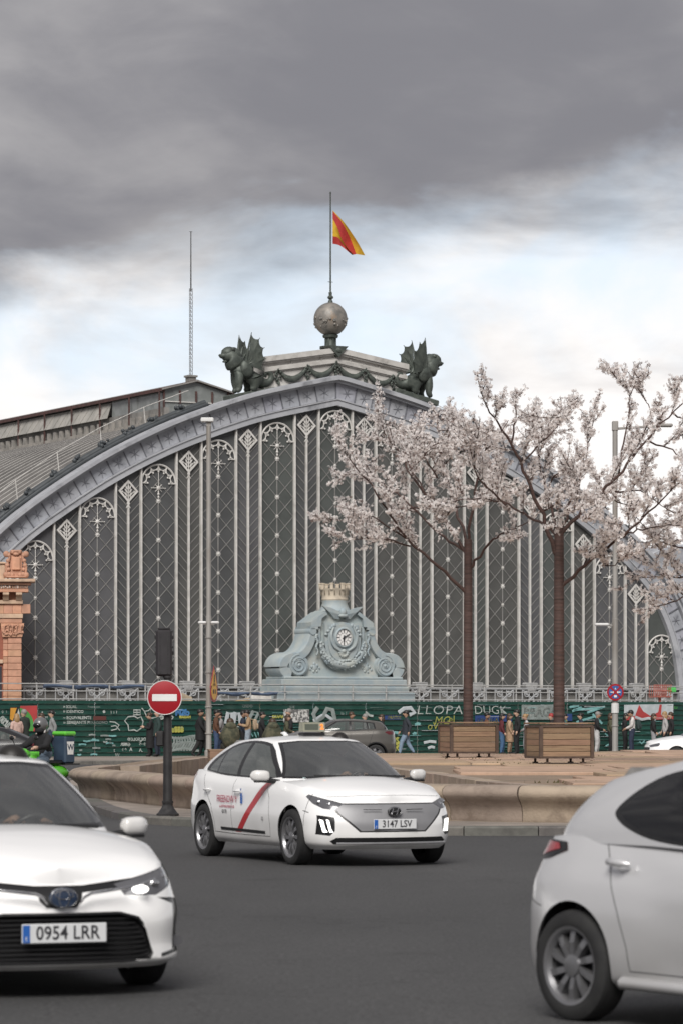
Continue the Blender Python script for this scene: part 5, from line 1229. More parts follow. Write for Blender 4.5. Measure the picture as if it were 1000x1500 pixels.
# no-entry sign and signal on a black post
b0 = gnd(246, 1195, .125)
ts = empty('traffic_signal', b0, 0, label='black traffic light post seen from behind with a round red no-entry sign', cat='traffic light')
S_ = F / b0.y
hz = lambda v: H + (1050 - v) / S_ - b0.z
mb = MB(); mb.lathe([(.175, 0), (.175, .03), (.15, .05), (.10, .12), (.082, .16), (.082, .19), (.088, .2), (.088, .23), (.078, .235)], 8); mb.build('base', M_black, ts, smooth=30)
mb = MB(); mb.lathe([(.074, .23), (.070, hz(1100)), (.062, hz(1045)), (.06, hz(994)), (.075, hz(993)), (.075, hz(990))], 16); mb.build('post', M_black, ts, smooth=30)
hd = MB(); x0 = -.055; zt, zb = hz(922), hz(991)
hd.box((x0, 0, (zt + zb) / 2), (.255, .18, zt - zb), bev=.035); hd.box((x0, 0, zt + .012), (.20, .14, .03), bev=.01)
head = hd.build('signal_head', mat('signal_shell', (.022, .02, .022), (.03, .027, .03), rough=.45, scale=5), ts)
for k in range(3):
    z = zb + (zt - zb) * (k + .5) / 3; vz = MB(); T = Matrix.Translation((x0, .09, z)) @ Matrix.Rotation(-pi / 2, 4, 'X'); vz.lathe([(.11, 0), (.115, .16)], 18, T=T, cap=False); vz.build('visor', M_black, head, smooth=40)
    for s1 in (-1, 1):
        vz = MB(); vz.box((x0 + s1 * .135, .03, z), (.03, .06, .06), bev=.01); vz.box((x0 + s1 * .135, .03, z + .09), (.02, .04, .03)); vz.build('hinge', M_black, head)
for s1 in (-1, 1):
    vz = MB(); vz.box((x0 + s1 * .06, -.094, (zt + zb) / 2), (.012, .012, zt - zb - .1)); vz.build('rib', M_black, head)
cx = (242 - 246) / S_; cz0 = hz(1022); Rn = .268
mb = MB(); T = Matrix.Translation((cx, -.12, cz0)) @ Matrix.Rotation(pi / 2, 4, 'X'); mb.lathe([(Rn, -.015), (Rn, .0), (Rn - .012, .004)], 48, T=T); disc = mb.build('sign_disc', M_sred, ts, smooth=30)
mb = MB(); mb.tube([(cx + (Rn - .004) * cos(2 * pi * i / 48), -.122, cz0 + (Rn - .004) * sin(2 * pi * i / 48)) for i in range(48)], .007, 5, closed=True); mb.build('sign_border', M_swhite, disc)
mb = MB(); mb.box((cx, -.1275, cz0), (.385, .006, .108), bev=.002); mb.build('white_bar', M_swhite, disc)
mb = MB(); mb.box((cx, -.06, cz0), (.2, .1, .05)); mb.build('bracket', M_black, ts)
# side box (push button / cabinet) on the post
mb = MB(); mb.box((-.12, .02, hz(1082)), (.12, .16, .24), bev=.02); mb.build('control_box', M_black, ts)
# tall lamp posts
def post(u, d, vtop, label, r0, r1):
    p = px(u, 1100, d); p.z = .125; t = empty('lamp_post', p, 0, label=label, cat='lamp post', group=None); hh_ = px(u, vtop, d).z - .125
    mb = MB(); mb.lathe([(r0 * 1.5, 0), (r0 * 1.5, .25), (r0 * 1.1, .3), (r0, .4), (r0 * .98, hh_ * .42), (r0 * .86, hh_ * .421), (r0 * .84, hh_ * .44), (r1, hh_)], 14); mb.build('mast', M_galv, t, smooth=30); return t, p, hh_, F / d
t, p, hh_, S_ = post(306, 128, 616, 'tall pale mast carrying a camera box and two yellow works signs', .105, .09)
zr = lambda v: H + (1050 - v) / S_ - .125
mb = MB(); mb.box((-.05, -.05, hh_ + .02), (.48, .3, .16), bev=.03); mb.build('camera_box', M_swhite, t); mb = MB(); mb.box((0, 0, hh_ - .12), (.16, .16, .2)); mb.build('bracket', M_galv, t)
for s1 in (-1, 1):
    mb = MB(); mb.box((s1 * .24, -.05, zr(912)), (.30, .22, .10), bev=.03); mb.build('luminaire', M_swhite, t); mb = MB(); mb.box((s1 * .16, -.05, zr(912) - .06), (.12, .12, .06)); mb.build('lamp_arm', M_galv, t)
for k, zz in enumerate((.9, 1.9, 3.2, 4.5)): mb = MB(); mb.lathe([(.14, zz), (.14, zz + .04)], 12); mb.build('band_clamp', M_galv, t)
M_wy = mat('works_yellow', (.75, .40, .03), rough=.4)
sa = radians(73)
Rz = Matrix.Rotation(sa, 4, 'Z')
zc = zr(992); tri = [(-.45, -.4), (.45, -.4), (0, .42)]
Tm = Matrix.Translation((.2, -.12, zc)) @ Rz
mb = MB(); mb.prism(tri, -.01, .01, T=Tm); sg_ = mb.build('triangle_sign', M_sred, t); mb = MB(); mb.prism([(a * .74, b * .74 - .03) for a, b in tri], -.016, -.0105, T=Tm); mb.build('sign_face', M_wy, sg_); mb = MB(); mb.box((0, -.02, -.05), (.08, .006, .3), T=Tm); mb.box((0, -.02, -.27), (.08, .006, .08), T=Tm); mb.build('sign_symbol', M_black, sg_)
Tm = Matrix.Translation((.2, -.12, zr(1013))) @ Rz
mb = MB(); mb.lathe([(.40, -.01), (.40, .01)], 28, T=Tm @ Matrix.Rotation(pi / 2, 4, 'X')); sg_ = mb.build('round_sign', M_sred, t); mb = MB(); mb.lathe([(.31, .011), (.31, .016)], 28, T=Tm @ Matrix.Rotation(pi / 2, 4, 'X')); mb.build('sign_face', M_wy, sg_); mb = MB(); mb.box((-.1, -.02, 0), (.1, .006, .16), T=Tm); mb.box((.1, -.02, 0), (.1, .006, .16), T=Tm); mb.build('sign_symbol', M_black, sg_)
t, p, hh_, S_ = post(900, 124, 622, 'tall pale mast with a side lamp and a round no-stopping sign', .11, .095)
zr = lambda v: H + (1050 - v) / S_ - .125
mb = MB(); mb.box((0, 0, hh_ - .05), (.22, .22, .35), bev=.02); mb.build('mast_head', M_galv, t); mb = MB(); mb.tube([(0, 0, hh_ - .15), (1.5, .1, hh_ - .05)], .045, 6); mb.build('outreach_arm', M_galv, t)
mb = MB(); mb.box((1.8, .1, hh_ - .02), (.6, .3, .12), bev=.04); mb.build('luminaire', M_galv, t)
mb = MB(); mb.box((-.48, -.05, zr(915)), (.50, .26, .11), bev=.035); mb.build('luminaire', M_swhite, t); mb = MB(); mb.tube([(0, 0, zr(917)), (-.3, -.03, zr(915))], .035, 6); mb.build('lamp_arm', M_galv, t)
zc = zr(1014); Rn = .305; T = Matrix.Translation((0, -.16, zc)) @ Matrix.Rotation(pi / 2, 4, 'X')
mb = MB(); mb.lathe([(Rn, -.01), (Rn, .006)], 36, T=T); dsc = mb.build('sign_disc', M_sred, t); mb = MB(); mb.lathe([(Rn * .78, .007), (Rn * .78, .011)], 36, T=T); mb.build('sign_face', mat('sign_blue_face', (.03, .10, .30), rough=.4), dsc)
for a in (pi / 4, -pi / 4):
    mb = MB(); mb.box((0, 0, 0), (Rn * 1.6, .004, .07)); mb.build('red_bar', M_sred, dsc, mw=Matrix.Translation((0, -.174 - (.003 if a > 0 else 0), zc)) @ Matrix.Rotation(a, 4, 'Y'))
for s1 in (-1, 1):
    mb = MB(); mb.box((s1 * .135, -.182, zc), (.09, .004, .04)); mb.prism([(s1 * .09, zc - .05), (s1 * .05, zc), (s1 * .09, zc + .05)], -.184, -.18); mb.build('white_arrow', M_swhite, dsc)
mb = MB(); mb.box((0, -.182, zc - .15), (.10, .004, .08)); mb.build('white_plate', M_swhite, dsc); mb = MB(); mb.prism([(-.03, zc + .1), (.03, zc + .1), (0, zc + .17)], -.184, -.18); mb.build('white_mark', M_swhite, dsc)
for zz in (zc + .2, zc - .2, 1.2): mb = MB(); mb.lathe([(.136, zz), (.136, zz + .04)], 12); mb.build('band_clamp', M_galv, t)
mb = MB(); mb.lathe([(.138, zc - .75), (.138, zc - .4)], 12); mb.build('sticker_sleeve', M_swhite, t)
# red and green market trolley panel on the terrace rail at the right
o = MB(); U0 = fac(954, 1012, -6.4)[0]; U1 = fac(978, 1012, -6.4)[0]; z_ = fac(960, 1012, -6.4)[1]
for k in range(9): o.tube([(U0 + (U1 - U0) * k / 8, 0, z_ - .33), (U0 + (U1 - U0) * k / 8 + .05, 0, z_ + .33)], .02, 4)
for zz in (-.33, 0, .33): o.tube([(U0, 0, z_ + zz), (U1 + .1, 0, z_ + zz)], .028, 5)
for k in range(9): o.tube([(U0 + (U1 - U0) * k / 8, .5, z_ - .33), (U0 + (U1 - U0) * k / 8 + .05, .5, z_ + .33)], .02, 4)
o.box((U1 + .25, .2, z_ + .05), (.4, .4, .3), 1, bev=.05); o.box(((U0 + U1) / 2, .25, z_ - .36), (U1 - U0, .5, .05)); o.box(((U0 + U1) / 2, .25, (z_ - .36 + 2.0) / 2), (.12, .12, z_ - .36 - 2.0))
ob = o.build('wire_trolley', [mat('trolley_red', (.45, .16, .12), (.35, .1, .08), rough=.6, scale=3), mat('trolley_green', (.10, .50, .12), rough=.5)], mw=TFAC @ Matrix.Translation((0, -6.6, 0))); tag(ob, 'pale red wire trolley with a green basket on the terrace above the red mural', 'trolley')
# ------------------------------------------------------------------ vehicles
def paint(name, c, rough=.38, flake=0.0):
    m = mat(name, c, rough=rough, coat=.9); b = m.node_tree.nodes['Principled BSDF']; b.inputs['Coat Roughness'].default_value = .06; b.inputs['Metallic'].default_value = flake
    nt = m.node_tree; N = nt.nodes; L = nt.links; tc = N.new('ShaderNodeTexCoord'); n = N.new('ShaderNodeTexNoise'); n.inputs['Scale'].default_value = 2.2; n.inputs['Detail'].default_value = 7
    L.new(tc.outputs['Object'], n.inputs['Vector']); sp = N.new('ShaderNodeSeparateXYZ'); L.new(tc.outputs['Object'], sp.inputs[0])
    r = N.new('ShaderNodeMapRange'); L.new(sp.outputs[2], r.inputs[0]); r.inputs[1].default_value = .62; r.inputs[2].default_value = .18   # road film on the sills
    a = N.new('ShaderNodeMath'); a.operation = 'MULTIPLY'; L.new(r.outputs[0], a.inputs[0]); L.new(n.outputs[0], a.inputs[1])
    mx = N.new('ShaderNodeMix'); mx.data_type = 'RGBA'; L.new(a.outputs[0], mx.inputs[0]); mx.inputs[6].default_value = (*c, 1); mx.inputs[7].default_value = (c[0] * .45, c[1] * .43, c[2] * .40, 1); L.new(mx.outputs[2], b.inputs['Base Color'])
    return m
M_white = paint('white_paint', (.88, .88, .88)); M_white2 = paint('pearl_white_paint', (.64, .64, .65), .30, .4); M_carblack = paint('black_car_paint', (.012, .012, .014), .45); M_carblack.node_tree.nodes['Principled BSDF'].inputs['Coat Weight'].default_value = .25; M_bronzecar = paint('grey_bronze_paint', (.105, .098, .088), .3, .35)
M_trimb = mat('car_trim_black', (.012, .012, .013), rough=.35); M_rub = mat('car_rubber', (.014, .014, .015), (.022, .022, .022), rough=.8, scale=8); M_under = mat('car_underbody', (.010, .010, .011), rough=.9)
M_chrome = mat('car_chrome', (.62, .62, .63), rough=.18, metal=1.0); M_satin = mat('satin_silver', (.27, .27, .28), (.24, .24, .25), rough=.5, metal=.35, scale=3); M_alloy = mat('alloy', (.27, .27, .28), rough=.35, metal=.75); M_alloyd = mat('alloy_dark', (.03, .03, .032), rough=.4, metal=.4)
M_cabin = mat('cabin_grey', (.06, .06, .063), (.085, .085, .088), rough=.8, scale=5); M_seat = mat('seat_cloth', (.13, .125, .12), (.19, .185, .18), rough=.9, scale=9)
M_wind = glass_mat('windscreen_glass', (.20, .21, .215), .74); M_side = glass_mat('side_glass', (.30, .33, .32), .70); M_dark = glass_mat('privacy_glass', (.006, .006, .007), .12)
M_lens = glass_mat('lamp_lens', (.02, .02, .022), .6); M_lampin = mat('lamp_inner', (.13, .13, .14), rough=.2, metal=.35, coat=1.0); M_red_l = mat('tail_lens', (.30, .012, .018), rough=.12, coat=1.0); M_dredl = mat('tail_lens_dark', (.09, .006, .01), rough=.15, coat=1.0)
M_drl = emis('daytime_lamp', (1, .98, .94), 1.3); M_plate = mat('plate_white', (.62, .63, .64), rough=.4); M_eu = mat('plate_blue', (.02, .11, .40), rough=.4); M_ptxt = mat('plate_ink', (.03, .03, .035), rough=.5)

def spl(vals, n):
    """smooth resample of a list of scalar columns: pchip on index"""
    k = len(vals); f = pchip(list(range(k)), vals); return [f(i / n) for i in range((k - 1) * n + 1)]
def wheel_meshes(R, W, rim, style):
    T = Matrix.Rotation(-pi / 2, 4, 'X')   # lathe axis -> +y (outer face at +y)
    ty = MB(); prof = [(rim, -W / 2 + .01), (rim + .02, -W / 2), (R - .03, -W / 2 + .005), (R - .008, -W / 2 + .02), (R, -W / 2 + .045), (R, W / 2 - .045), (R - .008, W / 2 - .02), (R - .03, W / 2 - .005), (rim + .02, W / 2), (rim, W / 2 - .01)]
    ty.lathe(prof, 40, T=T, cap=False)
    for k in range(3):
        y = -W / 4 + k * W / 4; ty.lathe([(R + .001, y - .004), (R + .001, y + .004)], 40, T=T, cap=False)
    rm = MB(); rm.lathe([(rim + .002, -W / 2 + .02), (rim - .012, -W / 2 + .04), (rim - .02, W / 2 - .05), (rim - .008, W / 2 - .022), (rim + .006, W / 2 - .012), (rim + .006, W / 2 - .006), (rim - .012, W / 2 - .012), (rim - .026, W / 2 - .04)], 40, T=T, cap=False)
    ds = MB(); ds.lathe([(.01, W / 2 - .10), (rim - .012, W / 2 - .085)], 32, T=T)
    sp = MB(); sd = MB()
    n, w0, w1, tw = style
    for k in range(n):
        a = 2 * pi * k / n
        for q, (mb, wa, wb, y0, off) in enumerate(((sp, w0, w1, W / 2 - .02, 0),)):
            c, s_ = cos(a), sin(a)
            def P(r_, t, y): return (r_ * c - t * s_, y, r_ * s_ + t * c)
            r0, r1 = .05, rim - .006
            vs = [P(r0, -wa, y0 - .012), P(r0, wa, y0 - .012), P((r0 + r1) / 2, (wa + wb) / 2 + tw * .5, y0 - .004), P(r1, wb + tw, y0 - .014), P(r1, -wb + tw, y0 - .014), P((r0 + r1) / 2, -(wa + wb) / 2 + tw * .5, y0 - .004)]
            vs += [(v[0], v[1] - .045, v[2]) for v in vs]; fs = [(0, 1, 2, 5), (5, 2, 3, 4), (7, 6, 11, 8), (8, 11, 10, 9)] + [(i, i + 6, (i + 1) % 6 + 6, (i + 1) % 6) for i in range(6)]
            mb.add(vs, fs)
    hb = MB(); hb.lathe([(.062, W / 2 - .07), (.06, W / 2 - .022), (.03, W / 2 - .016)], 20, T=T)
    return ty.mesh('tyre', M_rub, 35), rm.mesh('rim', M_alloy, 35), ds.mesh('brake_disc', M_alloyd), sp.mesh('spokes', M_alloy), hb.mesh('hub_cap', M_alloy, 40)
def hull(P):
    P = sorted(set((round(a, 5), round(b, 5)) for a, b in P))
    def half(Q):
        h = []
        for p in Q:
            while len(h) > 1 and (h[-1][0] - h[-2][0]) * (p[1] - h[-2][1]) - (h[-1][1] - h[-2][1]) * (p[0] - h[-2][0]) <= 0: h.pop()
            h.append(p)
        return h[:-1]
    return half(P) + half(P[::-1])
class Car:
    def __init__(s, name, label, cat, spec):
        s.sp = spec; s.root = empty(name, label=label, cat=cat); s.bm = bmesh.new(); s.lay = s.bm.faces.layers.int.new('part'); s.names = {}; s.shell()
    def pid(s, name, m, off=0.0, parent=None):
        if name not in s.names: s.names[name] = [len(s.names) + 1, m, off, parent]
        return s.names[name][0]
    def addgrid(s, rows, part, ref):
        bm = s.bm; V = [[bm.verts.new(p) for p in r] for r in rows]
        for i in range(len(rows) - 1):
            for j in range(len(rows[0]) - 1):
                q = [V[i][j], V[i][j + 1], V[i + 1][j + 1], V[i + 1][j]]
                if len({tuple(round(c, 5) for c in v.co) for v in q}) < 3: continue
                f = bm.faces.new(q); f.normal_update(); c = f.calc_center_median(); f[s.lay] = part; f.smooth = True
                if f.normal.dot(c - ref(c)) < 0: f.normal_flip()
    def shell(s):
        sp = s.sp; body = s.pid('body', sp['paint']); N1, N2 = 7, 5
        rows = sp['plan']; n = len(rows); pl = [Vector((r[0], r[1], 0)) for r in rows]; cage = []
        for i in range(n):
            a = pl[i - 1] if i else Vector((pl[1].x, -pl[1].y, 0)); b = pl[i + 1] if i < n - 1 else Vector((pl[-2].x, -pl[-2].y, 0)); t = (b - a).normalized(); nv = Vector((-t.y, t.x, 0))
            if nv.dot(pl[i] - Vector((pl[i].x * .5, 0, 0))) < 0: nv = -nv
            zt = rows[i][2]; prof = sp['prof'][rows[i][3]]; extra = rows[i][4] if len(rows[i]) > 4 else {}; lv = []
            for k, (tz, ins) in enumerate(prof):
                z = sp['zbot'] + (zt - sp['zbot']) * tz; ins = extra.get(k, ins); lv.append(pl[i] - nv * ins + Vector((0, 0, z)))
            cage.append(lv)
        K = len(cage[0])
        # along the perimeter
        cols = []
        for k in range(K):
            cx, cy, cz_ = (spl([cage[i][k][c] for i in range(n)], N1) for c in range(3)); cols.append(list(zip(cx, cy, cz_)))
        m = len(cols[0]); grid = []
        for i in range(m):
            X, Y, Zv = (spl([cols[k][i][c] for k in range(K)], N2) for c in range(3)); grid.append([Vector((X[j], max(0, Y[j]), Zv[j])) for j in range(len(X))])
        for r in (0, m - 1):
            for p in grid[r]: p.y = 0
        s.grid_ = grid
        ref = lambda c: Vector((c.x * .55, 0, .5))
        s.addgrid(grid, body, ref); s.addgrid([[Vector((p.x, -p.y, p.z)) for p in r] for r in grid], body, ref)
        # top deck between the belt edges
        crown = sp['crown']; top = [g[-1] for g in grid]; deck = []
        for p in top:
            h = max(0, crown(p.x) - p.z); deck.append([Vector((p.x, p.y * (1 - q / 8), p.z + h * (1 - abs(1 - q / 8) ** 2.4))) for q in range(17)])
        s.addgrid(deck, body, lambda c: Vector((c.x, c.y, 0)))
        bot = [g[0] for g in grid]; s.addgrid([[Vector((p.x, p.y * (1 - q / 4), p.z)) for q in range(9)] for p in bot], s.pid('underbody', M_under), lambda c: Vector((c.x, c.y, 1)))
        # greenhouse
        gh = s.pid('cabin_shell', sp['paint']); B, Rf = sp['gbase'], sp['groof']; k = len(B); lv = []
        nrm2 = []
        for i in range(k):
            a = B[max(0, i - 1)]; b = B[min(k - 1, i + 1)]; t = Vector((b[0] - a[0], b[1] - a[1], 0)).normalized(); nv = Vector((t.y, -t.x, 0))
            if i in (0, k - 1): nv = Vector((1 if i == 0 else -1, 0, 0))
            if nv.dot(Vector((B[i][0] + .5, B[i][1], 0))) < 0: nv = -nv
            nrm2.append(nv)
        ts = [0, .2, .4, .6, .8, .94, 1.0]
        for t in ts:
            row = []
            for i in range(k):
                b_, r_ = Vector(B[i]), Vector(Rf[i]); bulge = sp.get('bulge', .035); tt = t
                p = b_.lerp(r_, tt) + nrm2[i] * bulge * 4 * tt * (1 - tt)
                if t == 1.0: p = p - nrm2[i] * .02 + Vector((0, 0, .012))
                row.append(p)
            lv.append(row)
        fine = []
        for row in lv:
            X, Y, Zv = (spl([p[c] for p in row], 6) for c in range(3)); fine.append([Vector((X[j], max(0, Y[j]), Zv[j])) for j in range(len(X))])
        for row in fine: row[0].y = 0; row[-1].y = 0
        # refine vertically
        cols2 = []
        for j in range(len(fine[0])):
            X, Y, Zv = (spl([r[j][c] for r in fine], 3) for c in range(3)); cols2.append([Vector((X[q], Y[q], Zv[q])) for q in range(len(X))])
        refg = lambda c: Vector((c.x * .5 - .1, 0, .9))
        s.addgrid(cols2, gh, refg); s.addgrid([[Vector((p.x, -p.y, p.z)) for p in r] for r in cols2], gh, refg)
        rc = sp['rcrown']; rtop = [c[-1] for c in cols2]; cap = []
        for p in rtop:
            h = max(0, rc(p.x) - p.z); cap.append([Vector((p.x, p.y * (1 - q / 8), p.z + h * (1 - abs(1 - q / 8) ** 2.2))) for q in range(17)])
        s.addgrid(cap, gh, lambda c: Vector((c.x, c.y, 0)))
        bmesh.ops.remove_doubles(s.bm, verts=s.bm.verts[:], dist=.0008)
        # open the deck under the cabin
        hp = hull([(p[0] * .97, p[1] * .95) for p in B] + [(p[0] * .97, -p[1] * .95) for p in B])
        f = s.cut(hp, 'top', None, only=body); bmesh.ops.delete(s.bm, geom=[q for q in f if q.is_valid], context='FACES')
    def cut(s, poly, view, part, only=None, thr=.12, off=0.0, cond=None):
        """cut a convex outline into the skin, looking along a view; faces inside get the part id"""
        bm = s.bm; bm.normal_update()
        if view == 'top': U, V, D = Vector((1, 0, 0)), Vector((0, 1, 0)), Vector((0, 0, 1))
        elif view == 'left': U, V, D = Vector((1, 0, 0)), Vector((0, 0, 1)), Vector((0, 1, 0))
        elif view == 'right': U, V, D = Vector((1, 0, 0)), Vector((0, 0, 1)), Vector((0, -1, 0))
        elif view == 'front': U, V, D = Vector((0, 1, 0)), Vector((0, 0, 1)), Vector((1, 0, 0))
        elif view == 'rear': U, V, D = Vector((0, 1, 0)), Vector((0, 0, 1)), Vector((-1, 0, 0))
        else: D = Vector(view).normalized(); U = Vector((-D.y, D.x, 0)).normalized(); V = Vector((0, 0, 1))
        if poly and len(poly[0]) == 3: poly = [(Vector(p).dot(U), Vector(p).dot(V)) for p in poly]
        poly = hull(poly); n = len(poly); mn = [min(p[i] for p in poly) for i in (0, 1)]; mx = [max(p[i] for p in poly) for i in (0, 1)]
        S = []
        for f in bm.faces:
            if f.normal.dot(D) < thr or (only is not None and f[s.lay] != only and not (isinstance(only, (list, tuple, set)) and f[s.lay] in only)): continue
            us = [v.co.dot(U) for v in f.verts]; vs = [v.co.dot(V) for v in f.verts]
            if max(us) < mn[0] or min(us) > mx[0] or max(vs) < mn[1] or min(vs) > mx[1]: continue
            if cond and not cond(f.calc_center_median()): continue
            S.append(f)
        for i in range(n):
            if not S: break
            a, b = poly[i], poly[(i + 1) % n]; e = (b[0] - a[0], b[1] - a[1]); no = U * e[1] - V * e[0]; co = U * a[0] + V * a[1]   # outward for a counter-clockwise outline
            if no.length < 1e-7: continue
            no.normalize(); es = {x for f in S for x in f.edges}; vs = {x for f in S for x in f.verts}
            r = bmesh.ops.bisect_plane(bm, geom=list(S) + list(es) + list(vs), dist=1e-5, plane_co=co, plane_no=no)
            S = [g for g in r['geom'] if isinstance(g, bmesh.types.BMFace) and (g.calc_center_median() - co).dot(no) < 1e-6]
        if part is not None:
            for f in S: f[s.lay] = part
        return S
    def both(s, poly, part, only=None, rnd=0, **k):
        poly = hull(poly)
        for _ in range(rnd):
            n_ = len(poly); poly = [q for i in range(n_) for q in ((poly[i][0] * .75 + poly[(i + 1) % n_][0] * .25, poly[i][1] * .75 + poly[(i + 1) % n_][1] * .25), (poly[i][0] * .25 + poly[(i + 1) % n_][0] * .75, poly[i][1] * .25 + poly[(i + 1) % n_][1] * .75))]
        for v in ('left', 'right'): s.cut(poly, v, part, only, **k)
    def pairdiag(s, pts, part, d=(.75, .66, .1), only=None, **k):
        s.cut(pts, d, part, only, **k); s.cut([(a, -b, c) for a, b, c in pts], (d[0], -d[1], d[2]), part, only, **k)
    def line(s, pts, w, view, part, only=None):
        for i in range(len(pts) - 1):
            a, b = pts[i], pts[i + 1]; dx, dy = b[0] - a[0], b[1] - a[1]; L_ = sqrt(dx * dx + dy * dy) or 1; nx, ny = -dy / L_ * w / 2, dx / L_ * w / 2; ex, ey = dx / L_ * w * .3, dy / L_ * w * .3
            for v in (view if isinstance(view, tuple) else (view,)): s.cut([(a[0] + nx - ex, a[1] + ny - ey), (b[0] + nx + ex, b[1] + ny + ey), (b[0] - nx + ex, b[1] - ny + ey), (a[0] - nx - ex, a[1] - ny - ey)], v, part, only)
    def wheels(s, xs, y, R, W, rim, style, archR, zc=None):
        zc = zc or R - .008
        for x in xs:
            circ = [(x + archR * cos(2 * pi * i / 44), zc + .015 + archR * sin(2 * pi * i / 44)) for i in range(44)]
            for v in ('left', 'right'):
                f = s.cut(circ, v, None, thr=-.2, cond=(lambda c: c.y > .3) if v == 'left' else (lambda c: c.y < -.3)); bmesh.ops.delete(s.bm, geom=[q for q in f if q.is_valid], context='FACES')
            for sg in (-1, 1):
                mb = MB(); n = 18; rows = [[Vector((x + rr * cos(a), sg * yy, zc + .015 + rr * sin(a))) for (rr, yy) in ((archR + .004, y - .13), (archR, y - .27), (archR * .3, y - .29))] for a in [-.35 + (pi + .7) * i / n for i in range(n + 1)]]
                mb.grid(rows, flip=sg < 0); mb.build('wheel_arch', M_under, s.root)
        ms = wheel_meshes(R, W, rim, style); r_ = random.Random(3)
        for x in xs:
            for sg in (-1, 1):
                wh = empty('wheel', (x, sg * (y - W / 2 + .012), zc + .003), 0, parent=s.root); wh.rotation_euler = (0, r_.uniform(0, 6.2), 0 if sg > 0 else pi)
                if x > 0 and s.sp.get('steer'): wh.rotation_euler = (0, 0, (0 if sg > 0 else pi) + s.sp['steer'])
                for nm, me in zip(('tyre', 'rim', 'brake_disc', 'spokes', 'hub_cap'), ms): link(nm, me, wh)
    def finish(s, inner=True, interior=True):
        bm = s.bm; s.parts = {}; bm.normal_update(); inv = {v[0]: k for k, v in s.names.items()}
        for k, (pid, m, off, parent) in s.names.items():
            fs0 = [f for f in bm.faces if f[s.lay] == pid]
            if not fs0: continue
            if k in ('body', 'cabin_shell', 'underbody', 'panel_gap'): groups = [fs0]
            else:
                left = set(fs0); groups = []
                while left:
                    st = [left.pop()]; g_ = []
                    while st:
                        f = st.pop(); g_.append(f)
                        for e in f.edges:
                            for f2 in e.link_faces:
                                if f2 in left: left.discard(f2); st.append(f2)
                    groups.append(g_)
                groups = [g_ for g_ in groups if sum(f.calc_area() for f in g_) > 2e-4]
            for gi, fs in enumerate(groups):
                idx = {}; vs = []; polys = []
                for f in fs:
                    q = []
                    for v in f.verts:
                        if v not in idx: idx[v] = len(vs); vs.append(v)
                        q.append(idx[v])
                    polys.append(q)
                nv = [Vector() for _ in vs]
                for f, q in zip(fs, polys):
                    for i in q: nv[i] += f.normal
                co = [tuple(v.co + n_.normalized() * off) for v, n_ in zip(vs, nv)]
                me = bpy.data.meshes.new(k); me.from_pydata(co, [], polys); me.materials.append(m)
                me.polygons.foreach_set('use_smooth', [True] * len(polys)); me.set_sharp_from_angle(angle=radians(40)); me.update()
                o = link(k.split('#')[0], me, s.parts.get(parent, s.root) if parent else s.root)
                if k == 'panel_gap': o['kind'] = 'stuff'
                s.parts.setdefault(k, o); s.parts[k, 1 if sum(c[1] for c in co) > 0 else -1] = o
        if inner:
            # dark lining behind the cabin shell and the body
            mb = MB()
            for k in ('cabin_shell', 'body'):
                if k not in s.parts: continue
                me = s.parts[k].data; n_ = [v.normal.copy() for v in me.vertices]; b = len(mb.v)
                for v, q in zip(me.vertices, n_): mb.v.append(tuple(v.co - q * .014))
                for p in me.polygons: mb.f.append(tuple(b + i for i in reversed(p.vertices))); mb.m.append(0)
            mb.build('lining', M_cabin, s.root)
        bm.free()
def plate(parent, txt, loc, rot, w=.52, h=.11):
    p = MB(); p.box((0, 0, 0), (w, .012, h), bev=.004); pl = link('number_plate', p.mesh('number_plate', M_plate), parent, mw=Matrix.Translation(loc) @ rot)
    q = MB(); q.box((-w / 2 + .026, -.0075, 0), (.044, .003, h - .012)); q.build('plate_band', M_eu, pl)
    me = text_mesh(txt, h * .98, M_ptxt, bold=.0015, spacing=1.02); link('lettering', me, pl, mw=Matrix.Translation((.02, -.0095, 0)) @ Matrix.Rotation(pi / 2, 4, 'X') @ Matrix.Diagonal((.86, 1, 1, 1)))
    me = text_mesh('E', h * .3, M_plate); link('lettering', me, pl, mw=Matrix.Translation((-w / 2 + .026, -.0105, -.03)) @ Matrix.Rotation(pi / 2, 4, 'X')); return pl
RF = Matrix.Rotation(pi / 2, 4, 'Z')    # a plate modelled facing -y, turned to face +x
def mirror(car, x, y, z, m, w=.25, h=.155):
    for sg in (-1, 1):
        mb = MB(); rows = []; sgn = lambda v, e: abs(v) ** e * (1 if v > 0 else -1)
        for i in range(11):
            t = i / 10; yy = -w / 2 + w * t; k = max(.02, 1 - abs(2 * t - 1) ** (5 if t < .5 else 3.2)) ** .5; hh_ = h / 2 * k * (.86 + .14 * t)
            rows.append([Vector(((.062 if cos(b) > 0 else .04) * k * sgn(cos(b), .75) - .05 * t * t, yy, hh_ * sgn(sin(b), .75))) for b in [2 * pi * j / 16 for j in range(16)]])
        mb.grid(rows, closed=True); o = mb.build('door_mirror', m, car.root, smooth=60, loc=(x, sg * (y + w / 2 + .05), z))
        if sg < 0: o.scale = (1, -1, 1)
        mb = MB(); mb.tube([(x + .03, sg * (y - .06), z - h * .55), (x + .01, sg * (y + .03), z - h * .42), (x, sg * (y + .12), z - h * .36)], [.035, .032, .03], 8); mb.box((x - .01, sg * (y + w / 2 + .04), z - h * .47), (.085, w * .72, .022), bev=.009); mb.build('mirror_foot', M_trimb, car.root, smooth=50)
        mb = MB(); mb.box((x - .058, sg * (y + w / 2 + .04), z), (.006, w * .7, h * .7), bev=.002); mb.build('mirror_glass', M_chrome, o if False else car.root)
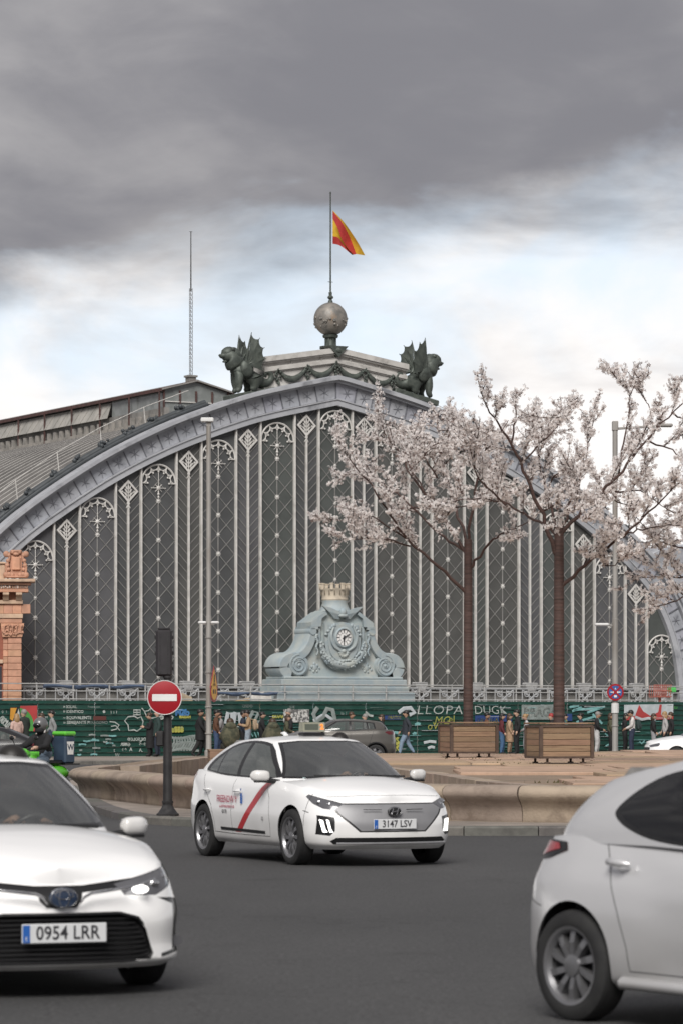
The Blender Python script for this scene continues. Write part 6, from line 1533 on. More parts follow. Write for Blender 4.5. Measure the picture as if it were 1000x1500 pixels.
def cabin(car, x0, x1, hw, zf, belt, seats, dash_x, wheel_side):
    r = car.root; mb = MB(); mb.box(((x0 + x1) / 2, 0, zf), (x1 - x0, hw * 2, .04)); mb.box((x1 - .03, 0, (zf + belt) / 2 - .04), (.05, hw * 2, belt - zf - .1)); mb.box((x0, 0, (zf + belt) / 2), (.05, hw * 2, belt - zf)); mb.build('cabin_floor', M_cabin, r)
    mb = MB(); mb.box((dash_x, 0, belt - .10), (.42, hw * 1.9, .16), bev=.06); mb.box((dash_x - .1, 0, belt - .3), (.25, hw * 1.8, .3), bev=.05); mb.build('dashboard', M_cabin, r)
    for (x, y) in seats:
        st = empty('seat', (x, y, zf), parent=r); mb = MB(); mb.box((0, 0, .28), (.5, .48, .16), bev=.06); mb.build('cushion', M_seat, st); mb = MB(); mb.box((0, 0, 0), (.14, .46, .62), bev=.06); mb.build('backrest', M_seat, st, mw=Matrix.Translation((-.28, 0, .60)) @ Matrix.Rotation(-.28, 4, 'Y')); mb = MB(); mb.box((-.42, 0, 1.0), (.10, .26, .18), bev=.05); mb.build('headrest', M_seat, st)
    sw = MB(); T = Matrix.Translation((dash_x - .38, wheel_side, belt - .06)) @ Matrix.Rotation(-1.15, 4, 'Y'); sw.tube([T @ Vector((.185 * cos(a), .185 * sin(a), 0)) for a in [2 * pi * i / 20 for i in range(20)]], .016, 6, closed=True); sw.tube([T @ Vector((-.18, 0, 0)), T @ Vector((.18, 0, 0))], .018, 5); sw.build('steering_wheel', M_trimb, r, smooth=60)
def wipers(car, pts):
    for P in pts: mb = MB(); mb.tube(P, .011, 5); mb.build('wiper', M_trimb, car.root)
# ---------- the taxi in mid road
def build_taxi():
    prof = {'rear': [(0, .10), (.12, .03), (.30, 0), (.50, .0), (.68, .03), (.88, .05), (1, .10)], 'side': [(0, .09), (.08, .035), (.26, .012), (.46, .0), (.66, .012), (.80, .02), (.90, .045), (1, .10)][0:3] + [(.46, .0), (.64, .012), (.86, .035), (1, .095)],
            'front': [(0, .10), (.12, .02), (.30, 0), (.50, .0), (.70, .025), (.88, .07), (1, .13)]}
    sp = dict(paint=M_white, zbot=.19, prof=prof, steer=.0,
        plan=[(-2.235, 0, 1.03, 'rear'), (-2.225, .35, 1.03, 'rear'), (-2.16, .62, 1.03, 'rear'), (-1.99, .80, 1.03, 'rear'), (-1.75, .875, 1.035, 'side'), (-1.345, .91, 1.01, 'side'), (-.8, .912, .975, 'side'), (0, .912, .955, 'side'), (.8, .908, .935, 'side'), (1.355, .90, .895, 'side'), (1.72, .872, .84, 'front'), (1.93, .80, .795, 'front'), (2.08, .66, .755, 'front'), (2.18, .42, .725, 'front'), (2.22, .2, .715, 'front'), (2.235, 0, .71, 'front')],
        crown=pchip([-2.3, -2.0, -1.2, .6, 1.2, 1.42, 1.75, 2.0, 2.15, 2.235], [1.04, 1.06, 1.0, 1.0, .995, .97, .905, .835, .77, .715]),
        gbase=[(1.27, 0, .965), (1.23, .30, .96), (1.11, .58, .945), (.86, .755, .925), (.42, .81, .92), (0, .815, .935), (-.45, .82, .945), (-.9, .805, .955), (-1.35, .775, .97), (-1.75, .735, .985), (-2.04, .62, 1.0), (-2.15, .34, 1.015), (-2.18, 0, 1.02)],
        groof=[(.20, 0, 1.405), (.18, .26, 1.40), (.13, .45, 1.385), (.03, .545, 1.375), (-.15, .575, 1.385), (-.35, .585, 1.395), (-.6, .585, 1.39), (-.85, .58, 1.38), (-1.12, .57, 1.352), (-1.42, .55, 1.305), (-1.66, .48, 1.255), (-1.74, .27, 1.255), (-1.76, 0, 1.25)],
        rcrown=pchip([-1.77, -1.4, -.85, -.3, .05, .22], [1.25, 1.345, 1.428, 1.452, 1.435, 1.405]), bulge=.04)
    c = Car('taxi_car', 'white taxi with a red diagonal door stripe and a roof sign', 'taxi', sp); cs = c.names['cabin_shell'][0]; bd = c.names['body'][0]
    trim = c.pid('window_trim', M_trimb); wsf = c.pid('windscreen_frit', M_trimb); ws = c.pid('windscreen', M_wind); wg = c.pid('door_window', M_side); rg = c.pid('rear_window', M_dark); seam = c.pid('panel_gap', M_trimb, -.004)
    c.both([(.84, .945), (.62, 1.08), (.12, 1.345), (-.15, 1.385), (-.5, 1.392), (-.85, 1.365), (-1.15, 1.305), (-1.45, 1.18), (-1.62, 1.06), (-1.58, 1.0), (-.9, .975)], trim, cs, rnd=1)
    gl = [[(.66, .975), (.54, 1.07), (.06, 1.325), (-.15, 1.355), (-.36, 1.362), (-.36, .985)], [(-.46, .99), (-.46, 1.362), (-.72, 1.35), (-1.00, 1.30), (-1.10, 1.265), (-1.13, 1.01)], [(-1.17, 1.015), (-1.14, 1.245), (-1.38, 1.13), (-1.48, 1.05), (-1.46, 1.03)]]
    for g_ in gl: c.both(g_, wg, trim)
    c.cut([(-.76, .965), (.76, .965), (.52, 1.37), (.3, 1.392), (-.3, 1.392), (-.52, 1.37)], 'front', wsf, cs, thr=.2); c.cut([(-.725, .99), (.725, .99), (.495, 1.355), (.3, 1.378), (-.3, 1.378), (-.495, 1.355)], 'front', ws, wsf, thr=.2)
    c.cut([(-.58, 1.06), (.58, 1.06), (.46, 1.235), (-.46, 1.235)], 'rear', rg, cs, thr=.12)
    # doors, bonnet and bumper gaps
    W_ = .008
    for pts in ([(.60, .90), (.72, .75), (.78, .45), (.76, .30)], [(-.41, .94), (-.40, .5), (-.38, .30)], [(.76, .30), (-.38, .30), (-.95, .31)], [(-1.42, .98), (-1.28, .80), (-1.05, .62), (-.95, .42), (-.95, .31)], [(1.66, .62), (1.78, .60)], [(1.72, .80), (1.70, .45)]): c.line(pts, W_, ('left', 'right'), seam, bd)
    c.line([(-.68, .775), (-.3, .79), (0, .793), (.3, .79), (.68, .775)], .004, 'front', seam, bd)
    # sill trim
    c.both([(.62, .325), (.62, .36), (-.75, .372), (-.75, .337)], c.pid('sill_strip', M_trimb, .003), bd)
    # front: lamps, closed grille, lower intake, corner lamps
    hl = c.pid('headlamp', M_lampin, -.004); gs = c.pid('grille_surround', M_trimb, .0); gp = c.pid('grille_panel', M_satin, .004); li = c.pid('lower_intake', M_trimb, -.01); dh = c.pid('corner_recess', M_trimb, -.006)
    c.cut([(-.58, .705), (.58, .705), (.67, .65), (.62, .58), (.40, .385), (-.40, .385), (-.62, .58), (-.67, .65)], 'front', gs, bd)
    c.cut([(-.55, .69), (.55, .69), (.635, .645), (.595, .585), (.385, .40), (-.385, .40), (-.595, .585), (-.635, .645)], 'front', gp, gs)
    c.pairdiag([(2.13, .58, .695), (2.04, .70, .735), (1.93, .80, .765), (1.74, .865, .80), (1.70, .87, .775), (1.84, .84, .70), (1.99, .77, .645), (2.08, .66, .63)], hl, only=(bd, gs))
    c.cut([(-.64, .325), (.64, .325), (.70, .285), (.66, .25), (-.66, .25), (-.70, .285)], 'front', li, bd)
    for sg in (-1, 1): c.cut([(sg * .655, .55), (sg * .80, .575), (sg * .815, .36), (sg * .70, .345), (sg * .655, .40)], 'front', dh, bd, thr=.05)
    # rear lamp and handles
    tl = c.pid('tail_lamp', M_red_l, .003); c.pairdiag([(-2.16, .62, .98), (-1.92, .85, 1.0), (-1.80, .87, .98), (-1.86, .86, .90), (-2.10, .70, .84)], tl, d=(-.7, .7, .1), only=bd)
    st = c.pid('door_stripe', mat('taxi_red', (.50, .012, .02), rough=.35, coat=.8), .0015)
    c.both([(.56, .93), (.73, .92), (-.12, .325), (-.28, .325)], st, bd)
    c.wheels((1.355, -1.345), .895, .318, .205, .225, (10, .016, .026, .05), .355); c.finish(); r = c.root
    # lamp innards
    for sg in (-1, 1):
        for (x, y, z, R_) in ((1.85, .735, .715, .040), (1.945, .65, .69, .030)): mb = MB(); mb.ball((x + .01, sg * (y + .01), z), (.03, .04, .036), 12, 8); mb.build('projector', M_chrome, c.parts['headlamp', sg], smooth=60)
        for (y0, y1) in ((.695, .717), (.745, .772)):
            mb = MB(); X = pchip([0, .2, .42, .66, .80, .872], [2.222, 2.207, 2.167, 2.067, 1.917, 1.70])
            mb.add([(X(y0 + .02) + .02, sg * (y0 + .02), .52), (X(y1 + .02) + .02, sg * (y1 + .02), .528), (X(y1) + .02, sg * y1, .43), (X(y0) + .02, sg * y0, .42), (X(y0 - .02) + .02, sg * (y0 - .02), .385), (X(y1 - .01) + .02, sg * (y1 - .01), .385)], [(0, 1, 2, 3), (3, 2, 5, 4)] if sg < 0 else [(3, 2, 1, 0), (4, 5, 2, 3)]); o = mb.build('running_lamp', M_drl, c.parts['corner_recess', sg])
            sv = o.modifiers.new('solid', 'SOLIDIFY'); sv.thickness = .01
    mb = MB(); mb.tube([(2.235 - .10 * (y / .66) ** 2, y, .262) for y in [-.66 + 1.32 * i / 16 for i in range(17)]], .012, 6); mb.build('intake_blade', M_satin, r)
    mb = MB(); mb.lathe([(.085, 0), (.085, .012), (.07, .02)], 28, T=Matrix.Translation((2.225, 0, .615)) @ Matrix.Rotation(pi / 2, 4, 'Y') @ Matrix.Diagonal((.62, 1, 1, 1))); em = mb.build('emblem', M_trimb, r, smooth=40)
    for P in ([(-.042, -.035), (-.02, .035)], [(.02, -.035), (.042, .035)], [(-.032, -.004), (.032, .006)]): q = MB(); q.tube([(2.246, a, .615 + b) for a, b in P], .008, 5); q.build('emblem_mark', M_chrome, em)
    q = MB(); q.tube([(2.246, .075 * cos(a), .615 + .045 * sin(a)) for a in [2 * pi * i / 28 for i in range(28)]], .005, 5, closed=True); q.build('emblem_mark', M_chrome, em)
    for sg in (-1, 1):
        q = MB(); q.tube([(2.21, sg * .15, .635), (2.185, sg * .36, .638)], .005, 4); q.build('grille_line', M_trimb, r)
        for x in (-.22, -1.18):
            q = MB(); q.tube([(x - .09, sg * .905, .80), (x - .06, sg * .925, .802), (x + .06, sg * .925, .806), (x + .09, sg * .905, .808)], .014, 6); q.build('door_handle', M_white, r, smooth=60)
    plate(r, '3147 LSV', (2.245, 0, .475), RF); mirror(c, .72, .83, .995, M_white, .22, .14)
    # lettering on the rear door
    M_fn = mat('taxi_lettering', (.40, .02, .07), rough=.5)
    for (t, x, z, h, m) in (('FREENOW Y', -.52, .70, .115, M_fn), ('LA APP PARA PEDIR TAXI', -.52, .615, .042, M_fn), ('03178', -.60, .555, .06, M_ptxt), ('12', .58, .50, .06, M_ptxt), ('M', -.07, .82, .05, M_eu)):
        me = text_mesh(t, h, m, bold=.001); link('lettering', me, r, mw=Matrix.Translation((x, -.9185, z)) @ Matrix.Rotation(pi / 2, 4, 'X'))
    q = MB(); q.box((-.07, -.915, .72), (.05, .004, .12)); q.build('door_badge', M_eu, r)
    # roof sign
    rs_ = empty('roof_sign', (-.12, 0, 1.455), parent=r); q = MB(); q.box((0, 0, .01), (.16, .28, .04), bev=.01); q.build('sign_base', M_trimb, rs_)
    q = MB(); q.prism([(-.06, .04), (.07, .04), (.055, .15), (-.045, .15)], -.14, .14); q.build('sign_box', mat('taxi_sign_plastic', (.33, .33, .26), (.26, .26, .2), rough=.35, scale=4), rs_)
    q = MB(); q.box((.066, -.03, .095), (.008, .17, .07)); q.build('sign_window', mat('taxi_sign_window', (.10, .11, .09), rough=.25), rs_)
    me = text_mesh('2', .085, emis('amber_digit', (.75, .17, .03), .9), bold=.004); link('digit', me, rs_, mw=Matrix.Translation((.07, .10, .095)) @ Matrix.Rotation(pi / 2, 4, 'Z') @ Matrix.Rotation(pi / 2, 4, 'X'))
    q = MB(); q.tube([(-.9, 0, 1.44), (-.95, 0, 1.47), (-1.05, 0, 1.475)], [.03, .025, .01], 6); q.build('antenna_fin', M_white, r, smooth=60)
    cabin(c, -1.7, 1.0, .74, .30, .93, ((-.05, .36), (-.05, -.36), (-.95, .36), (-.95, -.36)), .85, .36)
    wipers(c, ([(1.14, .62, .985), (1.19, .1, 1.0)], [(1.23, 0, .99), (1.13, -.5, 1.0)]))
    q = MB(); q.box((.95, -.45, .965), (.2, .3, .03)); q.build('dash_papers', mat('dash_paper', (.25, .5, .6), (.6, .65, .6), rough=.6, scale=12), r)
    return c

def place(c, x, y, psi): c.root.location = (x, y, 0); c.root.rotation_euler = (0, 0, radians(psi - 90))
taxi = build_taxi(); place(taxi, -.30, 40.1, 23.5)
# ---------- the near white saloon at the left
def build_saloon():
    prof = {'rear': [(0, .10), (.12, .03), (.30, 0), (.50, .0), (.68, .03), (.88, .05), (1, .10)], 'side': [(0, .09), (.08, .035), (.26, .012), (.46, .0), (.64, .012), (.86, .035), (1, .095)],
            'front': [(0, .085), (.09, .0), (.26, .01), (.48, .0), (.70, .03), (.88, .07), (1, .125)]}
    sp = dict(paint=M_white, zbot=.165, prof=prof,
        plan=[(-2.315, 0, 1.02, 'rear'), (-2.30, .35, 1.02, 'rear'), (-2.22, .62, 1.02, 'rear'), (-2.02, .80, 1.01, 'rear'), (-1.75, .865, 1.0, 'side'), (-1.345, .888, .985, 'side'), (-.8, .89, .965, 'side'), (0, .89, .945, 'side'), (.8, .888, .925, 'side'), (1.35, .884, .89, 'side'), (1.74, .868, .84, 'front'), (1.99, .81, .785, 'front'), (2.14, .68, .74, 'front'), (2.245, .42, .70, 'front'), (2.295, .2, .68, 'front'), (2.315, 0, .672, 'front')],
        crown=pchip([-2.35, -2.0, -1.2, .6, 1.1, 1.42, 1.75, 2.05, 2.2, 2.315], [1.03, 1.05, 1.0, 1.0, 1.0, .975, .915, .83, .765, .675]),
        gbase=[(1.16, 0, .97), (1.12, .30, .965), (1.01, .56, .95), (.80, .735, .935), (.40, .79, .925), (0, .80, .93), (-.45, .80, .94), (-.9, .785, .95), (-1.30, .74, .965), (-1.62, .66, .98), (-1.78, .52, .99), (-1.84, .28, 1.0), (-1.86, 0, 1.0)],
        groof=[(.28, 0, 1.39), (.26, .26, 1.385), (.20, .45, 1.372), (.09, .55, 1.362), (-.10, .575, 1.372), (-.30, .58, 1.38), (-.55, .58, 1.375), (-.80, .565, 1.36), (-1.0, .54, 1.335), (-1.12, .50, 1.315), (-1.2, .43, 1.30), (-1.24, .25, 1.31), (-1.26, 0, 1.315)],
        rcrown=pchip([-1.3, -1.0, -.6, -.2, .1, .3], [1.315, 1.38, 1.425, 1.435, 1.42, 1.39]), bulge=.04)
    c = Car('white_saloon', 'white saloon car with a wide black lower grille and its headlamp lit', 'car', sp); cs = c.names['cabin_shell'][0]; bd = c.names['body'][0]
    trim = c.pid('window_trim', M_trimb); wsf = c.pid('windscreen_frit', M_trimb); ws = c.pid('windscreen', M_wind); wg = c.pid('door_window', M_side); rg = c.pid('rear_window', M_dark); seam = c.pid('panel_gap', M_trimb, -.004)
    c.both([(.78, .95), (.58, 1.07), (.16, 1.335), (-.1, 1.37), (-.5, 1.375), (-.8, 1.345), (-1.05, 1.28), (-1.35, 1.05), (-1.33, .985), (-.9, .965)], trim, cs)
    for g_ in ([(.62, .975), (.50, 1.07), (.10, 1.315), (-.1, 1.345), (-.33, 1.352), (-.33, .975)], [(-.43, .98), (-.43, 1.35), (-.75, 1.325), (-1.0, 1.255), (-1.22, 1.07), (-1.2, 1.0)]): c.both(g_, wg, trim)
    c.cut([(-.745, .965), (.745, .965), (.53, 1.36), (.3, 1.38), (-.3, 1.38), (-.53, 1.36)], 'front', wsf, cs, thr=.2); c.cut([(-.70, .995), (.70, .995), (.50, 1.335), (.3, 1.36), (-.3, 1.36), (-.50, 1.335)], 'front', ws, wsf, thr=.2)
    c.cut([(-.60, 1.04), (.60, 1.04), (.43, 1.29), (-.43, 1.29)], 'rear', rg, cs)
    for pts in ([(.66, .90), (.76, .75), (.80, .45), (.78, .30)], [(-.39, .94), (-.38, .5), (-.36, .28)], [(.78, .30), (-.36, .28), (-.95, .30)], [(-1.32, .96), (-1.22, .80), (-1.02, .62), (-.95, .42), (-.95, .30)]): c.line(pts, .010, ('left', 'right'), seam, bd)
    # front: slot grille, lamps, large intake, side vents
    hl = c.pid('headlamp', M_lampin, -.006); up = c.pid('upper_grille', M_trimb, -.006); li = c.pid('lower_grille', M_under, -.03); vt = c.pid('side_vent', M_trimb, -.008)
    c.cut([(-.15, .665), (.15, .665), (.13, .575), (.09, .535), (-.09, .535), (-.13, .575)], 'front', up, bd)
    for sg in (-1, 1): c.cut([(sg * .12, .662), (sg * .42, .682), (sg * .62, .715), (sg * .62, .69), (sg * .40, .648), (sg * .12, .62)], 'front', up, bd)
    c.pairdiag([(2.26, .42, .672), (2.12, .70, .728), (1.99, .81, .77), (1.87, .845, .785), (1.86, .85, .75), (2.04, .79, .65), (2.17, .66, .595), (2.255, .45, .60)], hl, only=(bd, up), d=(.85, .5, .1))
    c.cut([(-.36, .495), (.36, .495), (.48, .465), (.545, .40), (.60, .25), (.58, .215), (-.58, .215), (-.60, .25), (-.545, .40), (-.48, .465)], 'front', li, bd)
    for sg in (-1, 1):
        c.cut([(sg * .64, .582), (sg * .76, .575), (sg * .83, .56), (sg * .80, .53), (sg * .74, .545)], 'front', vt, bd, thr=.02); c.cut([(sg * .765, .55), (sg * .83, .56), (sg * .845, .40), (sg * .82, .27), (sg * .755, .25), (sg * .79, .36)], 'front', vt, bd, thr=.02); c.cut([(sg * .66, .245), (sg * .82, .275), (sg * .82, .25), (sg * .66, .222)], 'front', vt, bd, thr=.02)
    tl = c.pid('tail_lamp', M_red_l, .003); c.pairdiag([(-2.22, .60, .95), (-2.0, .82, .97), (-1.85, .85, .93), (-2.0, .83, .82), (-2.2, .66, .80)], tl, d=(-.7, .7, .1), only=bd)
    c.wheels((1.35, -1.35), .875, .318, .205, .22, (10, .018, .024, .02), .352); c.finish(); r = c.root
    X = lambda y: 2.315 - .018 * (abs(y) / .2) ** 1.6 if abs(y) < .35 else 2.315 - .044 - .32 * ((abs(y) - .35) / .45) ** 1.7
    for k in range(9):
        z = .235 + k * .029; hw = .57 - .16 * max(0, (z - .26) / .24) ** 1.6; mb = MB(); mb.tube([(X(y) - .022, y, z) for y in [-hw + 2 * hw * i / 20 for i in range(21)]], .006, 4); mb.build('grille_bar', M_trimb, r)
    fr_ = [(-.58, .213), (.58, .213), (.605, .25), (.55, .40), (.485, .468), (.36, .50), (-.36, .50), (-.485, .468), (-.55, .40), (-.605, .25)]
    mb = MB(); P = []
    for i in range(len(fr_)):
        a, b = fr_[i], fr_[(i + 1) % len(fr_)]
        for q in range(6): t = q / 6; P.append((X(a[0] + (b[0] - a[0]) * t) - .004, a[0] + (b[0] - a[0]) * t, a[1] + (b[1] - a[1]) * t))
    mb.tube(P, .011, 5, closed=True); mb.build('grille_frame', M_trimb, r)
    for sg in (-1, 1):
        mb = MB(); mb.tube([(X(y) + .012, sg * y, z) for y, z in ((.10, .565), (.125, .60), (.17, .622), (.28, .635), (.40, .650), (.52, .672), (.62, .698))], [.006, .009, .010, .009, .008, .007, .005], 6); mb.build('chrome_wing', M_chrome, r, smooth=60)
        for (x, y, z, m, R_) in ((2.175, .50, .635, M_drl if sg > 0 else M_drl, (.04, .052, .026)), (2.06, .62, .665, M_chrome, (.025, .035, .026)), (1.955, .70, .70, M_chrome, (.02, .03, .022))): mb = MB(); mb.ball((x + .025, sg * (y + .01), z), R_, 14, 8); mb.build('lamp_unit', m, c.parts['headlamp', sg], smooth=60)
        q = MB(); q.lathe([(.035, 0), (.035, .02)], 14, T=Matrix.Translation((2.0, sg * .80, .31)) @ Matrix.Rotation(pi / 2, 4, 'Y')); q.build('fog_lamp', M_lampin, r)
    mb = MB(); mb.lathe([(.088, 0), (.088, .014), (.078, .022), (.02, .024)], 32, T=Matrix.Translation((2.300, 0, .597)) @ Matrix.Rotation(pi / 2, 4, 'Y') @ Matrix.Diagonal((.70, 1, 1, 1))); em = mb.build('emblem', mat('emblem_blue', (.02, .035, .07), rough=.15, coat=1.0), r, smooth=40)
    for (ry, rz_) in ((.082, .056), (.032, .054), (.055, .026)):
        q = MB(); q.tube([(2.325, ry * cos(a), .597 + rz_ * sin(a) + (.02 if ry == .055 else 0)) for a in [2 * pi * i / 26 for i in range(26)]], .003, 5, closed=True); q.build('emblem_mark', M_chrome, em)
    plate(r, '0954 LRR', (2.325, 0, .39), RF, .52, .115); mirror(c, .70, .80, .965, M_white, .20, .13)
    cabin(c, -1.5, .95, .72, .30, .93, ((-.05, .36), (-.05, -.36), (-.9, .36), (-.9, -.36)), .80, .36)
    wipers(c, ([(1.04, .60, .975), (1.10, .1, .99)], [(1.13, 0, .985), (1.04, -.5, .99)]))
    mb = MB(); mb.box((.36, 0, 1.30), (.05, .22, .07), bev=.02); mb.build('rear_view_mirror', M_trimb, r)
    return c
saloon = build_saloon(); place(saloon, -2.47, 22.36, 21)
# ---------- the near white hatchback at the right
def build_hatch():
    prof = {'rear': [(0, .10), (.10, .02), (.28, 0), (.46, .0), (.66, .05), (.86, .07), (1, .13)], 'side': [(0, .11), (.06, .05), (.20, .04), (.40, .03), (.62, .03), (.84, .06), (1, .13)], 'haunch': [(0, .09), (.08, .02), (.26, .0), (.46, .0), (.66, .015), (.85, .075), (1, .135)],
            'front': [(0, .10), (.12, .02), (.30, 0), (.50, .0), (.70, .03), (.88, .07), (1, .13)]}
    sp = dict(paint=M_white2, zbot=.19, prof=prof,
        plan=[(-1.94, 0, .98, 'rear'), (-1.93, .32, .98, 'rear'), (-1.87, .58, .99, 'rear'), (-1.73, .77, 1.0, 'haunch'), (-1.52, .845, 1.01, 'haunch'), (-1.25, .87, 1.01, 'haunch'), (-.85, .868, 1.0, 'haunch'), (-.4, .872, .97, 'side'), (.2, .872, .95, 'side'), (.8, .87, .93, 'side'), (1.28, .865, .90, 'side'), (1.60, .83, .85, 'front'), (1.80, .75, .80, 'front'), (1.93, .56, .76, 'front'), (1.99, .3, .74, 'front'), (2.0, 0, .735, 'front')],
        crown=pchip([-2, -1.7, -1.2, .6, 1.05, 1.3, 1.6, 1.8, 2.0], [.98, 1.02, 1.0, 1.0, 1.02, .98, .90, .83, .74]),
        gbase=[(1.12, 0, .985), (1.08, .30, .98), (.97, .56, .965), (.76, .72, .945), (.40, .765, .94), (0, .775, .95), (-.40, .775, .965), (-.80, .765, .975), (-1.15, .752, .975), (-1.45, .715, .97), (-1.67, .60, .965), (-1.80, .32, .96), (-1.83, 0, .96)],
        groof=[(.30, 0, 1.445), (.28, .26, 1.44), (.22, .45, 1.425), (.11, .54, 1.415), (-.10, .565, 1.43), (-.35, .57, 1.435), (-.60, .57, 1.43), (-.85, .57, 1.392), (-1.05, .565, 1.36), (-1.25, .55, 1.322), (-1.42, .48, 1.295), (-1.50, .26, 1.31), (-1.52, 0, 1.315)],
        rcrown=pchip([-1.53, -1.2, -.7, -.2, .1, .32], [1.315, 1.395, 1.465, 1.496, 1.48, 1.445]), bulge=.045)
    c = Car('white_hatchback', 'white hatchback with a wide rear wing and a dark tinted rear window', 'car', sp); cs = c.names['cabin_shell'][0]; bd = c.names['body'][0]
    trim = c.pid('window_trim', M_trimb); ws = c.pid('windscreen', M_wind); wg = c.pid('door_window', M_dark); rg = c.pid('rear_window', M_dark); seam = c.pid('panel_gap', mat('gap_grey', (.10, .10, .10), rough=.6), -.002)
    c.both([(.80, .96), (.60, 1.10), (.18, 1.385), (-.1, 1.415), (-.45, 1.41), (-.75, 1.365), (-.93, 1.285), (-1.06, 1.18), (-1.07, 1.13), (-.93, 1.06), (-.7, 1.0), (-.3, .97)], trim, cs, rnd=2)
    for g_ in ([(.64, .985), (.50, 1.10), (.12, 1.36), (-.22, 1.39), (-.22, .985)], [(-.32, .992), (-.32, 1.392), (-.50, 1.38), (-.73, 1.34), (-.90, 1.262), (-1.02, 1.17), (-1.025, 1.14), (-.91, 1.085), (-.7, 1.025)]): c.both(g_, wg, trim, rnd=1)
    c.cut([(-.74, .985), (.74, .985), (.50, 1.41), (-.50, 1.41)], 'front', ws, cs, thr=.2); c.cut([(-.55, 1.03), (.55, 1.03), (.46, 1.27), (-.46, 1.27)], 'rear', rg, cs)
    for pts in ([(-.27, .96), (-.26, .5), (-.25, .28)], [(-.25, .29), (-.78, .30)], [(-1.10, 1.0), (-1.0, .86), (-.88, .62), (-.80, .42), (-.78, .30)], [(-1.56, .62), (-1.75, .66)]): c.line(pts, .007, ('left', 'right'), seam, bd)
    tl = c.pid('tail_lamp', M_red_l, .012); tb = c.pid('tail_lamp_base', M_trimb, .008)
    c.pairdiag([(-1.93, .50, .96), (-1.72, .78, .985), (-1.52, .83, .975), (-1.47, .84, .93), (-1.62, .82, .885), (-1.80, .76, .87), (-1.93, .5, .88)], tb, d=(-.62, .78, .1), only=bd)
    c.pairdiag([(-1.93, .50, .955), (-1.75, .765, .975), (-1.58, .82, .965), (-1.54, .83, .935), (-1.78, .76, .885), (-1.93, .5, .895)], tl, d=(-.62, .78, .1), only=tb)
    hl = c.pid('headlamp', M_lampin); c.pairdiag([(1.95, .5, .70), (1.7, .80, .80), (1.5, .85, .82), (1.55, .85, .74), (1.85, .7, .62)], hl, only=bd)
    c.cut([(-.5, .5), (.5, .5), (.6, .28), (-.6, .28)], 'front', c.pid('lower_grille', M_trimb, -.01), bd)
    c.wheels((1.28, -1.28), .862, .308, .195, .212, (10, .016, .022, .03), .345); c.finish(); r = c.root
    for sg in (-1, 1):
        for x in (-.90, .02): q = MB(); q.tube([(x - .085, sg * .815, .885), (x - .055, sg * .858, .885), (x + .055, sg * .862, .88), (x + .085, sg * .83, .875)], [.014, .022, .022, .014], 8); q.build('door_handle', M_white2, r, smooth=60)
        q = MB(); q.tube([(1.0, sg * .835, .235), (.2, sg * .85, .225), (-.85, sg * .842, .235)], .045, 8, flat=.8); q.build('sill', M_white2, r, smooth=60)
    mirror(c, .70, .83, 1.02, M_white2); cabin(c, -1.4, .9, .70, .30, .95, ((0, .34), (0, -.34), (-.85, .34), (-.85, -.34)), .78, .34); return c
hatch = build_hatch(); place(hatch, 2.70, 18.22, 36)
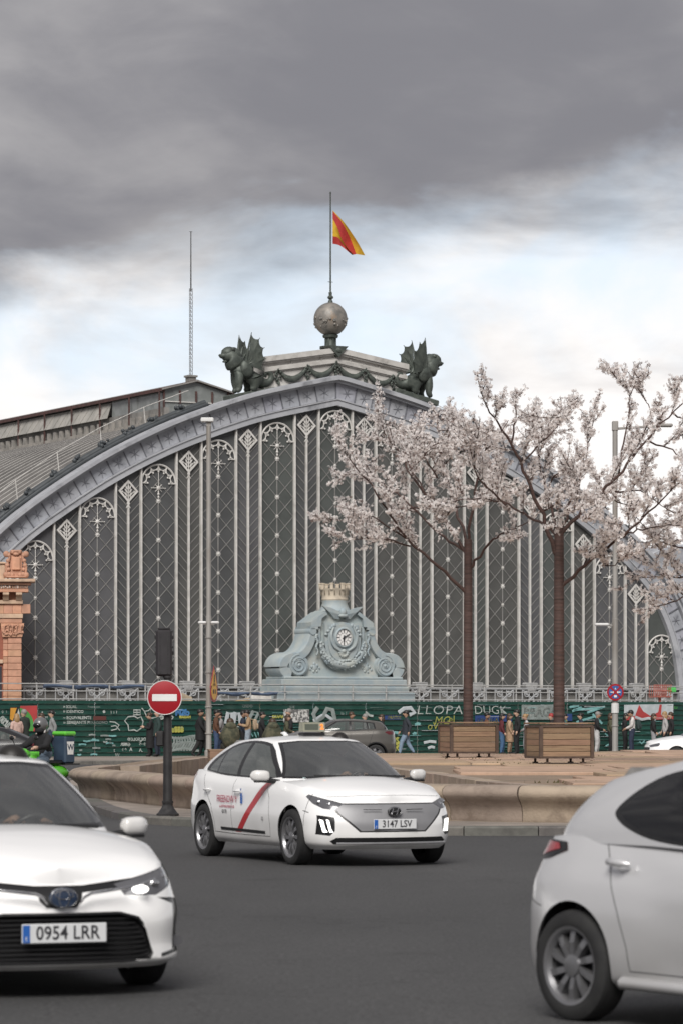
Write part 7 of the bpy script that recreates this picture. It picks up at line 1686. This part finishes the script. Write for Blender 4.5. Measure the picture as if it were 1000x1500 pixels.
# ---------- simpler cars farther away
def far_car(name, label, paint_, kind, glass):
    suv = kind == 'suv'; HH = 1.60 if suv else 1.45; k = HH - 1.45; tail = {'suv': (-1.55, -1.80), 'saloon': (-1.30, -1.95), 'fast': (-1.35, -2.1)}[kind]
    prof = {'a': [(0, .10), (.12, .03), (.30, 0), (.50, .0), (.68, .02), (.88, .05), (1, .10)]}; z = 1.03 + k if suv else 1.0
    L_ = 2.09 if suv else 2.30
    sp = dict(paint=paint_, zbot=.24 if suv else .19, prof=prof,
        plan=[(-L_, 0, z, 'a'), (-L_ + .015, .35, z, 'a'), (-L_ + .09, .62, z, 'a'), (-L_ + .25, .80, z, 'a'), (-L_ + .5, .87, z, 'a'), (-1.3, .90, z - .01, 'a'), (-.7, .905, z - .03, 'a'), (0, .905, z - .05, 'a'), (.7, .90, z - .07, 'a'), (1.3, .89, z - .10, 'a'), (L_ - .5, .86, z - .16, 'a'), (L_ - .3, .79, z - .21, 'a'), (L_ - .15, .65, z - .25, 'a'), (L_ - .05, .42, z - .28, 'a'), (L_, 0, z - .30, 'a')],
        crown=pchip([-L_, -L_ + .3, -1.2, .6, 1.05, 1.35, L_ - .4, L_ - .1, L_], [z, z + .03, z, z, z + .03, z, z - .10, z - .2, z - .29]),
        gbase=[(1.10, 0, z - .01), (1.06, .30, z - .015), (.96, .56, z - .03), (.74, .73, z - .05), (.35, .79, z - .06), (0, .80, z - .055), (-.45, .80, z - .05), (-.9, .785, z - .04), (-1.25, .73, z - .025), (tail[1] + .3, .65, z - .02), (tail[1] + .10, .53, z - .01), (tail[1] + .02, .28, z), (tail[1], 0, z)],
        groof=[(.25, 0, HH - .05), (.23, .26, HH - .055), (.17, .45, HH - .07), (.06, .54, HH - .08), (-.12, .57, HH - .07), (-.35, .575, HH - .06), (-.6, .575, HH - .065), (-.85, .565, HH - .08), (tail[0] + .32, .54, HH - .10), (tail[0] + .15, .51, HH - .12), (tail[0] + .05, .44, HH - .13), (tail[0] + .01, .25, HH - .12), (tail[0], 0, HH - .115)],
        rcrown=pchip([tail[0], tail[0] + .3, -.7, -.2, .1, .27], [HH - .115, HH - .06, HH - .015, HH, HH - .02, HH - .05]), bulge=.04)
    c = Car(name, label, 'car', sp); cs = c.names['cabin_shell'][0]; bd = c.names['body'][0]; trim = c.pid('window_trim', M_trimb); ws = c.pid('windscreen', M_wind); wg = c.pid('door_window', glass); rg = c.pid('rear_window', M_dark); seam = c.pid('panel_gap', M_trimb, -.003)
    t0, t1 = tail; zb_, zt_ = z - .015, HH - .095
    end = [(t0 + .30, zt_ - .05), (t1 + .52, z + .14), (t1 + .50, z + .06)]
    c.both([(.72, zb_ - .02), (.52, zb_ + .11), (.13, zt_), (-.1, zt_ + .02), (-.6, zt_ + .015), (-.9, zt_ - .01)] + end + [(-.5, zb_ - .01)], trim, cs)
    for g_ in ([(.56, zb_ + .02), (.46, zb_ + .09), (.08, zt_ - .02), (-.12, zt_ - .005), (-.33, zt_ - .005), (-.33, zb_ + .02)], [(-.41, zb_ + .025), (-.41, zt_ - .008), (-.65, zt_ - .012), (-.95, zt_ - .035), (-.98, zb_ + .05)], [(-1.04, zb_ + .06), (-1.01, zt_ - .045)] + [(a + .05, b - .025) for a, b in end]): c.both(g_, wg, trim)
    c.cut([(-.73, z), (.73, z), (.51, HH - .075), (-.51, HH - .075)], 'front', ws, cs, thr=.2); c.cut([(-.58, z + .05), (.58, z + .05), (.43, HH - .15), (-.43, HH - .15)], 'rear', rg, cs)
    for pts in ([(.64, z - .06), (.76, .75), (.78, .32)], [(-.37, z - .02), (-.35, .30)], [(-1.2, z - .03), (-1.02, .62), (-.92, .34)]): c.line(pts, .012, ('left', 'right'), seam, bd)
    c.pairdiag([(-L_ + .02, .45, z - .05), (-L_ + .3, .84, z - .03), (-L_ + .42, .86, z - .07), (-L_ + .3, .83, z - .15), (-L_ + .05, .5, z - .16)], c.pid('tail_lamp', M_dredl, .004), d=(-.7, .7, .1), only=bd)
    c.pairdiag([(L_ - .08, .48, z - .32), (L_ - .3, .80, z - .24), (L_ - .5, .86, z - .22), (L_ - .35, .82, z - .35), (L_ - .12, .6, z - .38)], c.pid('headlamp', M_lampin), only=bd)
    c.cut([(-.55, .62), (.55, .62), (.6, .35), (-.6, .35)], 'front', c.pid('grille', M_trimb, -.01), bd)
    if suv:
        cl = c.pid('wheel_cladding', M_trimb, .012)
        for x in (1.28, -1.28): c.both([(x + .43 * cos(a), .335 + .43 * sin(a)) for a in [2 * pi * i / 24 for i in range(24)]], cl, bd, cond=None)
    c.wheels((1.28, -1.28), .885, .335 if suv else .315, .2, .22, (5, .04, .05, .0), .375 if suv else .35); c.finish(); mirror(c, .64, .85, z + .03, paint_)
    cabin(c, -1.2, .85, .70, .3, z - .06, ((-.05, .34), (-.05, -.34), (-.85, .34), (-.85, -.34)), .7, .34)
    if not suv:
        for sg in (-1, 1): q = MB(); q.tube([(x, sg * (.825 + .01 * cos(x * 1.5)), z - .045 - .01 * abs(x)) for x in [-1.3 + 2 * i / 8 for i in range(9)]], .008, 5); q.build('belt_strip', M_chrome, c.root)
    return c
suv = far_car('grey_crossover', 'grey-brown compact crossover car parked behind the basin and facing the brick pavilion', M_bronzecar, 'suv', M_side); place(suv, -.13, 124, -84)
sed = far_car('black_saloon', 'black fastback saloon car beyond the delivery scooter', M_carblack, 'fast', M_side); place(sed, -10.75, 97, -88)
wcar = far_car('parked_white_car', 'white car half hidden behind the plaza slabs below the red mural', M_white, 'saloon', M_side); place(wcar, 12.75, 118.5, -86)
# ------------------------------------------------------------------ people
SKIN = [mat('skin_light', (.46, .30, .22), rough=.6), mat('skin_tan', (.36, .22, .15), rough=.6), mat('skin_deep', (.20, .115, .075), rough=.6)]
HAIR = {'black': mat('hair_black', (.012, .010, .009), rough=.5), 'brown': mat('hair_brown', (.05, .028, .016), rough=.5), 'blond': mat('hair_blond', (.30, .19, .09), rough=.5), 'grey': mat('hair_grey', (.22, .21, .20), rough=.6), 'red': mat('hair_red', (.30, .03, .03), rough=.6)}
CL = {}
def cloth(c):
    k = tuple(c)
    if k not in CL: CL[k] = mat('cloth_%d' % len(CL), c, tuple(x * .7 for x in c), rough=.85, scale=9, bump=.3, bscale=18)
    return CL[k]
M_eye = mat('eye_dark', (.01, .008, .008), rough=.3)
def person(pose, label, top, legs, shoes=(.02, .02, .022), skin=0, hair='black', style='short', h=1.74, coat=None, group=None, seed=0, name='person'):
    r = random.Random(seed); root = empty(name, label=label, cat='person', group=group); k = h / 1.74
    st = .30 if pose == 'walk' else .04; J = {}
    if pose in ('walk', 'stand', 'phone', 'hold'):
        J.update(pel=(0, 0, .95), sp=(.0, 0, 1.14), ch=(.015, 0, 1.36), nk=(.02, 0, 1.50), hb=(.035, 0, 1.585), ht=(.03, 0, 1.68))
        J.update(hl=(0, .085, .91), kl=(st * .5 + .05, .09, .49), al=(st * .9, .09, .09), tl=(st * .9 + .16, .10, .045), hr=(0, -.085, .91), kr=(-st * .25 + .03, -.09, .49), ar=(-st * 1.0, -.09, .11 if st > .1 else .09), tr=(-st * 1.0 + .15, -.10, .045))
        J.update(sl=(0, .185, 1.415), el=(-.06 - st * .3, .235, 1.14), wl=(.02 - st * .35 if st > .1 else .03, .245, .90), sr=(0, -.185, 1.415), er=(-.02 + st * .3, -.235, 1.14), wr=(.10 + st * .5, -.225, .92))
        if pose in ('phone', 'hold'): J.update(el=(.02, .22, 1.13), wl=(.26, .10, 1.18 if pose == 'phone' else 1.02), er=(.02, -.22, 1.13), wr=(.27, -.08, 1.20 if pose == 'phone' else 1.0), hb=(.06, 0, 1.58), ht=(.085, 0, 1.675))
    elif pose == 'ride':
        J.update(pel=(-.12, 0, .84), sp=(-.10, 0, 1.02), ch=(-.04, 0, 1.22), nk=(-.01, 0, 1.36), hb=(.01, 0, 1.44), ht=(.01, 0, 1.53))
        J.update(hl=(-.08, .10, .82), kl=(.33, .19, .80), al=(.27, .18, .40), tl=(.42, .19, .355), hr=(-.08, -.10, .82), kr=(.33, -.19, .80), ar=(.27, -.18, .40), tr=(.42, -.19, .355))
        J.update(sl=(-.04, .19, 1.27), el=(.16, .30, 1.08), wl=(.40, .30, 1.06), sr=(-.04, -.19, 1.27), er=(.16, -.30, 1.08), wr=(.40, -.30, 1.06))
    elif pose == 'sit':
        J.update(pel=(-.05, 0, .10), sp=(-.08, 0, .30), ch=(-.10, 0, .52), nk=(-.08, 0, .66), hb=(-.05, 0, .745), ht=(-.05, 0, .83))
        J.update(hl=(0, .10, .09), kl=(.42, .13, .16), al=(.50, .12, -.24), tl=(.64, .12, -.27), hr=(0, -.10, .09), kr=(.42, -.13, .16), ar=(.50, -.12, -.24), tr=(.64, -.12, -.27))
        J.update(sl=(-.10, .185, .57), el=(.06, .25, .34), wl=(.33, .14, .42), sr=(-.10, -.185, .57), er=(.06, -.25, .34), wr=(.33, -.14, .42))
    names = list(J); V = [Vector(J[n]) * k for n in names]; ix = {n: i for i, n in enumerate(names)}
    Eb = [('pel', 'sp', 0), ('sp', 'ch', 0), ('ch', 'nk', 0), ('nk', 'hb', 3), ('hb', 'ht', 3), ('ch', 'sl', 0), ('sl', 'el', 0), ('el', 'wl', 0), ('ch', 'sr', 0), ('sr', 'er', 0), ('er', 'wr', 0), ('pel', 'hl', 1), ('hl', 'kl', 1), ('kl', 'al', 1), ('al', 'tl', 2), ('pel', 'hr', 1), ('hr', 'kr', 1), ('kr', 'ar', 1), ('ar', 'tr', 2)]
    R_ = dict(pel=.165, sp=.150, ch=.170, nk=.062, hb=.098, ht=.088, sl=.085, el=.058, wl=.042, sr=.085, er=.058, wr=.042, hl=.115, kl=.080, al=.055, tl=.045, hr=.115, kr=.080, ar=.055, tr=.045)
    me = skin_mesh('person', V, [(ix[a], ix[b]) for a, b, _ in Eb], [R_[n] * k * (1.22 if n in ('pel', 'sp', 'ch', 'hb', 'ht') else 1.15) for n in names], [cloth(top), cloth(legs), cloth(shoes), SKIN[skin]], [m for _, _, m in Eb], sub=2, root=ix['pel'])
    # hands with separate fingers, nose and ears join the same mesh
    ex = MB(); up = V[ix['ht']]; hc = (V[ix['hb']] + V[ix['ht']]) / 2
    for s_ in ('l', 'r'):
        w_, e_ = V[ix['w' + s_]], V[ix['e' + s_]]; d = (w_ - e_).normalized(); sd = d.cross(Vector((0, 0, 1)));
        sd = sd.normalized() if sd.length > .05 else Vector((1, 0, 0)); nn = sd.cross(d)
        ex.tube([w_ - d * .02, w_ + d * .05, w_ + d * .10], [.034, .042, .036], 6, 3)
        for q in range(4):
            o_ = sd * (.027 - .018 * q); L_ = (.062, .075, .07, .052)[q]; ex.tube([w_ + d * .09 + o_, w_ + d * (.09 + L_ * .55) + o_ * 1.1 - nn * .006, w_ + d * (.09 + L_ * .9) + o_ - nn * .03], [.010, .009, .007], 4, 3)
        ex.tube([w_ + d * .03 + sd * .034, w_ + d * .065 + sd * .062, w_ + d * .10 + sd * .062], [.012, .011, .008], 4, 3)
    f = Vector((1, 0, 0)); ex.ball(hc + Vector((.105, 0, -.01)) * k, (.022, .016, .024), 6, 4, 3)
    for s_ in (-1, 1): ex.ball(hc + Vector((0, s_ * .098, -.005)) * k, (.025, .012, .034), 6, 4, 3)
    b = len(me.vertices); bm_ = bmesh.new(); bm_.from_mesh(me); vv = [bm_.verts.new(p) for p in ex.v]
    for fc, m_ in zip(ex.f, ex.m):
        try: q = bm_.faces.new([vv[i] for i in fc]); q.material_index = m_; q.smooth = True
        except ValueError: pass
    bm_.to_mesh(me); bm_.free()
    body = link('body', me, root)
    ey = MB()
    for s_ in (-1, 1): ey.ball(hc + Vector((.092, s_ * .036, .018)) * k, (.012, .014, .009), 6, 4)
    ey.build('eyes', M_eye, root)
    if hair and style != 'bald':
        hm = MB(); hm.ball(hc + Vector((-.022, 0, .038)) * k, (.118 * k, .112 * k, .115 * k), 14, 9)
        if style == 'long':
            hm.ball(hc + Vector((-.075, 0, -.08)) * k, (.075, .115, .17), 12, 8)
        if style == 'cap': hm.ball(hc + Vector((.09, 0, .055)) * k, (.09, .075, .018), 10, 6)
        if style == 'bun': hm.ball(hc + Vector((-.12, 0, .09)) * k, .05, 8, 6)
        if style == 'beard': hm.ball(hc + Vector((.055, 0, -.075)) * k, (.05, .068, .055), 8, 6)
        hm.build('cap' if style == 'cap' else 'hair', HAIR[hair], root, smooth=180)
    if coat:
        cm = MB(); c0 = V[ix['sp']]; z0 = coat[1]; n = 16; rows = []
        for (zz, rx, ry) in ((1.36, .15, .215), (1.15, .155, .20), (.95, .165, .21), ((.95 + z0) / 2, .175, .22), (z0, .185, .23)):
            rows.append([Vector((rx * cos(2 * pi * i / n) * (1 + .06 * sin(3 * i)) + .01, ry * sin(2 * pi * i / n), zz)) * k for i in range(n)])
        cm.grid(rows, closed=True, flip=True); cm.build('coat', cloth(coat[0]), root, smooth=180)
    return root
def put(p, u, W=1.8, face=0.0, z=.122):
    d = Vector(((u - 500) / F, 1, 0)); kk = ((fo + fn * W)).dot(fn) / d.dot(fn); q = d * kk; p.location = (q.x, q.y, z); p.rotation_euler = (0, 0, face); return p
LFT, RGT, AWY, TWD = pi, 0.0, pi / 2, -pi / 2
BLK = (.014, .014, .016); NAVY = (.018, .025, .045); JEAN = (.11, .17, .27); DJ = (.035, .05, .09); OLV = (.075, .075, .045); TAN = (.40, .27, .16); GRY = (.20, .20, .21); WHT = (.62, .60, .58); MAR = (.11, .02, .025); BRN = (.12, .055, .03)
put(person('stand', 'fair-haired person in a pale pink coat by the painted mural', (.55, .38, .33), (.3, .2, .18), hair='blond', style='long', h=1.64, coat=((.55, .38, .33), .75), seed=1), 25, 2.2, AWY + .4)
put(person('stand', 'person in a dark coat leaning close to the pale pink coat', (.03, .04, .035), BLK, hair='grey', h=1.80, coat=((.03, .04, .035), .6), seed=2), 36, 2.0, AWY + .9)
put(person('walk', 'brown-haired person in a white top passing behind the delivery rider', WHT, DJ, hair='brown', style='long', h=1.66, seed=3), 62, 2.2, LFT)
put(person('walk', 'person in a checked grey jacket and black cap behind the delivery rider', (.24, .25, .25), DJ, hair='black', style='cap', h=1.77, seed=4), 77, 2.6, LFT)
put(person('phone', 'dark-haired woman in a long black coat raising a phone by the no-entry sign', BLK, BLK, hair='brown', style='bun', h=1.68, coat=(BLK, .35), seed=5), 221, 2.0, LFT)
put(person('stand', 'bald man in a dark green jacket and jeans beside the no-entry sign', (.022, .045, .042), NAVY, hair=None, style='bald', h=1.80, coat=((.022, .045, .042), .78), seed=6), 232, 2.6, LFT)
put(person('walk', 'man in a black coat striding past the pale mast with the works signs', BLK, (.02, .02, .02), hair='black', h=1.82, coat=((.012, .012, .014), .62), skin=1, seed=7), 293, 2.2, RGT)
put(person('walk', 'dark-clad woman just behind the striding man in the black coat', (.03, .028, .03), BLK, hair='brown', style='long', h=1.64, seed=8), 303, 1.2, LFT)
put(person('stand', 'bearded man in a brown leather jacket and blue jeans beside the mast', BRN, (.045, .075, .15), hair='black', style='beard', h=1.80, skin=1, seed=9), 317, 2.4, RGT)
put(person('hold', 'person in a grey hooded top next to the brown leather jacket', (.30, .29, .29), DJ, hair='black', h=1.72, seed=10), 324, 1.5, LFT)
put(person('phone', 'man in a beige jacket looking down at a phone', TAN, (.30, .36, .42), hair='black', h=1.80, skin=1, seed=11), 364, 2.4, LFT)
put(person('stand', 'person in a navy top half hidden behind the man in beige', NAVY, BLK, hair='black', style='cap', h=1.76, skin=1, seed=12), 356, 1.3, RGT)
put(person('walk', 'woman in black with tied-back hair behind the man in beige', BLK, BLK, hair='black', style='bun', h=1.72, seed=13), 384, 2.0, RGT)
put(person('stand', 'tall man in black in front of the black and white poster', (.02, .02, .022), BLK, hair='grey', h=1.84, seed=14), 424, 1.4, LFT)
put(person('hold', 'dark-haired woman in an olive top and white sleeves below the poster', OLV, DJ, hair='brown', style='long', h=1.62, seed=15), 420, 2.6, RGT)
put(person('stand', 'ruddy bald man showing only his head above the crossover roof', (.10, .06, .05), DJ, hair='brown', style='short', h=1.72, skin=1, seed=16), 514, 1.6, RGT)
put(person('walk', 'grey-haired person passing behind the roof of the crossover', GRY, BLK, hair='grey', h=1.64, seed=17), 535, 1.6, LFT)
put(person('stand', 'woman in black with brown hair behind the tail of the crossover', BLK, BLK, hair='brown', style='long', h=1.62, seed=18), 559, 1.6, LFT)
put(person('walk', 'bearded man in a dark jacket and light jeans walking by the yellow scrawl', (.028, .035, .045), (.22, .30, .40), hair='black', style='beard', h=1.78, skin=1, coat=((.026, .032, .042), .82), seed=19), 595, 2.2, LFT)
put(person('stand', 'man with dark hair behind the first planter below the blue banner', BRN, DJ, hair='black', h=1.70, skin=1, seed=20), 712, 1.6, RGT)
put(person('stand', 'woman in a maroon jumper and blue jeans between the two planters', MAR, (.06, .13, .25), hair='black', style='long', h=1.66, seed=21), 734, 2.2, RGT)
put(person('stand', 'woman in a beige coat between the maroon jumper and the man in black', (.46, .31, .20), (.4, .27, .18), hair='brown', style='long', h=1.66, coat=((.46, .31, .20), .55), seed=22), 745, 1.8, RGT)
put(person('stand', 'bearded man in an open black jacket beside the larger planter', BLK, BLK, hair='black', style='beard', h=1.82, seed=23), 757, 2.3, LFT)
put(person('hold', 'fair person in pale grey clothes tucked behind the larger planter', (.5, .5, .52), (.45, .46, .5), hair='blond', style='bun', h=1.64, seed=24), 770, 1.8, LFT)
put(person('stand', 'person with bright red hair showing above the larger planter', BLK, BLK, hair='red', h=1.66, seed=25), 807, 1.8, LFT)
put(person('walk', 'dark-haired person in teal showing above the larger planter', (.05, .12, .12), DJ, hair='black', h=1.66, seed=26), 826, 1.8, RGT)
put(person('stand', 'woman with a dark bun in front of the pale blue scribbles', NAVY, BLK, hair='black', style='bun', h=1.68, seed=27), 850, 1.6, LFT)
put(person('hold', 'man in a black top, pale cap and light trousers by the larger planter', BLK, (.50, .50, .50), hair='grey', style='cap', h=1.74, skin=1, seed=28), 873, 2.4, RGT)
put(person('stand', 'woman in an olive jacket half hidden by the no-stopping mast', OLV, BLK, hair='brown', style='long', h=1.68, skin=1, seed=29), 893, 1.6, RGT)
put(person('hold', 'dark-haired woman in black with a white blouse beside the man in white', BLK, BLK, hair='black', style='long', h=1.68, seed=30), 914, 1.5, RGT)
put(person('hold', 'man in a white shirt and black cap with a rucksack', WHT, (.025, .035, .07), hair='black', style='cap', h=1.80, skin=1, seed=31), 925, 2.3, LFT)
put(person('stand', 'long-haired woman in black near the white parked car', BLK, (.3, .3, .32), hair='brown', style='long', h=1.66, seed=32), 956, 2.0, RGT)
put(person('stand', 'fair long-haired woman in a grey jumper near the white parked car', (.40, .39, .39), BLK, hair='blond', style='long', h=1.74, seed=33), 973, 2.2, LFT)
put(person('stand', 'person in a dark coat behind the fair woman in grey', BLK, BLK, hair='brown', h=1.72, seed=34), 982, 1.4, LFT)
# seated pair in olive parkas on the rim beyond the taxi
for (u, d_, lab, sd) in ((337, 96.5, 'person in a camouflage-green hooded parka sitting near the pale mast', 40), (399, 98.0, 'second seated person in a green parka with the taxi roof in front', 41)):
    p = person('sit', lab, OLV, (.05, .05, .04), hair='brown', style='long', h=1.70, seed=sd); q = px(u, 1085, d_); p.location = (q.x, q.y, .72); p.rotation_euler = (0, 0, AWY + .2)
    mb = MB(); mb.ball((-.10, 0, .42), (.20, .27, .36), 14, 9); mb.ball((-.14, 0, .68), (.15, .17, .13), 12, 8); mb.build('parka', mat('parka_camo', (.10, .095, .06), (.045, .05, .032), rough=.9, scale=6, spread=(.4, .6)), p, smooth=180)
    bn = MB(); bn.box((0, 0, 0), (.9, .42, .16), bev=.03); o = bn.build('stone_bench', M_lime[1], loc=(q.x, q.y - .1, .66)); tag(o, 'pale stone seat block under the ' + ('seated person beside the mast' if sd == 40 else 'second seated person behind the taxi'), 'bench')
def backpack(u, W, z, c, face, lab, dx):
    o = MB(); o.box((0, 0, 0), (.17, .30, .44), bev=.06); o.box((-.10, 0, -.06), (.08, .24, .22), bev=.03)
    for s_ in (-1, 1): o.tube([(.05, s_ * .11, .20), (.20, s_ * .13, .22), (.30, s_ * .12, .02), (.18, s_ * .13, -.18)], .018, 5)
    ob = o.build('backpack', cloth(c), smooth=40); put(ob, u, W, face); ob.location += Vector((dx, 0, z)); tag(ob, lab, 'backpack')
backpack(364, 2.4, 1.24, (.42, .32, .22), LFT, 'tan backpack on the man in the beige jacket', .26); backpack(925, 2.3, 1.22, (.03, .05, .05), LFT, 'dark rucksack on the man in the white shirt', .26)
# ------------------------------------------------------------------ delivery scooter
M_lime_p = paint('scooter_green', (.10, .48, .03), .35); S0 = 68.0
sc = empty('delivery_scooter', (0, 0, 0), label='bright green delivery scooter passing beyond the white saloon', cat='scooter')
T = Matrix()
def part(name, mb, m, sm=50): return mb.build(name, m, sc, smooth=sm)
for x in (.62, -.62):
    wh = empty('wheel', (x, 0, .235), parent=sc); R90 = Matrix.Rotation(-pi / 2, 4, 'X'); mb = MB(); mb.lathe([(.15, -.05), (.21, -.055), (.235, -.02), (.235, .02), (.21, .055), (.15, .05)], 28, T=R90, cap=False); mb.build('tyre', M_rub, wh, smooth=40); mb = MB(); mb.lathe([(.02, -.04), (.155, -.03), (.155, .03), (.02, .04)], 20, T=R90); mb.build('rim', M_alloyd, wh)
mb = MB(); rows = []
for (z, x, hw) in ((.40, .70, .14), (.55, .62, .20), (.72, .55, .22), (.88, .48, .20), (.98, .42, .14)): rows.append([Vector((x - .18 * (a / 4) ** 2 if True else 0, hw * a / 4, z)) for a in range(-4, 5)])
mb.grid(rows); mb.grid([[p + Vector((-.06, 0, 0)) for p in r_] for r_ in rows], flip=True); part('leg_shield', mb, M_lime_p)
mb = MB(); mb.ball((.60, 0, .42), (.30, .09, .12), 14, 8); part('front_mudguard', mb, M_lime_p)
mb = MB(); mb.ball((.50, 0, .94), (.13, .16, .11), 14, 8); part('headset', mb, M_lime_p)
mb = MB(); mb.lathe([(.06, 0), (.055, .03)], 16, T=Matrix.Translation((.64, 0, .72)) @ Matrix.Rotation(pi / 2, 4, 'Y')); part('headlamp', mb, M_chrome)
q = MB(); q.tube([(.66, .05 * cos(a), .62 + .05 * sin(a)) for a in [2 * pi * i / 20 for i in range(20)]], .012, 5, closed=True); part('front_badge', q, M_swhite)
mb = MB(); mb.tube([(.62, .06, .24), (.52, .06, .62), (.46, .0, .98)], .025, 6); part('fork', mb, M_trimb)
mb = MB(); mb.tube([(.36, .36, 1.06), (.46, .2, 1.05), (.48, 0, 1.0), (.46, -.2, 1.05), (.36, -.36, 1.06)], .018, 6); part('handlebar', mb, M_trimb)
for s1 in (-1, 1):
    mb = MB(); mb.tube([(.44, s1 * .25, 1.05), (.47, s1 * .32, 1.22)], .008, 4); mb.ball((.47, s1 * .34, 1.25), (.02, .07, .045), 8, 6); part('mirror', mb, M_trimb)
mb = MB(); mb.box((.18, 0, .34), (.62, .30, .08), bev=.03); part('floorboard', mb, M_trimb)
mb = MB(); mb.ball((-.38, 0, .54), (.40, .17, .17), 16, 10); part('rear_body', mb, M_lime_p)
mb = MB(); mb.box((-.25, 0, .755), (.70, .27, .10), bev=.045); part('saddle', mb, M_trimb)
mb = MB(); mb.box((-.72, 0, .72), (.42, .36, .03)); part('rack', mb, M_trimb)
sc.location = px(60, 1130, S0) ; sc.location.z = 0; sc.rotation_euler = (0, 0, radians(-90 - 40))
scM = Matrix.Translation(sc.location) @ Matrix.Rotation(sc.rotation_euler.z, 4, 'Z')
rd = person('ride', 'delivery rider in a grey helmet, black jacket and jeans on the green scooter', BLK, (.17, .23, .30), h=1.74, hair=None, style='bald', seed=50)
rd.location = sc.location; rd.rotation_euler = sc.rotation_euler
mb = MB(); mb.ball((.0, 0, 1.52), (.155, .135, .145), 18, 11); hel = mb.build('helmet', mat('helmet_grey', (.12, .12, .125), rough=.35, coat=.4), rd, smooth=180); mb = MB(); mb.ball((.08, 0, 1.50), (.10, .105, .065), 14, 8); mb.build('visor', M_dark, hel, smooth=180)
mb = MB(); mb.ball((.03, 0, 1.40), (.10, .10, .07), 12, 8); mb.build('scarf', cloth(BLK), rd, smooth=180)
dbx = empty('delivery_box', scM @ Vector((-.66, 0, .735)), sc.rotation_euler.z, label='dark blue delivery box with a green lid and white W panel on the scooter rack', cat='box')
mb = MB(); mb.box((0, 0, .28), (.30, .36, .56), bev=.035); mb.build('shell', mat('box_blue', (.022, .042, .075), (.03, .055, .09), rough=.55, scale=4), dbx)
mb = MB(); mb.box((0, 0, .60), (.33, .39, .09), bev=.03); mb.build('lid', M_lime_p, dbx)
for (loc, rz_) in (((0, .1825, .30), pi), ((-.1525, 0, .30), -pi / 2), ((0, -.1825, .30), 0.0)):
    o = MB(); o.prism([(-.08, -.12), (.08, -.12), (.10, .14), (-.10, .14)], -.002, .002); pn = o.build('logo_panel', M_swhite, dbx, mw=Matrix.Translation(loc) @ Matrix.Rotation(rz_, 4, 'Z')); me = text_mesh('W', .17, mat('box_ink', (.02, .04, .07), rough=.5), bold=.004); link('lettering', me, pn, mw=Matrix.Translation((0, -.0045, .02)) @ Matrix.Rotation(pi / 2, 4, 'X'))
# drivers
def driver(car, y, x, lab, top, sd):
    p = person('sit', lab, top, NAVY, hair='black', h=1.72, skin=1, seed=sd); m = Matrix.Translation(car.root.location) @ Matrix.Rotation(car.root.rotation_euler.z, 4, 'Z'); p.location = m @ Vector((x, y, .56)); p.rotation_euler = car.root.rotation_euler
driver(taxi, .36, -.05, 'taxi driver in a grey shirt behind the windscreen', (.22, .22, .23), 60); driver(saloon, .36, -.05, 'driver in a dark jumper behind the windscreen of the white saloon', (.05, .05, .055), 61)
